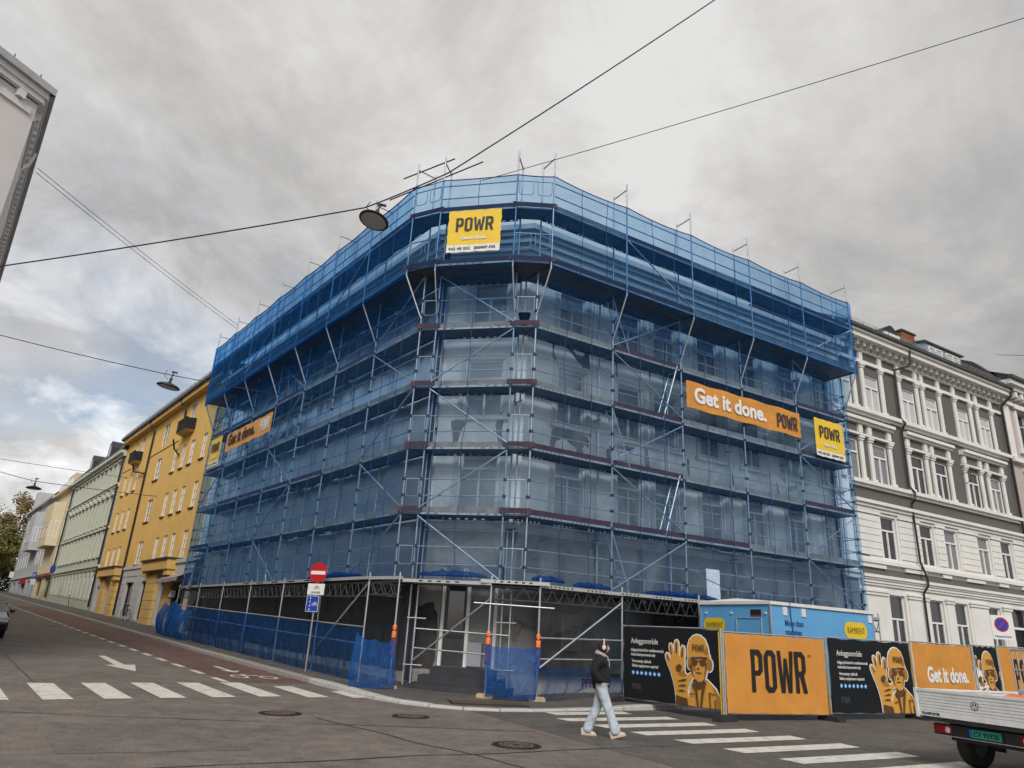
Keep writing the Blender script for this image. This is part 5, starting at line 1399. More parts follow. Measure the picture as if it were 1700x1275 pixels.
for k in range(15): tube('snow_guard_bracket', FR.P(U0 + .3 + k, WO + .7, 16.15), FR.P(U0 + .3 + k, WO + .7, 16.4), .012, 'steel_dark', hg)
for z in (16.3, 16.4): tube('snow_guard_rail', FR.P(U0, WO + .7, z), FR.P(U1, WO + .7, z), .012, 'galvanised', hg)
# dormer, chimneys, downpipes
b = MB(); b.prism([(0, 16.4), (0, 18.15), (3.2, 18.6), (3.2, 16.4)], FR.M(28.4, -2.0, 0) @ Matrix(((0, 1, 0, 0), (1, 0, 0, 0), (0, 0, 1, 0), (0, 0, 0, 1))), -1.75, 1.75); b.obj('dormer', 'zinc', hg)
b = MB(); b.prism([(-.12, 18.13), (-.12, 18.22), (3.2, 18.74), (3.2, 18.62)], FR.M(28.4, -2.0, 0) @ Matrix(((0, 1, 0, 0), (1, 0, 0, 0), (0, 0, 1, 0), (0, 0, 0, 1))), -1.95, 1.95); b.obj('dormer_roof', 'gutter', hg)
for u in (27.55, 29.25): window(FR, u, 17.1, 1.3, .9, -1.97, hg, 'd', 'white_paint', 'glass_sky_pale')
fbox('chimney', FR, 25.9, 27.3, -4.6, -3.7, 17.5, 19.2, 'white_paint', hg)
b = MB(); b.prism(ell(0, 0, .5, .5, 12, 0, 180), FR.M(26.5, -3.7, 19.2), 0, .9); b.obj('chimney_cowl', 'pipe_black', hg)
for r_ in range(9):
    for k in range(5):
        zz = 17.9 + r_ * .2
        fbox('brick', FR, 27.62 + k * .25 + (.06 if r_ % 2 else 0), 27.85 + k * .25 + (.06 if r_ % 2 else 0), -4.6, -3.72, zz, zz + .185, 'brick', hg)
fbox('chimney', FR, 27.64, 28.86, -4.58, -3.74, 17.5, 19.7, 'mortar' if 'mortar' in M else mat('mortar', (.22, .17, .14), .95), hg)
fbox('chimney_cap', FR, 27.55, 28.98, -4.65, -3.66, 19.701, 19.82, 'slate', hg)
b = MB(); b.path([FR.P(21.9, WO + .7, 16.0), FR.P(21.85, WO + .6, 15.1), FR.P(21.25, WO + .16, 14.85), FR.P(21.2, WO + .16, 12.4), FR.P(21.25, WO + .36, 12.1), FR.P(21.2, WO + .16, 11.8), FR.P(21.2, WO + .16, 9.1), FR.P(21.3, WO + .34, 8.8), FR.P(21.2, WO + .34, 8.45), FR.P(21.2, WO + .16, 8.3), FR.P(21.2, WO + .2, 5.7), FR.P(21.3, WO + .36, 5.0), FR.P(21.3, WO + .36, 4.7), FR.P(21.2, WO + .16, 4.35), FR.P(21.2, WO + .16, 1)], .047, 8); b.obj('downpipe', 'pipe_black', hg)
b = MB(); b.path([FR.P(31.4, WO + .75, 16.0), FR.P(31.35, WO + .7, 15.6), FR.P(31.2, WO + .2, 15.1), FR.P(31.2, WO + .15, 1)], .06, 8); b.obj('downpipe', 'pipe_black', hg)
b = MB(); c_ = FR.P(26.3, WO + .02, 10.55); b.path([c_, FR.P(26.1, WO + .5, 10.5)], .02); b.path([FR.P(26.1, WO + .5, 10.5), FR.P(26.1, WO + .5, 10.1), FR.P(26.3, WO + .1, 10.0)], .02); b.obj('wire_bracket', 'pipe_black', hg)

# ---- pink house beyond
pk = thing('pink_house', 'pale pink house with white trim at the right picture edge', 'building', FR.P(38, -4, .8))
cp = [33.4, 35.8, 38.2, 40.6, 43]
rows_p = [(2.0, 2.2), (5.9, 2.1), (9.4, 2.1), (12.9, 2.2)]
wall(FR, 31.27, 45, -.3, 16.2, [(u - .55, u + .55, z, z + h) for u in cp for z, h in rows_p], 'pink_wall', 'wall', pk, WO + .1, .25)
for u in cp:
    for z, h in rows_p:
        window(FR, u, z, 1.1, h, WO - .05, pk, 't', 'cool_grey', 'glass')
        for s in (-1, 1): fbox('window_surround', FR, u + s * .58, u + s * .8, WO + .1, WO + .2, z - .1, z + h + .1, 'ivory', pk)
        fbox('window_head', FR, u - .95, u + .95, WO + .1, WO + .32, z + h + .12, z + h + .3, 'ivory', pk); fbox('window_sill', FR, u - .9, u + .9, WO + .1, WO + .25, z - .25, z - .11, 'ivory', pk)
for z0, z1, pr in ((4.6, 4.9, .35), (8.4, 8.6, .25), (12.0, 12.25, .25), (15.3, 15.5, .2), (16.1, 16.35, .55), (16.35, 16.6, .75)): fbox('band', FR, 31.3, 45, WO + .1, WO + .1 + pr, z0, z1, 'ivory', pk)
fbox('pilaster', FR, 31.4, 32.0, WO + .1, WO + .2, 12.3, 15.28, 'ivory', pk)
u = 31.6
while u < 45:
    fbox('modillion', FR, u - .13, u + .13, WO + .1, WO + .6, 15.75, 16.05, 'ivory', pk); u += .65
fbox('gutter', FR, 31.2, 45, WO + .8, WO + 1.0, 16.62, 16.8, 'gutter', pk)
rb = MB(); rb.add([FR.P(31.2, WO + .9, 16.8), FR.P(45, WO + .9, 16.8), FR.P(45, -4, 18.6), FR.P(31.2, -4, 18.6), FR.P(31.2, -4, 15), FR.P(31.2, WO, 15)], [(0, 1, 2, 3)]); rb.obj('roof', 'slate', pk)
b = MB(); b.prism([(.15, 15), (.15, 16.75), (1.0, 17.75), (3.0, 18.9), (5.5, 19.3), (5.5, 15)], FR.M(31.35, WO, 0) @ Matrix(((0, 1, 0, 0), (1, 0, 0, 0), (0, 0, 1, 0), (0, 0, 0, 1))), -.06, .3); b.obj('fire_wall', 'brick', pk)
b = MB(); b.prism([(.0, 16.9), (.0, 17.1), (.9, 18.1), (3.0, 19.2), (5.5, 19.6), (5.5, 19.3), (3.0, 18.9), (1.0, 17.76)], FR.M(31.35, WO, 0) @ Matrix(((0, 1, 0, 0), (1, 0, 0, 0), (0, 0, 1, 0), (0, 0, 0, 1))), -.15, .5); b.obj('fire_wall_cap', 'gutter', pk)
eb = MB(); eb.add([FR.P(31.27, WO + .1, -.3), FR.P(31.27, -9, -.3), FR.P(31.27, -9, 15.5), FR.P(31.27, WO + .1, 15.5)], [(0, 1, 2, 3)]); eb.obj('end_wall', 'pink_wall', pk)

# ---- near grey house at the upper left
E0 = V2(-13.88, 17.01)
FN = Face(E0, dL, -nL, dL)
d2 = V2(-.347, -.938).normalized()
FN2 = Face(E0, d2, V2(-d2.y, d2.x), -d2)
ng = thing('near_grey_house', 'light grey house corner with white dentil cornice at the upper left edge', 'building', (-18, 17, 0))
for F, ln, tz in ((FN, 118, 1), (FN2, 8, 0)):  # street wall extended out of view so the panes opposite reflect dark
    hw = [(u, z) for u in ([5.5 + 2.6 * i for i in range(11)] if tz else [2.5, 5.2]) for z in (1.6, 4.9, 8.2, 11.5)]
    wall(F, .14, ln, -.3, 15.4, [(u - .55, u + .55, z, z + 2.0) for u, z in hw], 'near_grey', 'wall', ng, -.25, .15)
    for u, z in hw:
        window(F, u, z, 1.1, 2.0, -.33, ng, 't', 'white_paint', 'glass')
        for s in (-1, 1): fbox('window_surround', F, u + s * .58, u + s * .84, -.25, -.19, z - .1, z + 2.25, 'white_paint', ng)
        fbox('window_head', F, u - .579, u + .579, -.25, -.185, z + 2.03, z + 2.25, 'white_paint', ng); fbox('window_sill', F, u - .9, u + .9, -.25, -.12, z - .24, z - .105, 'white_paint', ng)
    fbox('frieze', F, .3, ln, -.25, -.19, 14.95, 15.15, 'white_paint', ng)
    fbox('cornice', F, .1, ln, -.25, -.10, 15.45, 15.62, 'white_paint', ng); fbox('cornice', F, .05, ln, -.25, -.04, 15.62, 15.8, 'white_paint', ng)
    fbox('gutter', F, -.05, ln, -.06, .08, 15.8, 16.02, 'zinc_dark' if 'zinc_dark' in M else mat('zinc_dark', (.42, .43, .44), .5, metal=.1, var=.15), ng)
    u = .7
    while u < min(ln, 24):
        fbox('dentil', F, u - .11, u + .11, -.25, -.10, 15.2, 15.44, 'white_paint', ng); u += .42 if tz else .8
    rb = MB(); rb.add([F.P(0, 0, 16.03), F.P(ln, 0, 16.03), F.P(ln, -5, 18.2), F.P(4, -5, 18.2)], [(0, 1, 2, 3)]); rb.obj('roof', 'slate', ng)
for k in range(9): tube('snow_guard_bracket', FN2.P(.4 + k * .8, -.1, 16.02), FN2.P(.4 + k * .8, -.1, 16.25), .015, 'steel_dark', ng)
b = MB(); b.path([FN.P(3.6, 0, 15.9), FN.P(3.6, -.1, 15.3), FN.P(3.3, -.28, 14.9), FN.P(3.3, -.28, 1)], .07, 8); b.obj('downpipe', 'white_paint', ng)

# ================================================================ SITE FENCE, CABIN, TRUCK
mat('foot_black', (.03, .03, .031), .8, var=.25, vs=8, bump=.4, bs=30)
mat('pole_yellow', (.55, .33, .02), .5, var=.15)
flat('print_orange', (.60, .29, .05), .6); flat('print_shade', (.10, .045, .014), .6); flat('print_mid', (.33, .15, .03), .6); flat('icon_blue', (.05, .26, .62), .6); flat('print_faint', (.045, .048, .052), .6)
fence_pts = [V2(3.45, 20.95), V2(5.48, 18.36), V2(8.60, 19.72), V2(11.7, 21.27), V2(14.6, 23.1), V2(15.92, 23.9), V2(18.9, 25.7)]
def grow(pl, k):
    cx = sum(p[0] for p in pl) / len(pl); cy = sum(p[1] for p in pl) / len(pl)
    o_ = []
    n = len(pl)
    area = sum(pl[i][0] * pl[(i + 1) % n][1] - pl[(i + 1) % n][0] * pl[i][1] for i in range(n))
    s = 1 if area > 0 else -1
    for i in range(n):
        a, b_, c_ = Vector(pl[i - 1]), Vector(pl[i]), Vector(pl[(i + 1) % n])
        t = ((b_ - a).normalized() + (c_ - b_).normalized()).normalized()
        o_.append((b_.x + t.y * k * s, b_.y - t.x * k * s))
    return o_
# the printed worker: helmet, glasses, ear defenders, raised glove (unit: panel 1 wide x 1 high mapped to W x Hh)
HAND = [(.575, .0), (.57, .16), (.555, .28), (.525, .42), (.50, .50), (.475, .60), (.472, .64), (.485, .665), (.503, .655), (.518, .60), (.535, .56), (.525, .66), (.513, .74), (.515, .785), (.532, .795), (.547, .77), (.557, .70), (.565, .60), (.57, .70), (.567, .79), (.575, .835), (.595, .845), (.61, .82), (.612, .74), (.612, .61), (.625, .66), (.632, .74), (.645, .775), (.665, .765), (.672, .73), (.668, .62), (.665, .50), (.668, .42), (.69, .39), (.735, .43), (.765, .455), (.785, .44), (.78, .405), (.74, .35), (.71, .27), (.69, .20), (.70, .10), (.72, .0)]
HELM = [(.695, .64), (.70, .76), (.72, .85), (.755, .905), (.79, .925), (.83, .915), (.87, .87), (.895, .78), (.905, .68), (.915, .655), (.905, .625), (.86, .645), (.78, .645), (.71, .62)]
FACE = [(.725, .63), (.72, .52), (.735, .43), (.76, .36), (.80, .315), (.835, .33), (.87, .39), (.885, .48), (.892, .63)]
EARL = ell(.715, .545, .022, .075, 12); EARR = ell(.905, .545, .03, .085, 12)
BODY = [(.70, .0), (.70, .15), (.735, .27), (.775, .33), (.80, .29), (.84, .28), (.875, .36), (.91, .31), (.96, .24), (1.0, .14), (1.0, .0)]
DARK = [[(.735, .63), (.895, .645), (.885, .60), (.82, .615), (.74, .595)], [(.735, .60), (.79, .595), (.795, .54), (.77, .515), (.742, .53)], [(.815, .60), (.875, .605), (.872, .535), (.84, .515), (.818, .54)], [(.79, .59), (.82, .59), (.82, .575), (.79, .575)], [(.775, .435), (.80, .445), (.835, .435), (.835, .425), (.80, .425), (.775, .425)], [(.76, .36), (.80, .315), (.84, .33), (.865, .38), (.86, .30), (.845, .24), (.80, .22), (.77, .28)], [(.795, .50), (.81, .50), (.815, .475), (.79, .475)], [(.72, .52), (.735, .43), (.76, .37), (.745, .45), (.735, .55)], [(.88, .48), (.885, .60), (.87, .52)],
        [(.585, .50), (.62, .53), (.645, .50), (.63, .44), (.60, .42), (.58, .45)], [(.49, .62), (.495, .64), (.52, .57), (.515, .555)], [(.525, .76), (.535, .76), (.545, .66), (.535, .65)], [(.585, .81), (.6, .81), (.6, .67), (.585, .67)], [(.648, .74), (.66, .74), (.655, .62), (.64, .62)], [(.59, .30), (.66, .34), (.70, .33), (.66, .31)], [(.59, .24), (.66, .27), (.69, .25), (.65, .24)], [(.59, .18), (.64, .20), (.68, .18), (.64, .17)], [(.58, .0), (.58, .12), (.69, .09), (.70, .0)],
        [(.735, .27), (.775, .33), (.79, .24), (.80, .0), (.785, .0), (.77, .20)], [(.86, .32), (.88, .34), (.85, .16), (.83, .0), (.815, .0), (.83, .2)], [(.90, .20), (.955, .18), (.955, .165), (.90, .185)], [(.90, .185), (.91, .185), (.915, .0), (.905, .0)], [(.95, .12), (.96, .12), (.965, .0), (.955, .0)], [(.72, .16), (.765, .17), (.765, .155), (.72, .145)]]
MID = [[(.725, .63), (.72, .52), (.735, .43), (.76, .37), (.78, .45), (.765, .55), (.77, .63)], [(.60, .42), (.665, .45), (.668, .42), (.69, .38), (.65, .36), (.60, .38)], [(.86, .36), (.885, .48), (.89, .60), (.87, .55), (.85, .42)], [(.85, .70), (.895, .78), (.905, .68), (.88, .66)], [(.93, .27), (1.0, .14), (1.0, .0), (.97, .0), (.96, .14)]]
def worker(F, W, Hh, z0, o, parent, cut=0.0):
    sx = lambda pl: [((a - cut) * W, b_ * Hh) for a, b_ in pl]
    lay = [('print_white', [grow(sx(p), .025) for p in (HAND, HELM, BODY, EARL, EARR)], 0)]
    def clipx(pl): return [(min(W * (1 - cut) - .005, max(.005, x)), min(Hh - .005, max(.005, y))) for x, y in pl]
    k = 0
    for m, pls in (('print_white', [grow(sx(p), .03) for p in (BODY, FACE, EARL, EARR, HELM, HAND)]), ('print_orange', [sx(p) for p in (BODY,)]), ('print_mid', [sx(EARL), sx(EARR)]), ('print_orange', [sx(FACE)]), ('print_mid', [sx(p) for p in MID[:1] + MID[2:3] + MID[4:]]), ('print_orange', [sx(HELM)]), ('print_mid', [sx(MID[3])]), ('print_orange', [sx(HAND)]), ('print_mid', [sx(MID[1])]), ('print_shade', [sx(p) for p in DARK])):
        for pl in pls:
            if max(x for x, y in pl) <= .01: continue
            k += 1
            me = shape2d([clipx(pl)], .0002); me.materials.append(M[m])
            inst('printed_figure', me, F.T(0, o + .0012 * k, z0), parent)
    if cut < .7:
        me = shape2d([[(a * .115 * W, b_ * .085 * Hh) for a, b_ in q] for q in POWR], .0002); me.materials.append(M['print_shade'])
        inst('lettering', me, F.T((.755 - cut) * W, o + .0012 * (k + 1), z0 + .715 * Hh), parent)
def panel(i, kind, label):
    p, q = fence_pts[i], fence_pts[i + 1]
    F, W = face_between(p, q)
    z = ground(*((p + q) / 2)) + (.02 if i else .09)
    t = thing('site_fence', label, 'fence', F.P(W / 2, 0, z), 'site fence panels with printed covers')
    w0, w1 = .06, W - .06
    for u in (w0, w1): tube('post', F.P(u, -.03, z + .03), F.P(u, -.03, z + 2.0), .021, 'galvanised', t)
    for zz in (.14, 1.98): tube('frame_rail', F.P(w0, -.03, z + zz), F.P(w1, -.03, z + zz), .019, 'galvanised', t)
    b = MB()
    for k in range(1, 22): b.tube(F.P(w0 + (w1 - w0) * k / 22, -.03, z + .14), F.P(w0 + (w1 - w0) * k / 22, -.03, z + 1.98), .003, 4, caps=False)
    for k in range(1, 9): b.tube(F.P(w0, -.03, z + .14 + 1.84 * k / 9), F.P(w1, -.03, z + .14 + 1.84 * k / 9), .003, 4, caps=False)
    b.obj('wire_mesh', 'galvanised', t)
    cz0, cz1 = z + .15, z + 1.95
    cl = cloth(F, w0 + .02, w1 - .02, cz0, cz1, .012, 'banner_orange' if kind in 'PG' else 'banner_black', 'printed_cover', t, i * 3.3, (.026 if kind in 'PG' else .010), (34, 20), pull=.010)
    for k in range(6):
        u = w0 + (w1 - w0) * k / 5
        for zz in (1.965, .145): tube('cable_tie', F.P(u, .015, z + zz), F.P(u, -.055, z + zz), .006, 'pipe_black', t)
    if kind == 'W':
        fw_, fh = w1 - w0 - .04, 1.8
        F2 = Face(V2(*F.P(w0 + .02, 0, 0).xy), F.d, F.n, F.right)
        worker(F2, fw_, fh, cz0, .018, t)
        words(F2, 'Anleggsområde', .09 * fw_, .02, cz0 + .77 * fh, .20, 'print_white', t, .0, fit=.30 * fw_)
        words(F2, 'Adgang forbudt for uvedkommende\nAuthorized personnel only', .09 * fw_, .02, cz0 + .66 * fh, .105, 'print_white', t, .001, fit=.36 * fw_, line=1.1)
        words(F2, 'Verneutstyr påbudt\nSafety equipment required', .10 * fw_, .02, cz0 + .505 * fh, .105, 'print_white', t, .001, fit=.29 * fw_, line=1.1)
        for k in range(7):
            me = shape2d([ell(0, 0, .055, .055, 16)], .0002); me.materials.append(M['icon_blue']); inst('safety_icon', me, F2.T((.115 + .047 * k) * fw_, .02, cz0 + .36 * fh), t)
            me = shape2d([[(-.02, -.03), (.02, -.03), (.012, .0), (.022, .02), (0, .035), (-.02, .02)]], .0002); me.materials.append(M['print_white']); inst('safety_icon', me, F2.T((.115 + .047 * k) * fw_, .0215, cz0 + .36 * fh, 1, 1, k * .9), t)
        logo(F2, .10 * fw_, .019, cz0 + .13 * fh, .10 * fw_, .085 * fh, 'print_faint', t)
    if kind == 'V':
        fw_, fh = w1 - w0 - .04, 1.8
        F2 = Face(V2(*F.P(w0 + .02, 0, 0).xy), F.d, F.n, F.right)
        worker(F2, 3.3, fh, cz0, .018, t, 1 - fw_ / 3.3)
    if kind == 'P':
        logo(F, W * .25, .022, cz0 + .48, W * .53, .98, 'print_black', t)
        words(F, 'TM', W * .80, .03, cz0 + 1.34, .09, 'print_shade', t, 0)
    if kind == 'G':
        words(F, 'Get it done.', W * .20, .022, cz0 + .78, .56, 'print_white', t, .022, fit=W * .66)
    return F, W
def fence_foot(F, u, z):
    b = MB(); m_f = F.M(u, 0, z - (.02 if z > .02 else 0))
    b.box((-.12, -.34, 0), (.12, .34, .10), m_f); b.box((-.10, -.28, .10), (.10, .28, .14), m_f); b.box((-.06, -.10, .14), (.06, .10, .17), m_f)
    return b
names = ['black fence cover with printed worker, nearest the walking person', 'orange fence cover with large black POWR lettering', 'black fence cover with printed worker and raised glove, in front of the cabin', 'orange fence cover with white Get it done. above the truck bed', 'narrow black fence cover with cropped printed worker, behind the truck bed', 'orange fence cover at the right picture edge behind the truck']
kinds = 'WPWGVP'
for i, (nm, kd) in enumerate(zip(names, kinds)):
    panel(i, kd, nm)
where = ['at the corner end of the fence on the pavement', 'where the fence bends towards the right street', 'right of the orange POWR cover', 'left of the truck bed under the fence', 'hidden behind the truck bed', 'behind the truck cab', 'at the far right end of the fence']
for i, p in enumerate(fence_pts):
    F, W = face_between(fence_pts[max(0, i - 1)], fence_pts[max(0, i - 1) + 1])
    z = ground(p.x, p.y) + (.075 if i == 0 else 0)
    o = fence_foot(Face(p, F.d, F.n, F.right), 0, z + .001).obj('rubber_block', 'foot_black')
    tag(o, 'black rubber fence weight %s' % where[i], 'fence weight', 'fence weights')
for i in (1, 2, 3):
    p = fence_pts[i]
    F, W = face_between(p, fence_pts[i + 1] if i + 1 < len(fence_pts) else p)
    z = ground(p.x, p.y)
    b = MB()
    for du in (-.05, .05): b.tube(F.P(du, -.06, z + .15), F.P(du, -.06, z + 2.0), .016, 8)
    tag(b.obj('warning_pole', 'pole_yellow'), 'pair of yellow poles at the fence joint %s' % ['', 'left of the POWR cover', 'right of the POWR cover', 'left of the Get it done. cover'][i], 'pole', 'yellow poles at the fence joints')

# ---- site cabin
sb = thing('site_cabin', 'light blue site cabin trailer with white roof behind the fence', 'site cabin', FR.P(8.3, 2.1, .2))
mat('cabin_blue', (.11, .35, .64), .45, var=.06, vs=1.5, dirt=.10, dcol=(.2, .25, .3), ds=1.5)
mat('cabin_white', (.68, .68, .65), .5, var=.06, vs=2)
mat('rubber', (.018, .018, .018), .8, var=.2)
cu0, cu1, co0, co1, cz0, cz1 = 5.95, 10.62, .85, 3.5, .55, 2.88
fbox('body', FR, cu0, cu1, co0, co1, cz0, cz1, 'cabin_blue', sb)
b = MB(); mr = FR.M(0, 0, 0)
def cp_(u, o, z): return FR.P(u, o, z)
b.add([cp_(cu0 - .05, co0 - .05, 2.882), cp_(cu1 + .05, co0 - .05, 2.882), cp_(cu1 + .05, co1 + .05, 2.882), cp_(cu0 - .05, co1 + .05, 2.882), cp_(cu0 - .05, co0 - .05, 2.97), cp_(cu1 + .05, co0 - .05, 2.97), cp_(cu1 + .05, co1 + .05, 2.97), cp_(cu0 - .05, co1 + .05, 2.97), cp_(cu0 + .1, (co0 + co1) / 2, 3.06), cp_(cu1 - .1, (co0 + co1) / 2, 3.06)], [(3, 2, 1, 0), (0, 1, 5, 4), (1, 2, 6, 5), (2, 3, 7, 6), (3, 0, 4, 7), (4, 5, 9, 8), (6, 7, 8, 9), (7, 4, 8), (5, 6, 9)]); b.obj('roof', 'cabin_white', sb)
for u, o_ in ((cu0, co1), (cu1, co1), (cu0, co0)): fbox('corner_strip', FR, u - .03, u + .03, o_ - .03, o_ + .012, cz0, cz1 - .002, 'galvanised', sb)
FK = Face(V2(*FR.P(cu0, co0, 0).xy), nR, -dR, nR)     # short end towards the corner; u runs from back to front
def pill(F, u, o, z, wd, ht, m, parent):
    r = ht / 2
    pl = ell(wd / 2 - r, 0, r, r, 8, -90, 90) + ell(-wd / 2 + r, 0, r, r, 8, 90, 270)
    me = shape2d([pl], .0012); me.materials.append(M[m]); inst('badge', me, F.T(u, o, z), parent)
flat('badge_yellow', (.72, .50, .02), .5)
for F, u, z, wd, ht in ((FK, .55, 2.30, .86, .40), (FR, cu1 - .92, 2.36, 1.1, .48)):
    o_ = .012 if F is FK else co1 + .012
    pill(F, u, o_, z, wd, ht, 'badge_yellow', sb); words(F, 'RAMIRENT', u - wd * .38, o_ + .003, z - ht * .2, ht * .55, 'print_black', sb, .0, fit=wd * .76)
flat('print_navy', (.02, .05, .17), .6)
words(FR, 'More than\nmachines', cu0 + .55, co1 + .014, 2.34, .24, 'print_navy', sb, .002, fit=.78, line=1.0)
ed = [(1.42, .02), (1.42, 1.95), (2.32, 1.95), (2.32, .02)]
for (a, za), (c_, zb) in zip(ed, ed[1:]): tube('door_edge', FK.P(a, .015, .55 + za), FK.P(c_, .015, .55 + zb), .016, 'galvanised', sb)
fbox('door', FK, 1.44, 2.30, 0, .012, .58, 2.48, 'cabin_blue', sb)
flat('red_tag', (.20, .02, .02), .5)
fbox('name_tag', FK, 1.95, 2.32, 0, .014, 2.56, 2.74, 'print_black', sb); fbox('name_tag', FK, 1.96, 2.31, .014, .016, 2.56, 2.60, 'red_tag', sb)
for u in (cu0 + .5, cu0 + 1.3, cu1 - .25): fbox('vent_plate', FR, u, u + .16, co1, co1 + .03, 2.62, 2.84, 'cabin_white', sb)
for u in (.2, 1.2, 2.45): fbox('marker_lamp', FK, u, u + .07, 0, .03, 2.62, 2.67, 'cabin_white', sb)
fbox('notice', FK, .35, .72, .05, .06, 1.72, 1.95, 'banner_white', sb); words(FK, 'RAMIRENT', .39, .062, 1.85, .06, 'print_black', sb, 0)
for u in (7.6, 8.5):
    b = MB(); b.lathe([(.1, -.1), (.28, -.1), (.33, -.06), (.33, .06), (.28, .1), (.1, .1)], FR.M(u, co1 - .2, .36) @ Matrix.Rotation(R_(90), 4, 'X'), 20); b.obj('wheel', 'rubber', sb, True)
fbox('chassis', FR, cu0 + .2, cu1 - .2, co0 + .3, co1 - .3, .4, .548, 'steel_dark', sb)
b = MB(); b.path([FR.P(6.7, co1 + .06, 3.0), FR.P(6.75, co1 + .03, 2.6), FR.P(6.83, co1 + .03, 1.9), FR.P(6.9, co1 + .05, .8)], .013)
b.path([FR.P(6.4, .06, 4.6), FR.P(6.5, .6, 3.7), FR.P(6.65, 2.0, 3.15), FR.P(6.7, co1 + .06, 3.0)], .013)
tag(b.obj('power_cable', 'print_navy'), 'dark blue cable hanging down the long side of the site cabin', 'cable')

# ---- pickup with dropside bed
hd = R_(20.5)
tf = Vector((math.cos(hd), math.sin(hd), 0)); tl_ = Vector((-math.sin(hd), math.cos(hd), 0))
tc_ = Vector((7.51, 12.03, ground(7.51, 12.03) + .012))
TM = Matrix(((tf.x, tl_.x, 0, tc_.x), (tf.y, tl_.y, 0, tc_.y), (0, 0, 1, tc_.z), (0, 0, 0, 1)))
tr = thing('pickup_truck', 'white pickup truck with aluminium dropside bed cut off by the right picture edge', 'truck', tc_)
mat('alu', (.76, .76, .75), .5, metal=.1, var=.06, vs=5, dirt=.25, dcol=(.22, .21, .2), ds=3)
mat('truck_white', (.70, .70, .69), .35, var=.05, dirt=.12, dcol=(.3, .29, .27), ds=2, coat=.3)
mat('plastic_black', (.018, .018, .019), .55, var=.2)
flat('lens_red', (.28, .008, .012), .15); flat('lens_clear', (.75, .70, .68), .12); flat('plate_green', (.02, .36, .24), .5); flat('plate_blue', (.03, .10, .45), .5); flat('tarp_orange', (.85, .16, .05), .7)
def tb(name, a, b_, m, par=tr): o = MB(); o.box(a, b_, TM); return o.obj(name, m, par)
tb('bed_floor', (.05, -1.0, .70), (2.9, 1.0, .77), 'steel_dark')
tg = tb('tailgate', (0, -1.03, .77), (.025, 1.03, 1.18), 'alu')
for k in range(6):
    z = .86 + k * .046
    o = MB(); o.box((-.012, -.97, z), (0, .97, z + .034), TM); o.obj('rib', 'alu', tr)
tb('rim', (-.02, -1.04, 1.145), (.035, 1.04, 1.185), 'alu'); tb('rim', (-.016, -1.04, .77), (.0, 1.04, .855), 'alu')
for s in (-1, 1):
    tb('corner_post', (-.022, s * 1.03 - .025, .74), (.05, s * 1.03 + .025, 1.19), 'alu')
    tb('side_board', (.05, s * 1.03 - .012, .77), (2.9, s * 1.03 + .012, 1.17), 'alu'); tb('rim', (.05, s * 1.03 - .024, 1.145), (2.9, s * 1.03 + .024, 1.18), 'alu')
FT = Face(V2(tc_.x, tc_.y), V2(-tl_.x, -tl_.y), V2(-tf.x, -tf.y), V2(-tl_.x, -tl_.y))
zt = tc_.z
words(FT, 'TRANSPORTER', -.95, .0175, zt + .79, .055, 'print_black', tr, .002, fit=.34)
for m, pls in (('print_black', [ell(0, 0, .065, .065, 20)]), ('alu', [ell(0, 0, .056, .056, 20), ell(0, 0, .05, .05, 20)]), ('alu', [[(-.022, .045), (-.012, .045), (0, .015), (.012, .045), (.022, .045), (.005, .004), (-.005, .004)]]), ('alu', [[(-.046, .018), (-.036, .022), (-.02, -.022), (-.008, .0), (.008, .0), (.02, -.022), (.036, .022), (.046, .018), (.025, -.042), (.015, -.042), (0, -.014), (-.015, -.042), (-.025, -.042)]])):
    me = shape2d(pls, .0008); me.materials.append(M[m]); inst('emblem', me, FT.T(.02, .018 if m == 'print_black' else .0205, zt + 1.0), tr)
tb('light_bar', (.16, -.90, .50), (.26, .90, .665), 'plastic_black'); tb('under_shield', (.35, -.75, .42), (.5, .75, .72), 'plastic_black'); tb('bar_edge', (.155, -.91, .488), (.265, .91, .50), 'galvanised')
for s in (-1, 1):
    tb('tail_light', (.148, s * .88 if s > 0 else -.88, .525), (.16, s * .56, .645), 'lens_red') if s > 0 else tb('tail_light', (.148, -.88, .525), (.16, -.56, .645), 'lens_red')
    b = MB(); b.lathe([(.001, .012), (.04, .008), (.048, 0)], TM @ Matrix.Translation((.147, s * .64, .585)) @ Matrix.Rotation(R_(-90), 4, 'Y'), 16); b.obj('reversing_light', 'lens_clear', tr, True)
tb('plate_holder', (.145, -.30, .515), (.16, .30, .65), 'plastic_black'); tb('number_plate', (.140, -.26, .525), (.146, .26, .64), 'plate_green'); tb('plate_band', (.138, .215, .525), (.1399, .26, .64), 'plate_blue')
words(FT, 'CV 95920', -.19, -.136, zt + .545, .105, 'print_black', tr, .002, fit=.42)
tb('chassis', (.3, -.45, .45), (4.8, .45, .69), 'plastic_black')
for s in (-1, 1):
    for xw in (.92, 4.3):
        mw = TM @ Matrix.Translation((xw, s * .78, .335)) @ Matrix.Rotation(R_(90), 4, 'X')
        b = MB(); b.lathe([(.18, -.11), (.30, -.115), (.335, -.08), (.335, .08), (.30, .115), (.18, .11)], mw, 28)
        wo = b.obj('wheel', 'rubber', tr, True)
        b = MB(); b.lathe([(.001, .07), (.15, .07), (.19, .10), (.19, -.10), (.15, -.07), (.001, -.07)], mw, 20); rm = b.obj('rim', 'steel_dark', None, True); rm.parent = wo; rm.matrix_parent_inverse = Matrix.Identity(4)
    tb('mudguard', (.45, s * .78 - .15, .66), (1.40, s * .78 + .15, .70), 'plastic_black'); tb('mud_flap', (1.42, s * .78 - .14, .24), (1.45, s * .78 + .14, .68), 'plastic_black')
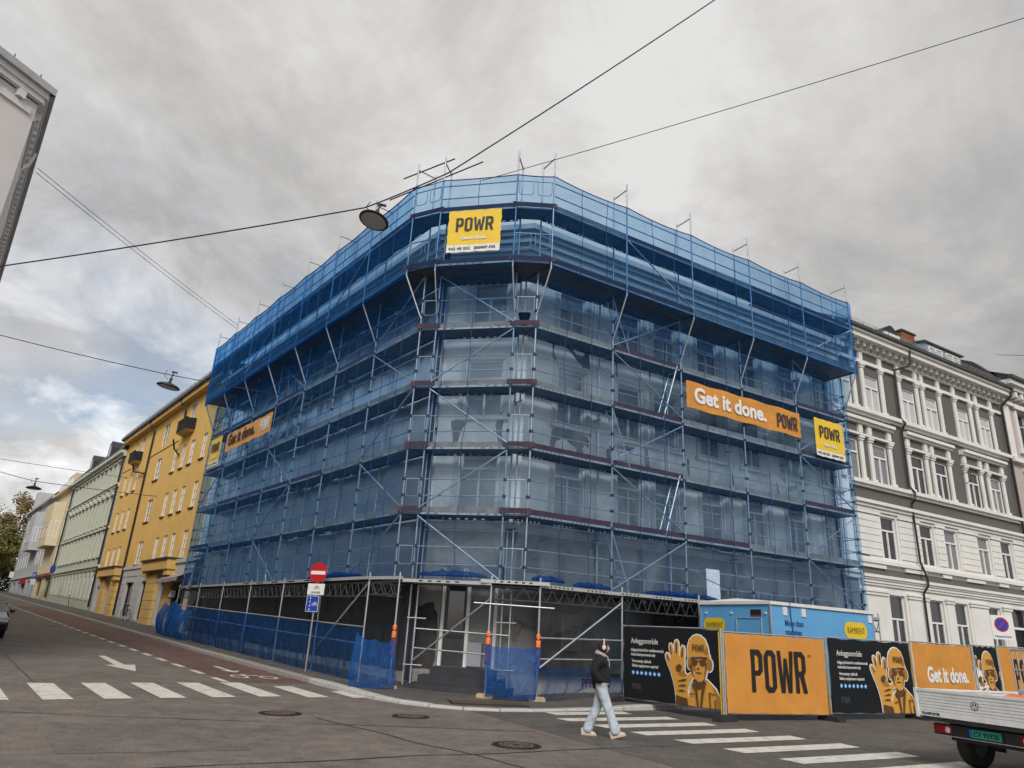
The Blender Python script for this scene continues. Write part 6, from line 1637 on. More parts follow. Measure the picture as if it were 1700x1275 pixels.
# cab and cage in front of the bed
cabp = [(2.98, .45), (2.98, 1.95), (3.15, 2.0), (4.15, 1.98), (4.75, 1.35), (5.25, 1.15), (5.35, .45)]
b = MB(); b.prism(cabp, TM, -.92, .92); b.obj('cab', 'truck_white', tr)
for s in (-1, 1):
    b = MB(); b.prism([(3.2, 1.25), (3.2, 1.85), (4.05, 1.85), (4.55, 1.3)], TM, s * .925 - .004, s * .925 + .004); b.obj('side_window', 'glass', tr)
tb('rear_window', (2.972, -.6, 1.3), (2.98, .6, 1.8), 'glass')
b = MB()
for y in [-.98 + .1 * k for k in range(21)]: b.tube(TM @ Vector((2.5, y, .8)), TM @ Vector((2.5, y, 1.9)), .012, 6)
for z in (1.2, 1.55, 1.9): b.tube(TM @ Vector((2.5, -1.0, z)), TM @ Vector((2.5, 1.02, z)), .02, 6)
b.obj('cab_guard', 'galvanised', tr)
tp = thing('truck_load', 'orange tarpaulin and battens lying in the truck bed', 'load', TM @ Vector((1.2, 0, .8)))
b = MB(); vs = []
for i in range(9):
    for j in range(7): vs.append(TM @ Vector((.5 + 1.6 * i / 8, -.9 + 1.3 * j / 6, 1.0 + .12 * noise.noise(Vector((i * .8, j * .7, 2))) + .14 * math.sin(math.pi * i / 8))))
b.add(vs, [(i * 7 + j, (i + 1) * 7 + j, (i + 1) * 7 + j + 1, i * 7 + j + 1) for i in range(8) for j in range(6)]); b.obj('tarpaulin', 'tarp_orange', tp, True)
for k in range(4): 
    b = MB(); b.box((.1, .2 + .12 * k, .78), (2.8, .28 + .12 * k, .84 + .1 * (k % 3)), TM @ Matrix.Rotation(R_(3 * k - 4), 4, 'Z')); b.obj('batten', 'wood_block', tp)

# ================================================================ PERSON
def skin(name, nodes, edges, material, parent, mtx, root=0, sub=2, crease=0):
    """nodes: (x, y, z, rx, ry); grown into one surface"""
    me = bpy.data.meshes.new(name)
    me.from_pydata([n[:3] for n in nodes], edges, [])
    o = bpy.data.objects.new(name, me); C.objects.link(o)
    md = o.modifiers.new('skin', 'SKIN'); md.use_smooth_shade = True; md.branch_smoothing = .6
    sv = me.skin_vertices[0].data
    for v, n in zip(sv, nodes): v.radius = (n[3], n[4])
    for v in sv: v.use_root = False
    sv[root].use_root = True
    sm = o.modifiers.new('sub', 'SUBSURF'); sm.levels = sub; sm.render_levels = sub
    dg_ = bpy.context.evaluated_depsgraph_get(); dg_.update()
    m2 = bpy.data.meshes.new_from_object(o.evaluated_get(dg_))
    bpy.data.objects.remove(o)
    if crease:
        for v in m2.vertices: v.co += v.normal * crease * (noise.noise(Vector((v.co.x * 9, v.co.y * 9, v.co.z * 9))) + .6 * noise.noise(Vector((v.co.x * 20, v.co.y * 20, v.co.z * 34))))
    m2.transform(mtx)
    m2.materials.clear(); m2.materials.append(M[material])
    m2.polygons.foreach_set('use_smooth', [True] * len(m2.polygons))
    return link(bpy.data.objects.new(name, m2), parent)
mat('skin', (.52, .33, .25), .55, var=.05, vs=20)
mat('hair', (.035, .007, .009), .5, var=.35, vs=60)
mat('jacket', (.010, .010, .011), .85, var=.35, vs=9, bump=.5, bs=14)
mat('denim', (.42, .47, .53), .9, var=.26, vs=9, bump=1.0, bs=14)
mat('hood', (.36, .33, .37), .9, var=.12, vs=14)
mat('shoe', (.48, .44, .39), .7, var=.15, vs=20)
mat('sole', (.50, .36, .22), .8, var=.1)
mat('beige', (.62, .57, .52), .45, var=.05)
pp = Vector((1.98, 14.42, ground(1.98, 14.42)))
hp = R_(-14)
PMx = Matrix.Translation(pp) @ Matrix.Rotation(hp, 4, 'Z')
pe = thing('person', 'person in black jacket, pale jeans and beige headphones crossing the zebra stripes', 'person', pp)
# body: trunk, limbs, neck
Bn = [(0, 0, .90, .10, .12), (.0, 0, 1.10, .085, .11), (.01, 0, 1.28, .075, .11), (.015, 0, 1.38, .045, .048), (.035, 0, 1.47, .05, .052), (.05, 0, 1.55, .075, .07),
      (.0, .16, 1.31, .045, .045), (-.10, .24, 1.11, .045, .045), (.06, .14, .95, .035, .035), (.0, -.16, 1.31, .045, .045), (-.10, -.24, 1.11, .045, .045), (.06, -.14, .95, .035, .035),
      (-.02, .09, .85, .085, .085), (-.06, .10, .48, .055, .055), (-.27, .10, .11, .04, .04), (.03, -.09, .85, .085, .085), (.17, -.10, .48, .055, .055), (.30, -.10, .11, .04, .04)]
Be = [(0, 1), (1, 2), (2, 3), (3, 4), (4, 5), (2, 6), (6, 7), (7, 8), (2, 9), (9, 10), (10, 11), (0, 12), (12, 13), (13, 14), (0, 15), (15, 16), (16, 17)]
body = skin('body', Bn, Be, 'skin', pe, PMx)
# sculpted head joined to the body mesh
hb = MB(); nu_, nv_ = 26, 20; hv = []
hc = Vector((.055, 0, 1.555)); yaw = R_(8)
for j in range(nv_ + 1):
    ph = -math.pi / 2 + math.pi * j / nv_
    for i in range(nu_):
        th = 2 * math.pi * i / nu_
        d = Vector((math.cos(ph) * math.cos(th), math.cos(ph) * math.sin(th), math.sin(ph)))
        x, y, z = d.x * .092, d.y * .072, d.z * .112
        if z < -.02: k_ = 1 - (.02 + z) * -2.2; y *= max(.6, 1 + (z + .02) * 3.6); x = x * max(.75, 1 + (z + .02) * 1.2) + (.012 if d.x > 0 else .02)
        fr = max(0, d.x)
        x += .026 * math.exp(-((y / .014) ** 2) - ((z + .012) / .020) ** 2) * fr           # nose
        x += .007 * math.exp(-((y / .02) ** 2) - ((z + .052) / .008) ** 2) * fr            # lips
        x += .008 * math.exp(-((y / .024) ** 2) - ((z + .092) / .015) ** 2) * fr           # chin
        x -= .010 * math.exp(-(((abs(y) - .03) / .014) ** 2) - ((z - .012) / .014) ** 2) * fr   # eye sockets
        x += .006 * math.exp(-(((abs(y) - .03) / .022) ** 2) - ((z - .036) / .008) ** 2) * fr   # brows
        hv.append(PMx @ (hc + Matrix.Rotation(yaw, 3, 'Z') @ Vector((x, y, z))))
hb.add(hv, [(j * nu_ + i, j * nu_ + (i + 1) % nu_, (j + 1) * nu_ + (i + 1) % nu_, (j + 1) * nu_ + i) for j in range(nv_) for i in range(nu_)])
hm = hb.mesh('head', 'skin', True)
bm = bmesh.new(); bm.from_mesh(body.data); bm.from_mesh(hm); bm.to_mesh(body.data); bm.free()
body.data.polygons.foreach_set('use_smooth', [True] * len(body.data.polygons))
HM = PMx @ Matrix.Translation(hc) @ Matrix.Rotation(yaw, 4, 'Z')
flat('eye_dark', (.03, .02, .018), .3); flat('lip', (.36, .13, .11), .5)
for s in (-1, 1):
    b = MB(); b.lathe([(.001, .0), (.008, -.001), (.012, -.006)], HM @ Matrix.Translation((.083, s * .029, .011)) @ Matrix.Rotation(R_(90), 4, 'Y') @ Matrix.Diagonal((.7, 1.2, 1, 1)), 10); b.obj('eye', 'eye_dark', pe, True)
    b = MB(); b.box((.076, s * .029 - .016, .034), (.086, s * .029 + .016, .039), HM); b.obj('eyebrow', 'hair', pe)
b = MB(); b.box((.088, -.018, -.056), (.0975, .018, -.049), HM); b.obj('mouth', 'lip', pe)
# short dark red hair over skull and nape, open at the face
hr = MB(); vs = []; nn, mm2 = 24, 14
for j in range(mm2 + 1):
    el_ = R_(92 - 150 * j / mm2)
    for i in range(nn + 1):
        az = R_(48 + 264 * i / nn)
        d = Vector((math.cos(el_) * math.cos(az), math.cos(el_) * math.sin(az), math.sin(el_)))
        lim = 1.0
        if el_ < R_(20) and (i < 3 or i > nn - 3): lim = .94
        n_ = 1.0 + .07 * noise.noise(Vector((i * .9, j * .5, 3)))
        rr = Vector((.112, .092, .130)) * n_ * lim
        p = Vector((d.x * rr.x - .006, d.y * rr.y, d.z * rr.z))
        if el_ < R_(-30): p.z = max(p.z, -.105 + .01 * noise.noise(Vector((i, 1, 1)))); p.x *= .9; p.y *= .92
        vs.append(HM @ p)
hr.add(vs, [(j * (nn + 1) + i, j * (nn + 1) + i + 1, (j + 1) * (nn + 1) + i + 1, (j + 1) * (nn + 1) + i) for j in range(mm2) for i in range(nn)])
cap = MB(); cap.lathe([(.001, .132), (.05, .122), (.085, .095), (.1, .06)], HM @ Matrix.Diagonal((1.08, .88, 1, 1)), 20)
hr.add(cap.v, cap.f); hr.obj('hair', 'hair', pe, True)
# headphones
hpn = MB(); hpn.path([HM @ Vector((.0, .104 * math.cos(a), .02 + .128 * math.sin(a))) for a in [math.pi * i / 14 for i in range(15)]], .013, 8); hpn.obj('headphone_band', 'beige', pe, True)
for s in (-1, 1):
    b = MB(); b.lathe([(.001, .022), (.032, .022), (.042, .010), (.042, -.016), (.03, -.02)], HM @ Matrix.Translation((.0, s * .096, -.005)) @ Matrix.Rotation(R_(-90 * s), 4, 'X') @ Matrix.Diagonal((.9, 1.15, 1, 1)), 18); b.obj('ear_cup', 'beige', pe, True)
# clothing
Jn = [(0.02, 0, .78, .185, .20), (0.0, 0, 1.0, .175, .20), (-.01, 0, 1.18, .17, .20), (.0, 0, 1.32, .15, .19), (.015, 0, 1.45, .085, .09),
      (-.01, .17, 1.35, .085, .085), (-.11, .26, 1.12, .088, .088), (.06, .20, .94, .085, .08), (-.01, -.17, 1.35, .085, .085), (-.11, -.26, 1.12, .088, .088), (.06, -.20, .94, .085, .08)]
skin('jacket', Jn, [(0, 1), (1, 2), (2, 3), (3, 4), (3, 5), (5, 6), (6, 7), (3, 8), (8, 9), (9, 10)], 'jacket', pe, PMx, 0, 3, .012)
Tn = [(0, 0, 1.0, .13, .15), (-.015, .085, .80, .105, .10), (-.045, .095, .62, .098, .092), (-.08, .10, .46, .088, .084), (-.18, .10, .27, .092, .09), (-.27, .10, .045, .105, .098), (.035, -.085, .80, .105, .10), (.11, -.095, .62, .098, .092), (.17, -.10, .46, .088, .084), (.24, -.10, .27, .092, .09), (.315, -.10, .055, .108, .098)]
skin('jeans', Tn, [(0, 1), (1, 2), (2, 3), (3, 4), (4, 5), (0, 6), (6, 7), (7, 8), (8, 9), (9, 10)], 'denim', pe, PMx, 0, 3, .006)
hd_ = MB()
for k, (r, z, rr) in enumerate(((.080, 1.405, .028), (.066, 1.435, .020))):
    pts_ = [PMx @ Vector((.0 + r * 1.1 * math.cos(a), r * math.sin(a), z - .03 * math.cos(a) + .02)) for a in [2 * math.pi * i / 18 for i in range(19)]]
    hd_.path(pts_, rr, 8)
hd_.obj('hood', 'hood', pe, True)
for s in (-1, 1):
    b = MB(); b.path([PMx @ Vector(p) for p in ((.12, s * .03, 1.40), (.158, s * .035, 1.30), (.165, s * .03, 1.2 if s < 0 else 1.24))], .007, 6); b.obj('hood_cord', 'hood', pe)
for (x, y, z, pt) in ((-.30, .10, .0, 0), (.27, -.10, .012, 17)):
    ms = PMx @ Matrix.Translation((x, y, z)) @ Matrix.Rotation(R_(-pt), 4, 'Y')
    out_ = [(-.055, .05), (0, .044), (.10, .05), (.17, .05), (.215, .03), (.225, 0), (.215, -.03), (.17, -.048), (.10, -.042), (0, -.042), (-.055, -.045), (-.075, 0)]
    b = MB(); k = len(out_); 
    lvl = [(0, 1.0, 0), (.028, 1.0, 0)]
    vs = [ms @ Vector((a, c_, 0)) for a, c_ in out_] + [ms @ Vector((a, c_, .028)) for a, c_ in out_]
    b.add(vs, [tuple(reversed(range(k)))] + [(i, (i + 1) % k, k + (i + 1) % k, k + i) for i in range(k)]); b.obj('shoe_sole', 'sole', pe)
    b = MB(); vs = [ms @ Vector((a * .97, c_ * .93, .028)) for a, c_ in out_] + [ms @ Vector((a * .93 - .004, c_ * .82, .075 if a < .1 else .055)) for a, c_ in out_] + [ms @ Vector((min(a, .07) * .75 - .01, c_ * .62, .125)) for a, c_ in out_]
    b.add(vs, [(i, (i + 1) % k, k + (i + 1) % k, k + i) for i in range(k)] + [(k + i, k + (i + 1) % k, 2 * k + (i + 1) % k, 2 * k + i) for i in range(k)] + [tuple(range(2 * k, 3 * k))]); b.obj('shoe', 'shoe', pe, True)

# ================================================================ SIGNS
flat('sign_red', (.42, .012, .018), .35); flat('sign_white', (.70, .70, .68), .4); flat('sign_deepblue', (.015, .05, .36), .35); flat('sign_purple', (.05, .03, .16), .4)
mat('sign_grey', (.30, .31, .32), .5, metal=.4, var=.1)
def disc(F, u, o, z, r, m, parent, name='disc', th=.0015, polys=None, n=36):
    me = shape2d(polys or [ell(0, 0, r, r, n)], th); me.materials.append(M[m])
    return inst(name, me, F.T(u, o, z), parent)
def bicycle_print(F, u, o, z, s, m, parent):
    pl = [ell(-.5, 0, .36, .36, 16), ell(-.5, 0, .29, .29, 16), ell(.5, 0, .36, .36, 16), ell(.5, 0, .29, .29, 16)]
    for bar in (((-.5, 0), (-.2, .5)), ((-.2, .5), (.3, .5)), ((-.2, .5), (.05, 0)), ((.05, 0), (.3, .5)), ((-.5, 0), (.05, 0)), ((.5, 0), (.26, .66)), ((.26, .66), (.5, .7)), ((-.25, .6), (-.05, .6))):
        a, b_ = Vector(bar[0]), Vector(bar[1]); t = (b_ - a).normalized() * .035; nn_ = Vector((-t.y, t.x))
        me = shape2d([[tuple((a + nn_) * s), tuple((b_ + nn_) * s), tuple((b_ - nn_) * s), tuple((a - nn_) * s)]], .0004); me.materials.append(M[m]); inst('cycle_symbol', me, F.T(u, o, z), parent)
    me = shape2d([[(x * s, y * s) for x, y in q] for q in pl], .0004); me.materials.append(M[m]); inst('cycle_symbol', me, F.T(u, o, z), parent)
# no entry sign: faces a little towards the junction
sp = FL.P(3.45, .78, 0); spz = ground(sp.x, sp.y) + .1
Fs, _ = face_between(V2(sp.x, sp.y), V2(sp.x, sp.y) + dirv(-18))
st = thing('no_entry_sign', 'red no entry sign with cycle plates on a grey post beside the left walkway', 'sign', (sp.x, sp.y, spz))
tube('post', (sp.x, sp.y, spz), (sp.x, sp.y, spz + 3.3), .03, 'sign_grey', st)
disc(Fs, 0, .045, 3.24, .32, 'sign_red', st); me = shape2d([[(-.26, -.055), (.26, -.055), (.26, .055), (-.26, .055)]], .001); me.materials.append(M['sign_white']); inst('bar', me, Fs.T(0, .0475, 3.24), st)
fbox('disc_back', Fs, -.2, .2, .02, .04, 3.05, 3.4, 'sign_grey', st)
fbox('plate', Fs, -.30, .30, .035, .045, 2.56, 2.90, 'sign_white', st); words(Fs, 'unntatt', 0, .0475, 2.60, .12, 'print_black', st, .002, align='CENTER'); bicycle_print(Fs, .02, .0475, 2.76, .12, 'print_black', st)
fbox('plate', Fs, -.28, .16, .04, .05, 2.04, 2.53, 'sign_white', st); fbox('plate_face', Fs, -.265, .145, .05, .053, 2.055, 2.515, 'sign_deepblue', st)
for k in range(4): fbox('lane_mark', Fs, -.16, -.135, .053, .055, 2.08 + .115 * k, 2.14 + .115 * k, 'sign_white', st)
bicycle_print(Fs, .03, .0555, 2.26, .12, 'sign_white', st)
# signs up the left street
def post_sign(u, o, z, label, build, cat='sign', name='traffic_sign'):
    p = FL.P(u, o, 0); F, _ = face_between(V2(p.x, p.y), V2(p.x, p.y) + dirv(-25)); gz_ = ground(p.x, p.y) + .1
    t = thing(name, label, cat, (p.x, p.y, gz_)); tube('post', (p.x, p.y, gz_), (p.x, p.y, z + .3), .03, 'sign_grey', t); build(F, z, t); return t
post_sign(66, .3, 5.4, 'round dark blue and purple sign before the green house', lambda F, z, t: (disc(F, 0, .05, z, .42, 'sign_purple', t), disc(F, 0, .054, z, .34, 'sign_deepblue', t)))
def parking(F, z, t):
    fbox('plate', F, -.35, .35, .04, .05, z - .2, z + .5, 'sign_deepblue', t); words(F, 'P', -.17, .053, z - .05, .55, 'sign_white', t, .02); fbox('plate', F, -.4, .4, .04, .05, z - .85, z - .25, 'sign_white', t)
post_sign(79, .3, 5.0, 'blue parking sign with white plate before the cream house', parking)
post_sign(104, .3, 5.6, 'small white sign at the far end of the left pavement', lambda F, z, t: fbox('plate', F, -.5, .5, .04, .05, z - .1, z + .7, 'sign_white', t))
rs = thing('shop_banner', 'small red shop sign on the far grey house', 'sign', FL.P(101, -.8, 5)); fbox('panel', FL, 99.5, 103.2, WO + .02, WO + .3, 4.75, 5.4, 'sign_red', rs)
# parking ban sign by the right house
np_ = FR.P(19.3, 3.0, 0); ngz = ground(np_.x, np_.y)
Fp, _ = face_between(V2(np_.x, np_.y), V2(np_.x, np_.y) + dirv(-4))
nt_ = thing('no_parking_sign', 'temporary white board with round no parking sign above the fence at right', 'sign', (np_.x, np_.y, ngz))
tube('post', (np_.x, np_.y, ngz), (np_.x, np_.y, 3.35), .03, 'sign_grey', nt_)
fbox('board', Fp, -.37, .37, .03, .04, 2.50, 3.36, 'sign_white', nt_)
disc(Fp, 0, .043, 3.03, .26, 'sign_red', nt_); disc(Fp, 0, .046, 3.03, .21, 'sign_deepblue', nt_)
for an in (45,): me = shape2d([[(-.22, -.022), (.22, -.022), (.22, .022), (-.22, .022)]], .001); me.materials.append(M['sign_red']); inst('bar', me, Fp.T(0, .049, 3.03, 1, 1, R_(an)), nt_)
words(Fp, 'Neartrent', 0, .043, 2.57, .12, 'print_navy', nt_, .002, align='CENTER', fit=.6)

# ================================================================ WIRES AND HANGING LAMPS
flat('wire_dark', (.02, .02, .022), .6)
mat('lamp_shell', (.035, .036, .038), .5, var=.15); mat('lamp_glass', (.34, .345, .345), .35, var=.08)
def wire(pts_, label, r=.010, sag=.25):
    b = MB(); o_ = []
    for p, q in zip(pts_, pts_[1:]):
        p, q = Vector(p), Vector(q)
        for i in range(12):
            t = i / 12; o_.append(p.lerp(q, t) - Vector((0, 0, sag * 4 * t * (1 - t) * min(1, (q - p).length / 20))))
    o_.append(Vector(pts_[-1])); b.path(o_, r, 6)
    return tag(b.obj('span_wire', 'wire_dark'), label, 'wire')
wire([(-16.5, 14.0, 7.5), (-10.2, 12.6, 7.98), (-2.98, 11.62, 9.15), (-2.6, 11.62, 9.35), (-1.49, 11.9, 10.24), (4.23, 12.6, 15.94), (7.76, 12.9, 19.56)], 'dark span wire carrying the big lamp, rising to the top edge', .014, .1)
wire([(-1.35, 19.6, 15.55), (12.76, 14.0, 17.5), (15.92, 13.0, 18.03)], 'wire from the scaffold top up to the right picture edge', .012, .1)
wire([(-14.02, 17.5, 13.64), (-13.95, 33.0, 15.64)], 'upper of two thin wires from the near grey house to the scaffold', .009, .1); wire([(-14.03, 17.5, 13.50), (-14.03, 33.0, 15.5)], 'lower of two thin wires from the near grey house to the scaffold', .009, .1)
wire([(-23.31, 22.0, 10.79), (-16.28, 21.0, 9.77), (-10.22, 20.1, 8.46), (-5.78, 22.2, 8.5)], 'span wire carrying the middle lamp in front of the left face', .012, .1)
wire([(-32.1, 36.0, 8.79), (-25.02, 35.0, 7.94), (-22.98, 34.7, 7.52), (-17.8, 36.5, 7.4)], 'span wire carrying the smallest lamp far up the left street', .014, .1)
wire([(-36.1, 38.0, 10.4), (-29.12, 36.0, 9.12), (-21.4, 40.0, 8.9)], 'bare wire above the smallest lamp far up the left street', .012, .1)
wire([(20.9, 28.2, 14.24), (20.4, 26.0, 13.3), (21.48, 22.0, 12.17)], 'short wire over the roof of the pink house', .010, .05)
def lamp(p, r, label, tilt=(0, 0)):
    t = thing('hanging_lamp', label, 'street lamp', p, 'street lamps hung on span wires')
    m = Matrix.Translation(p) @ Matrix.Rotation(R_(tilt[0]), 4, 'X') @ Matrix.Rotation(R_(tilt[1]), 4, 'Y')
    b = MB(); b.lathe([(r, 0), (r * 1.0, .015 * r / .3), (r * .82, .055 * r / .3), (r * .45, .095 * r / .3), (r * .2, .12 * r / .3), (.04, .14 * r / .3), (.04, .26 * r / .3), (.001, .27 * r / .3)], m, 32); b.obj('shade', 'lamp_shell', t, True)
    b = MB(); b.lathe([(r, 0), (r * .86, -.02 * r / .3)], m, 32); b.obj('rim', 'pipe_black', t, True)
    b = MB(); b.lathe([(r * .86, -.012 * r / .3), (.001, -.03 * r / .3)], m, 32); b.obj('glass_cover', 'lamp_glass', t, True)
    b = MB(); b.tube(m @ Vector((0, 0, .28 * r / .3)), m @ Vector((.02, 0, .46 * r / .3)), .02, 8); b.box((-.05, -.02, .41 * r / .3), (.12, .02, .45 * r / .3), m); b.path([m @ Vector(q) for q in ((-.2, 0, .46 * r / .3), (-.24, 0, .3 * r / .3), (-.1, 0, .2 * r / .3))], .008); b.obj('hanger', 'lamp_shell', t)
lamp((-2.77, 11.62, 8.88), .285, 'large round street lamp on the wire against the scaffold corner', (-9, 9))
lamp((-10.19, 20.1, 8.08), .33, 'middle sized street lamp hanging before the yellow house', (0, 8)); lamp((-22.95, 34.7, 7.16), .34, 'small distant street lamp hanging over the left street')

# ================================================================ BICYCLES, CAR, TREES
def bicycle(p, ang, label, m='pipe_black', lean=6):
    t = thing('bicycle', label, 'bicycle', p)
    mx_ = Matrix.Translation(p) @ Matrix.Rotation(R_(ang), 4, 'Z') @ Matrix.Rotation(R_(lean), 4, 'X')
    for x in (-.52, .52):
        b = MB(); b.path([mx_ @ Vector((x + .33 * math.cos(a), 0, .34 + .33 * math.sin(a))) for a in [2 * math.pi * i / 28 for i in range(29)]], .022, 6); wo = b.obj('wheel', 'rubber', t)
        b = MB()
        for i in range(10): a = math.pi * i / 5; b.tube(mx_ @ Vector((x, 0, .34)), mx_ @ Vector((x + .31 * math.cos(a), 0, .34 + .31 * math.sin(a))), .003, 4)
        b.path([mx_ @ Vector((x + .305 * math.cos(a), 0, .34 + .305 * math.sin(a))) for a in [2 * math.pi * i / 28 for i in range(29)]], .012, 6)
        so_ = b.obj('spokes', 'galvanised', None); so_.parent = wo
    b = MB()
    for q, r in ((((-.52, 0, .34), (-.12, 0, .32))), ((-.52, 0, .34), (-.25, 0, .78))): b.tube(mx_ @ Vector(q), mx_ @ Vector(r), .012)
    for q, r in ((((-.12, 0, .32), (-.27, 0, .88))), ((-.12, 0, .32), (.34, 0, .72)), ((-.25, 0, .78), (.32, 0, .82)), ((.52, 0, .34), (.30, 0, .98))): b.tube(mx_ @ Vector(q), mx_ @ Vector(r), .017)
    b.obj('frame', m, t)
    b = MB(); b.box((-.40, -.07, .89), (-.14, .07, .95), mx_); b.obj('saddle', 'pipe_black', t)
    b = MB(); b.path([mx_ @ Vector(q) for q in ((.22, -.3, 1.04), (.32, -.12, 1.02), (.32, .12, 1.02), (.22, .3, 1.04))], .013); b.obj('handlebar', 'galvanised', t)
    b = MB(); b.lathe([(.09, -.01), (.09, .01)], mx_ @ Matrix.Translation((-.12, 0, .32)) @ Matrix.Rotation(R_(90), 4, 'X'), 16); b.obj('chainring', 'steel_dark', t)
    return t
bp_ = FL.P(35.0, -.55, 0); bicycle((bp_.x, bp_.y, ground(bp_.x, bp_.y) + .16), 128 + 8, 'black bicycle leaning by the shop window of the yellow house', lean=-7)
bp_ = FL.P(58.2, -.6, 0); bicycle((bp_.x, bp_.y, ground(bp_.x, bp_.y) + .16), 120, 'distant bicycle parked before the green house', lean=-7)

cpos = from_ab(17.6, -7.15); cz = ground(cpos.x, cpos.y)
cr_ = thing('parked_car', 'black car cut off by the left picture edge', 'car', (cpos.x, cpos.y, cz))
mat('car_paint', (.012, .012, .014), .25, var=.1, coat=.8)
CM = Matrix.Translation((cpos.x, cpos.y, cz)) @ Matrix.Rotation(R_(128.26), 4, 'Z')       # local x up the street, nose at x = 0
prof = [(.05, .32), (0, .55), (.06, .78), (.9, .98), (1.65, 1.42), (3.1, 1.47), (4.0, 1.05), (4.25, .9), (4.3, .4), (4.15, .3)]
b = MB(); vs = []; k = len(prof)
for y, sx_, sz_ in ((-.88, .0, .0), (-.80, .0, .03), (.80, .0, .03), (.88, .0, .0)):
    for x, z in prof:
        inn = 1 if abs(y) > .85 else 0
        xx = x + (.12 if x < 1 else -.1 if x > 4 else 0) * inn; zz = z - (.10 if z > 1.2 else .03) * inn
        yy = y * (1 - .16 * max(0, (z - .95) / .5))
        vs.append(CM @ Vector((xx, yy, zz)))
b.add(vs, [(r * k + i, (r + 1) * k + i, (r + 1) * k + (i + 1) % k, r * k + (i + 1) % k) for r in range(3) for i in range(k)] + [tuple(range(k)), tuple(reversed(range(3 * k, 4 * k)))])
b.obj('body', 'car_paint', cr_)
for s in (-1, 1):
    b = MB(); b.prism([(1.15, 1.02), (1.72, 1.36), (3.0, 1.40), (3.7, 1.05)], CM, s * .80 - .02, s * .80 + .02); b.obj('side_window', 'glass', cr_)
    b = MB(); b.lathe([(.001, .10), (.11, .10), (.13, .05), (.13, -.05), (.1, -.09), (.001, -.1)], CM @ Matrix.Translation((1.25, s * 1.0, 1.05)) @ Matrix.Diagonal((.6, .9, .6, 1)) @ Matrix.Rotation(R_(90), 4, 'X'), 16); b.obj('mirror', 'car_paint', cr_, True)
    b = MB(); b.box((.02, s * .45 if s > 0 else -.84, .62), (.2, s * .84 if s > 0 else -.45, .76), CM); b.obj('headlight', 'lens_clear', cr_)
    for xw in (.85, 3.4):
        b = MB(); b.lathe([(.19, -.1), (.3, -.1), (.32, -.07), (.32, .07), (.3, .1), (.19, .1), (.15, .06), (.001, .06)], CM @ Matrix.Translation((xw, s * .78, .32)) @ Matrix.Rotation(R_(90 * -s), 4, 'X'), 24); b.obj('wheel', 'rubber', cr_, True)
b = MB(); b.prism([(.95, .99), (1.66, 1.41), (1.68, 1.43), (.97, 1.02)], CM, -.66, .66); b.obj('windscreen', 'glass', cr_)
fw_p = MB(); fw_p.box((-.012, -.26, .42), (.0, .26, .53), CM); fw_p.obj('number_plate', 'sign_white', cr_)

def leafmat(name, c1, c2):
    m = bpy.data.materials.new(name); m.use_nodes = True
    t = m.node_tree; n = t.nodes; b = n['Principled BSDF']; L = t.links.new
    geo = n.new('ShaderNodeNewGeometry'); no = n.new('ShaderNodeTexNoise'); no.inputs['Scale'].default_value = .55; no.inputs['Detail'].default_value = 6
    L(geo.outputs['Position'], no.inputs['Vector'])
    r = n.new('ShaderNodeValToRGB'); r.color_ramp.elements[0].position = .35; r.color_ramp.elements[1].position = .65; r.color_ramp.elements[0].color = (*c1, 1); r.color_ramp.elements[1].color = (*c2, 1)
    L(no.outputs['Fac'], r.inputs[0]); L(r.outputs[0], b.inputs['Base Color']); b.inputs['Roughness'].default_value = .7
    MATS[name] = m
leafmat('leaf_green', (.10, .115, .022), (.26, .22, .05)); leafmat('leaf_brown', (.12, .085, .035), (.24, .16, .06)); leafmat('leaf_dark', (.018, .03, .012), (.05, .06, .02))
mat('bark', (.07, .055, .045), .95, var=.3, vs=5)
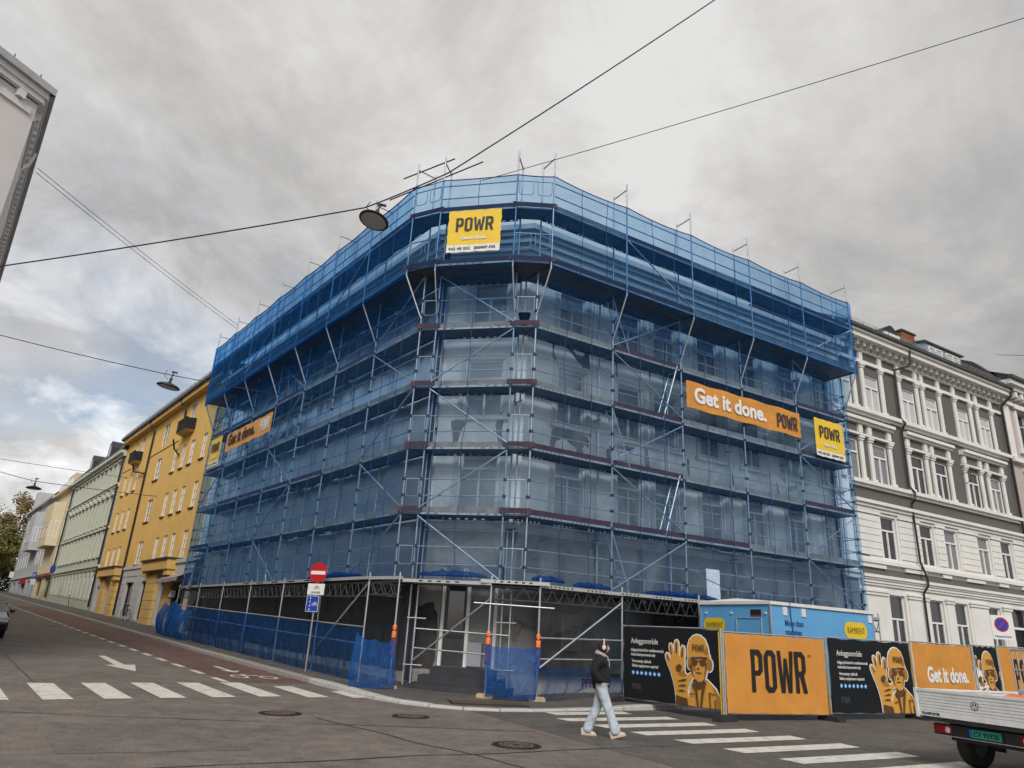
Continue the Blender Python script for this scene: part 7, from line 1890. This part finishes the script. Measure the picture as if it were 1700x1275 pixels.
def tree(x, y, h, rx, rz, m, label, seed, n=5200):
    rnd = random.Random(seed); z0 = ground(x, y)
    t = thing('street_tree', label, 'tree', (x, y, z0), 'trees at the end of the left street')
    b = MB(); top_ = Vector((x, y, z0 + h * .55)); b.tube((x, y, z0 - .2), top_, .38, 10, .22)
    for k in range(9):
        a = 2.4 * k; e = Vector((x + rx * .6 * math.cos(a), y + rx * .6 * math.sin(a), z0 + h * (.6 + .04 * k))); s_ = Vector((x, y, z0 + h * (.28 + .03 * k))); md = s_.lerp(e, .5) + Vector((0, 0, -.3)); b.tube(s_, md, .16, 7, .10); b.tube(md, e, .10, 6, .03)
    b.obj('trunk', 'bark', t, True)
    cl_ = []
    for k in range(46):
        while True:
            p = Vector((rnd.uniform(-1, 1), rnd.uniform(-1, 1), rnd.uniform(-1, 1)))
            if .25 < p.length < 1: break
        cl_.append((Vector((x + p.x * rx, y + p.y * rx, z0 + h - rz + p.z * rz)), rnd.uniform(.55, 1.25) * rx * .26))
    b = MB()
    for k in range(n):
        c_, r = rnd.choice(cl_)
        d = Vector((rnd.gauss(0, 1), rnd.gauss(0, 1), rnd.gauss(0, .8))).normalized() * r * (rnd.random() ** .4)
        p = c_ + d; s_ = rnd.uniform(.12, .26)
        a1 = Vector((rnd.gauss(0, 1), rnd.gauss(0, 1), rnd.gauss(0, .6))).normalized(); a2 = a1.orthogonal().normalized()
        b.add([p - a1 * s_, p + a2 * s_ * .55, p + a1 * s_, p - a2 * s_ * .55], [(0, 1, 2, 3)])
    mark(b.obj('crown', m, t), 'stuff')
tree(-85.5, 122, 16.0, 7.0, 6.2, 'leaf_brown', 'brown autumn tree at the far end of the left street', 1, 12000)
tree(-80.5, 114, 11.0, 5.2, 4.6, 'leaf_green', 'yellow green tree in front at the far end of the left street', 2, 9000)
tree(-90, 116, 9.0, 5.0, 3.8, 'leaf_dark', 'dark green low tree at the left picture edge far up the street', 3, 7000)
tree(-83.5, 120, 7.0, 5.5, 4.4, 'leaf_dark', 'dark bushy tree low behind the yellow green one at the street end', 4, 8000)
tree(-92, 128, 8.0, 7.0, 5.0, 'leaf_dark', 'dark tree closing the view at the very end of the left street', 5, 8000)
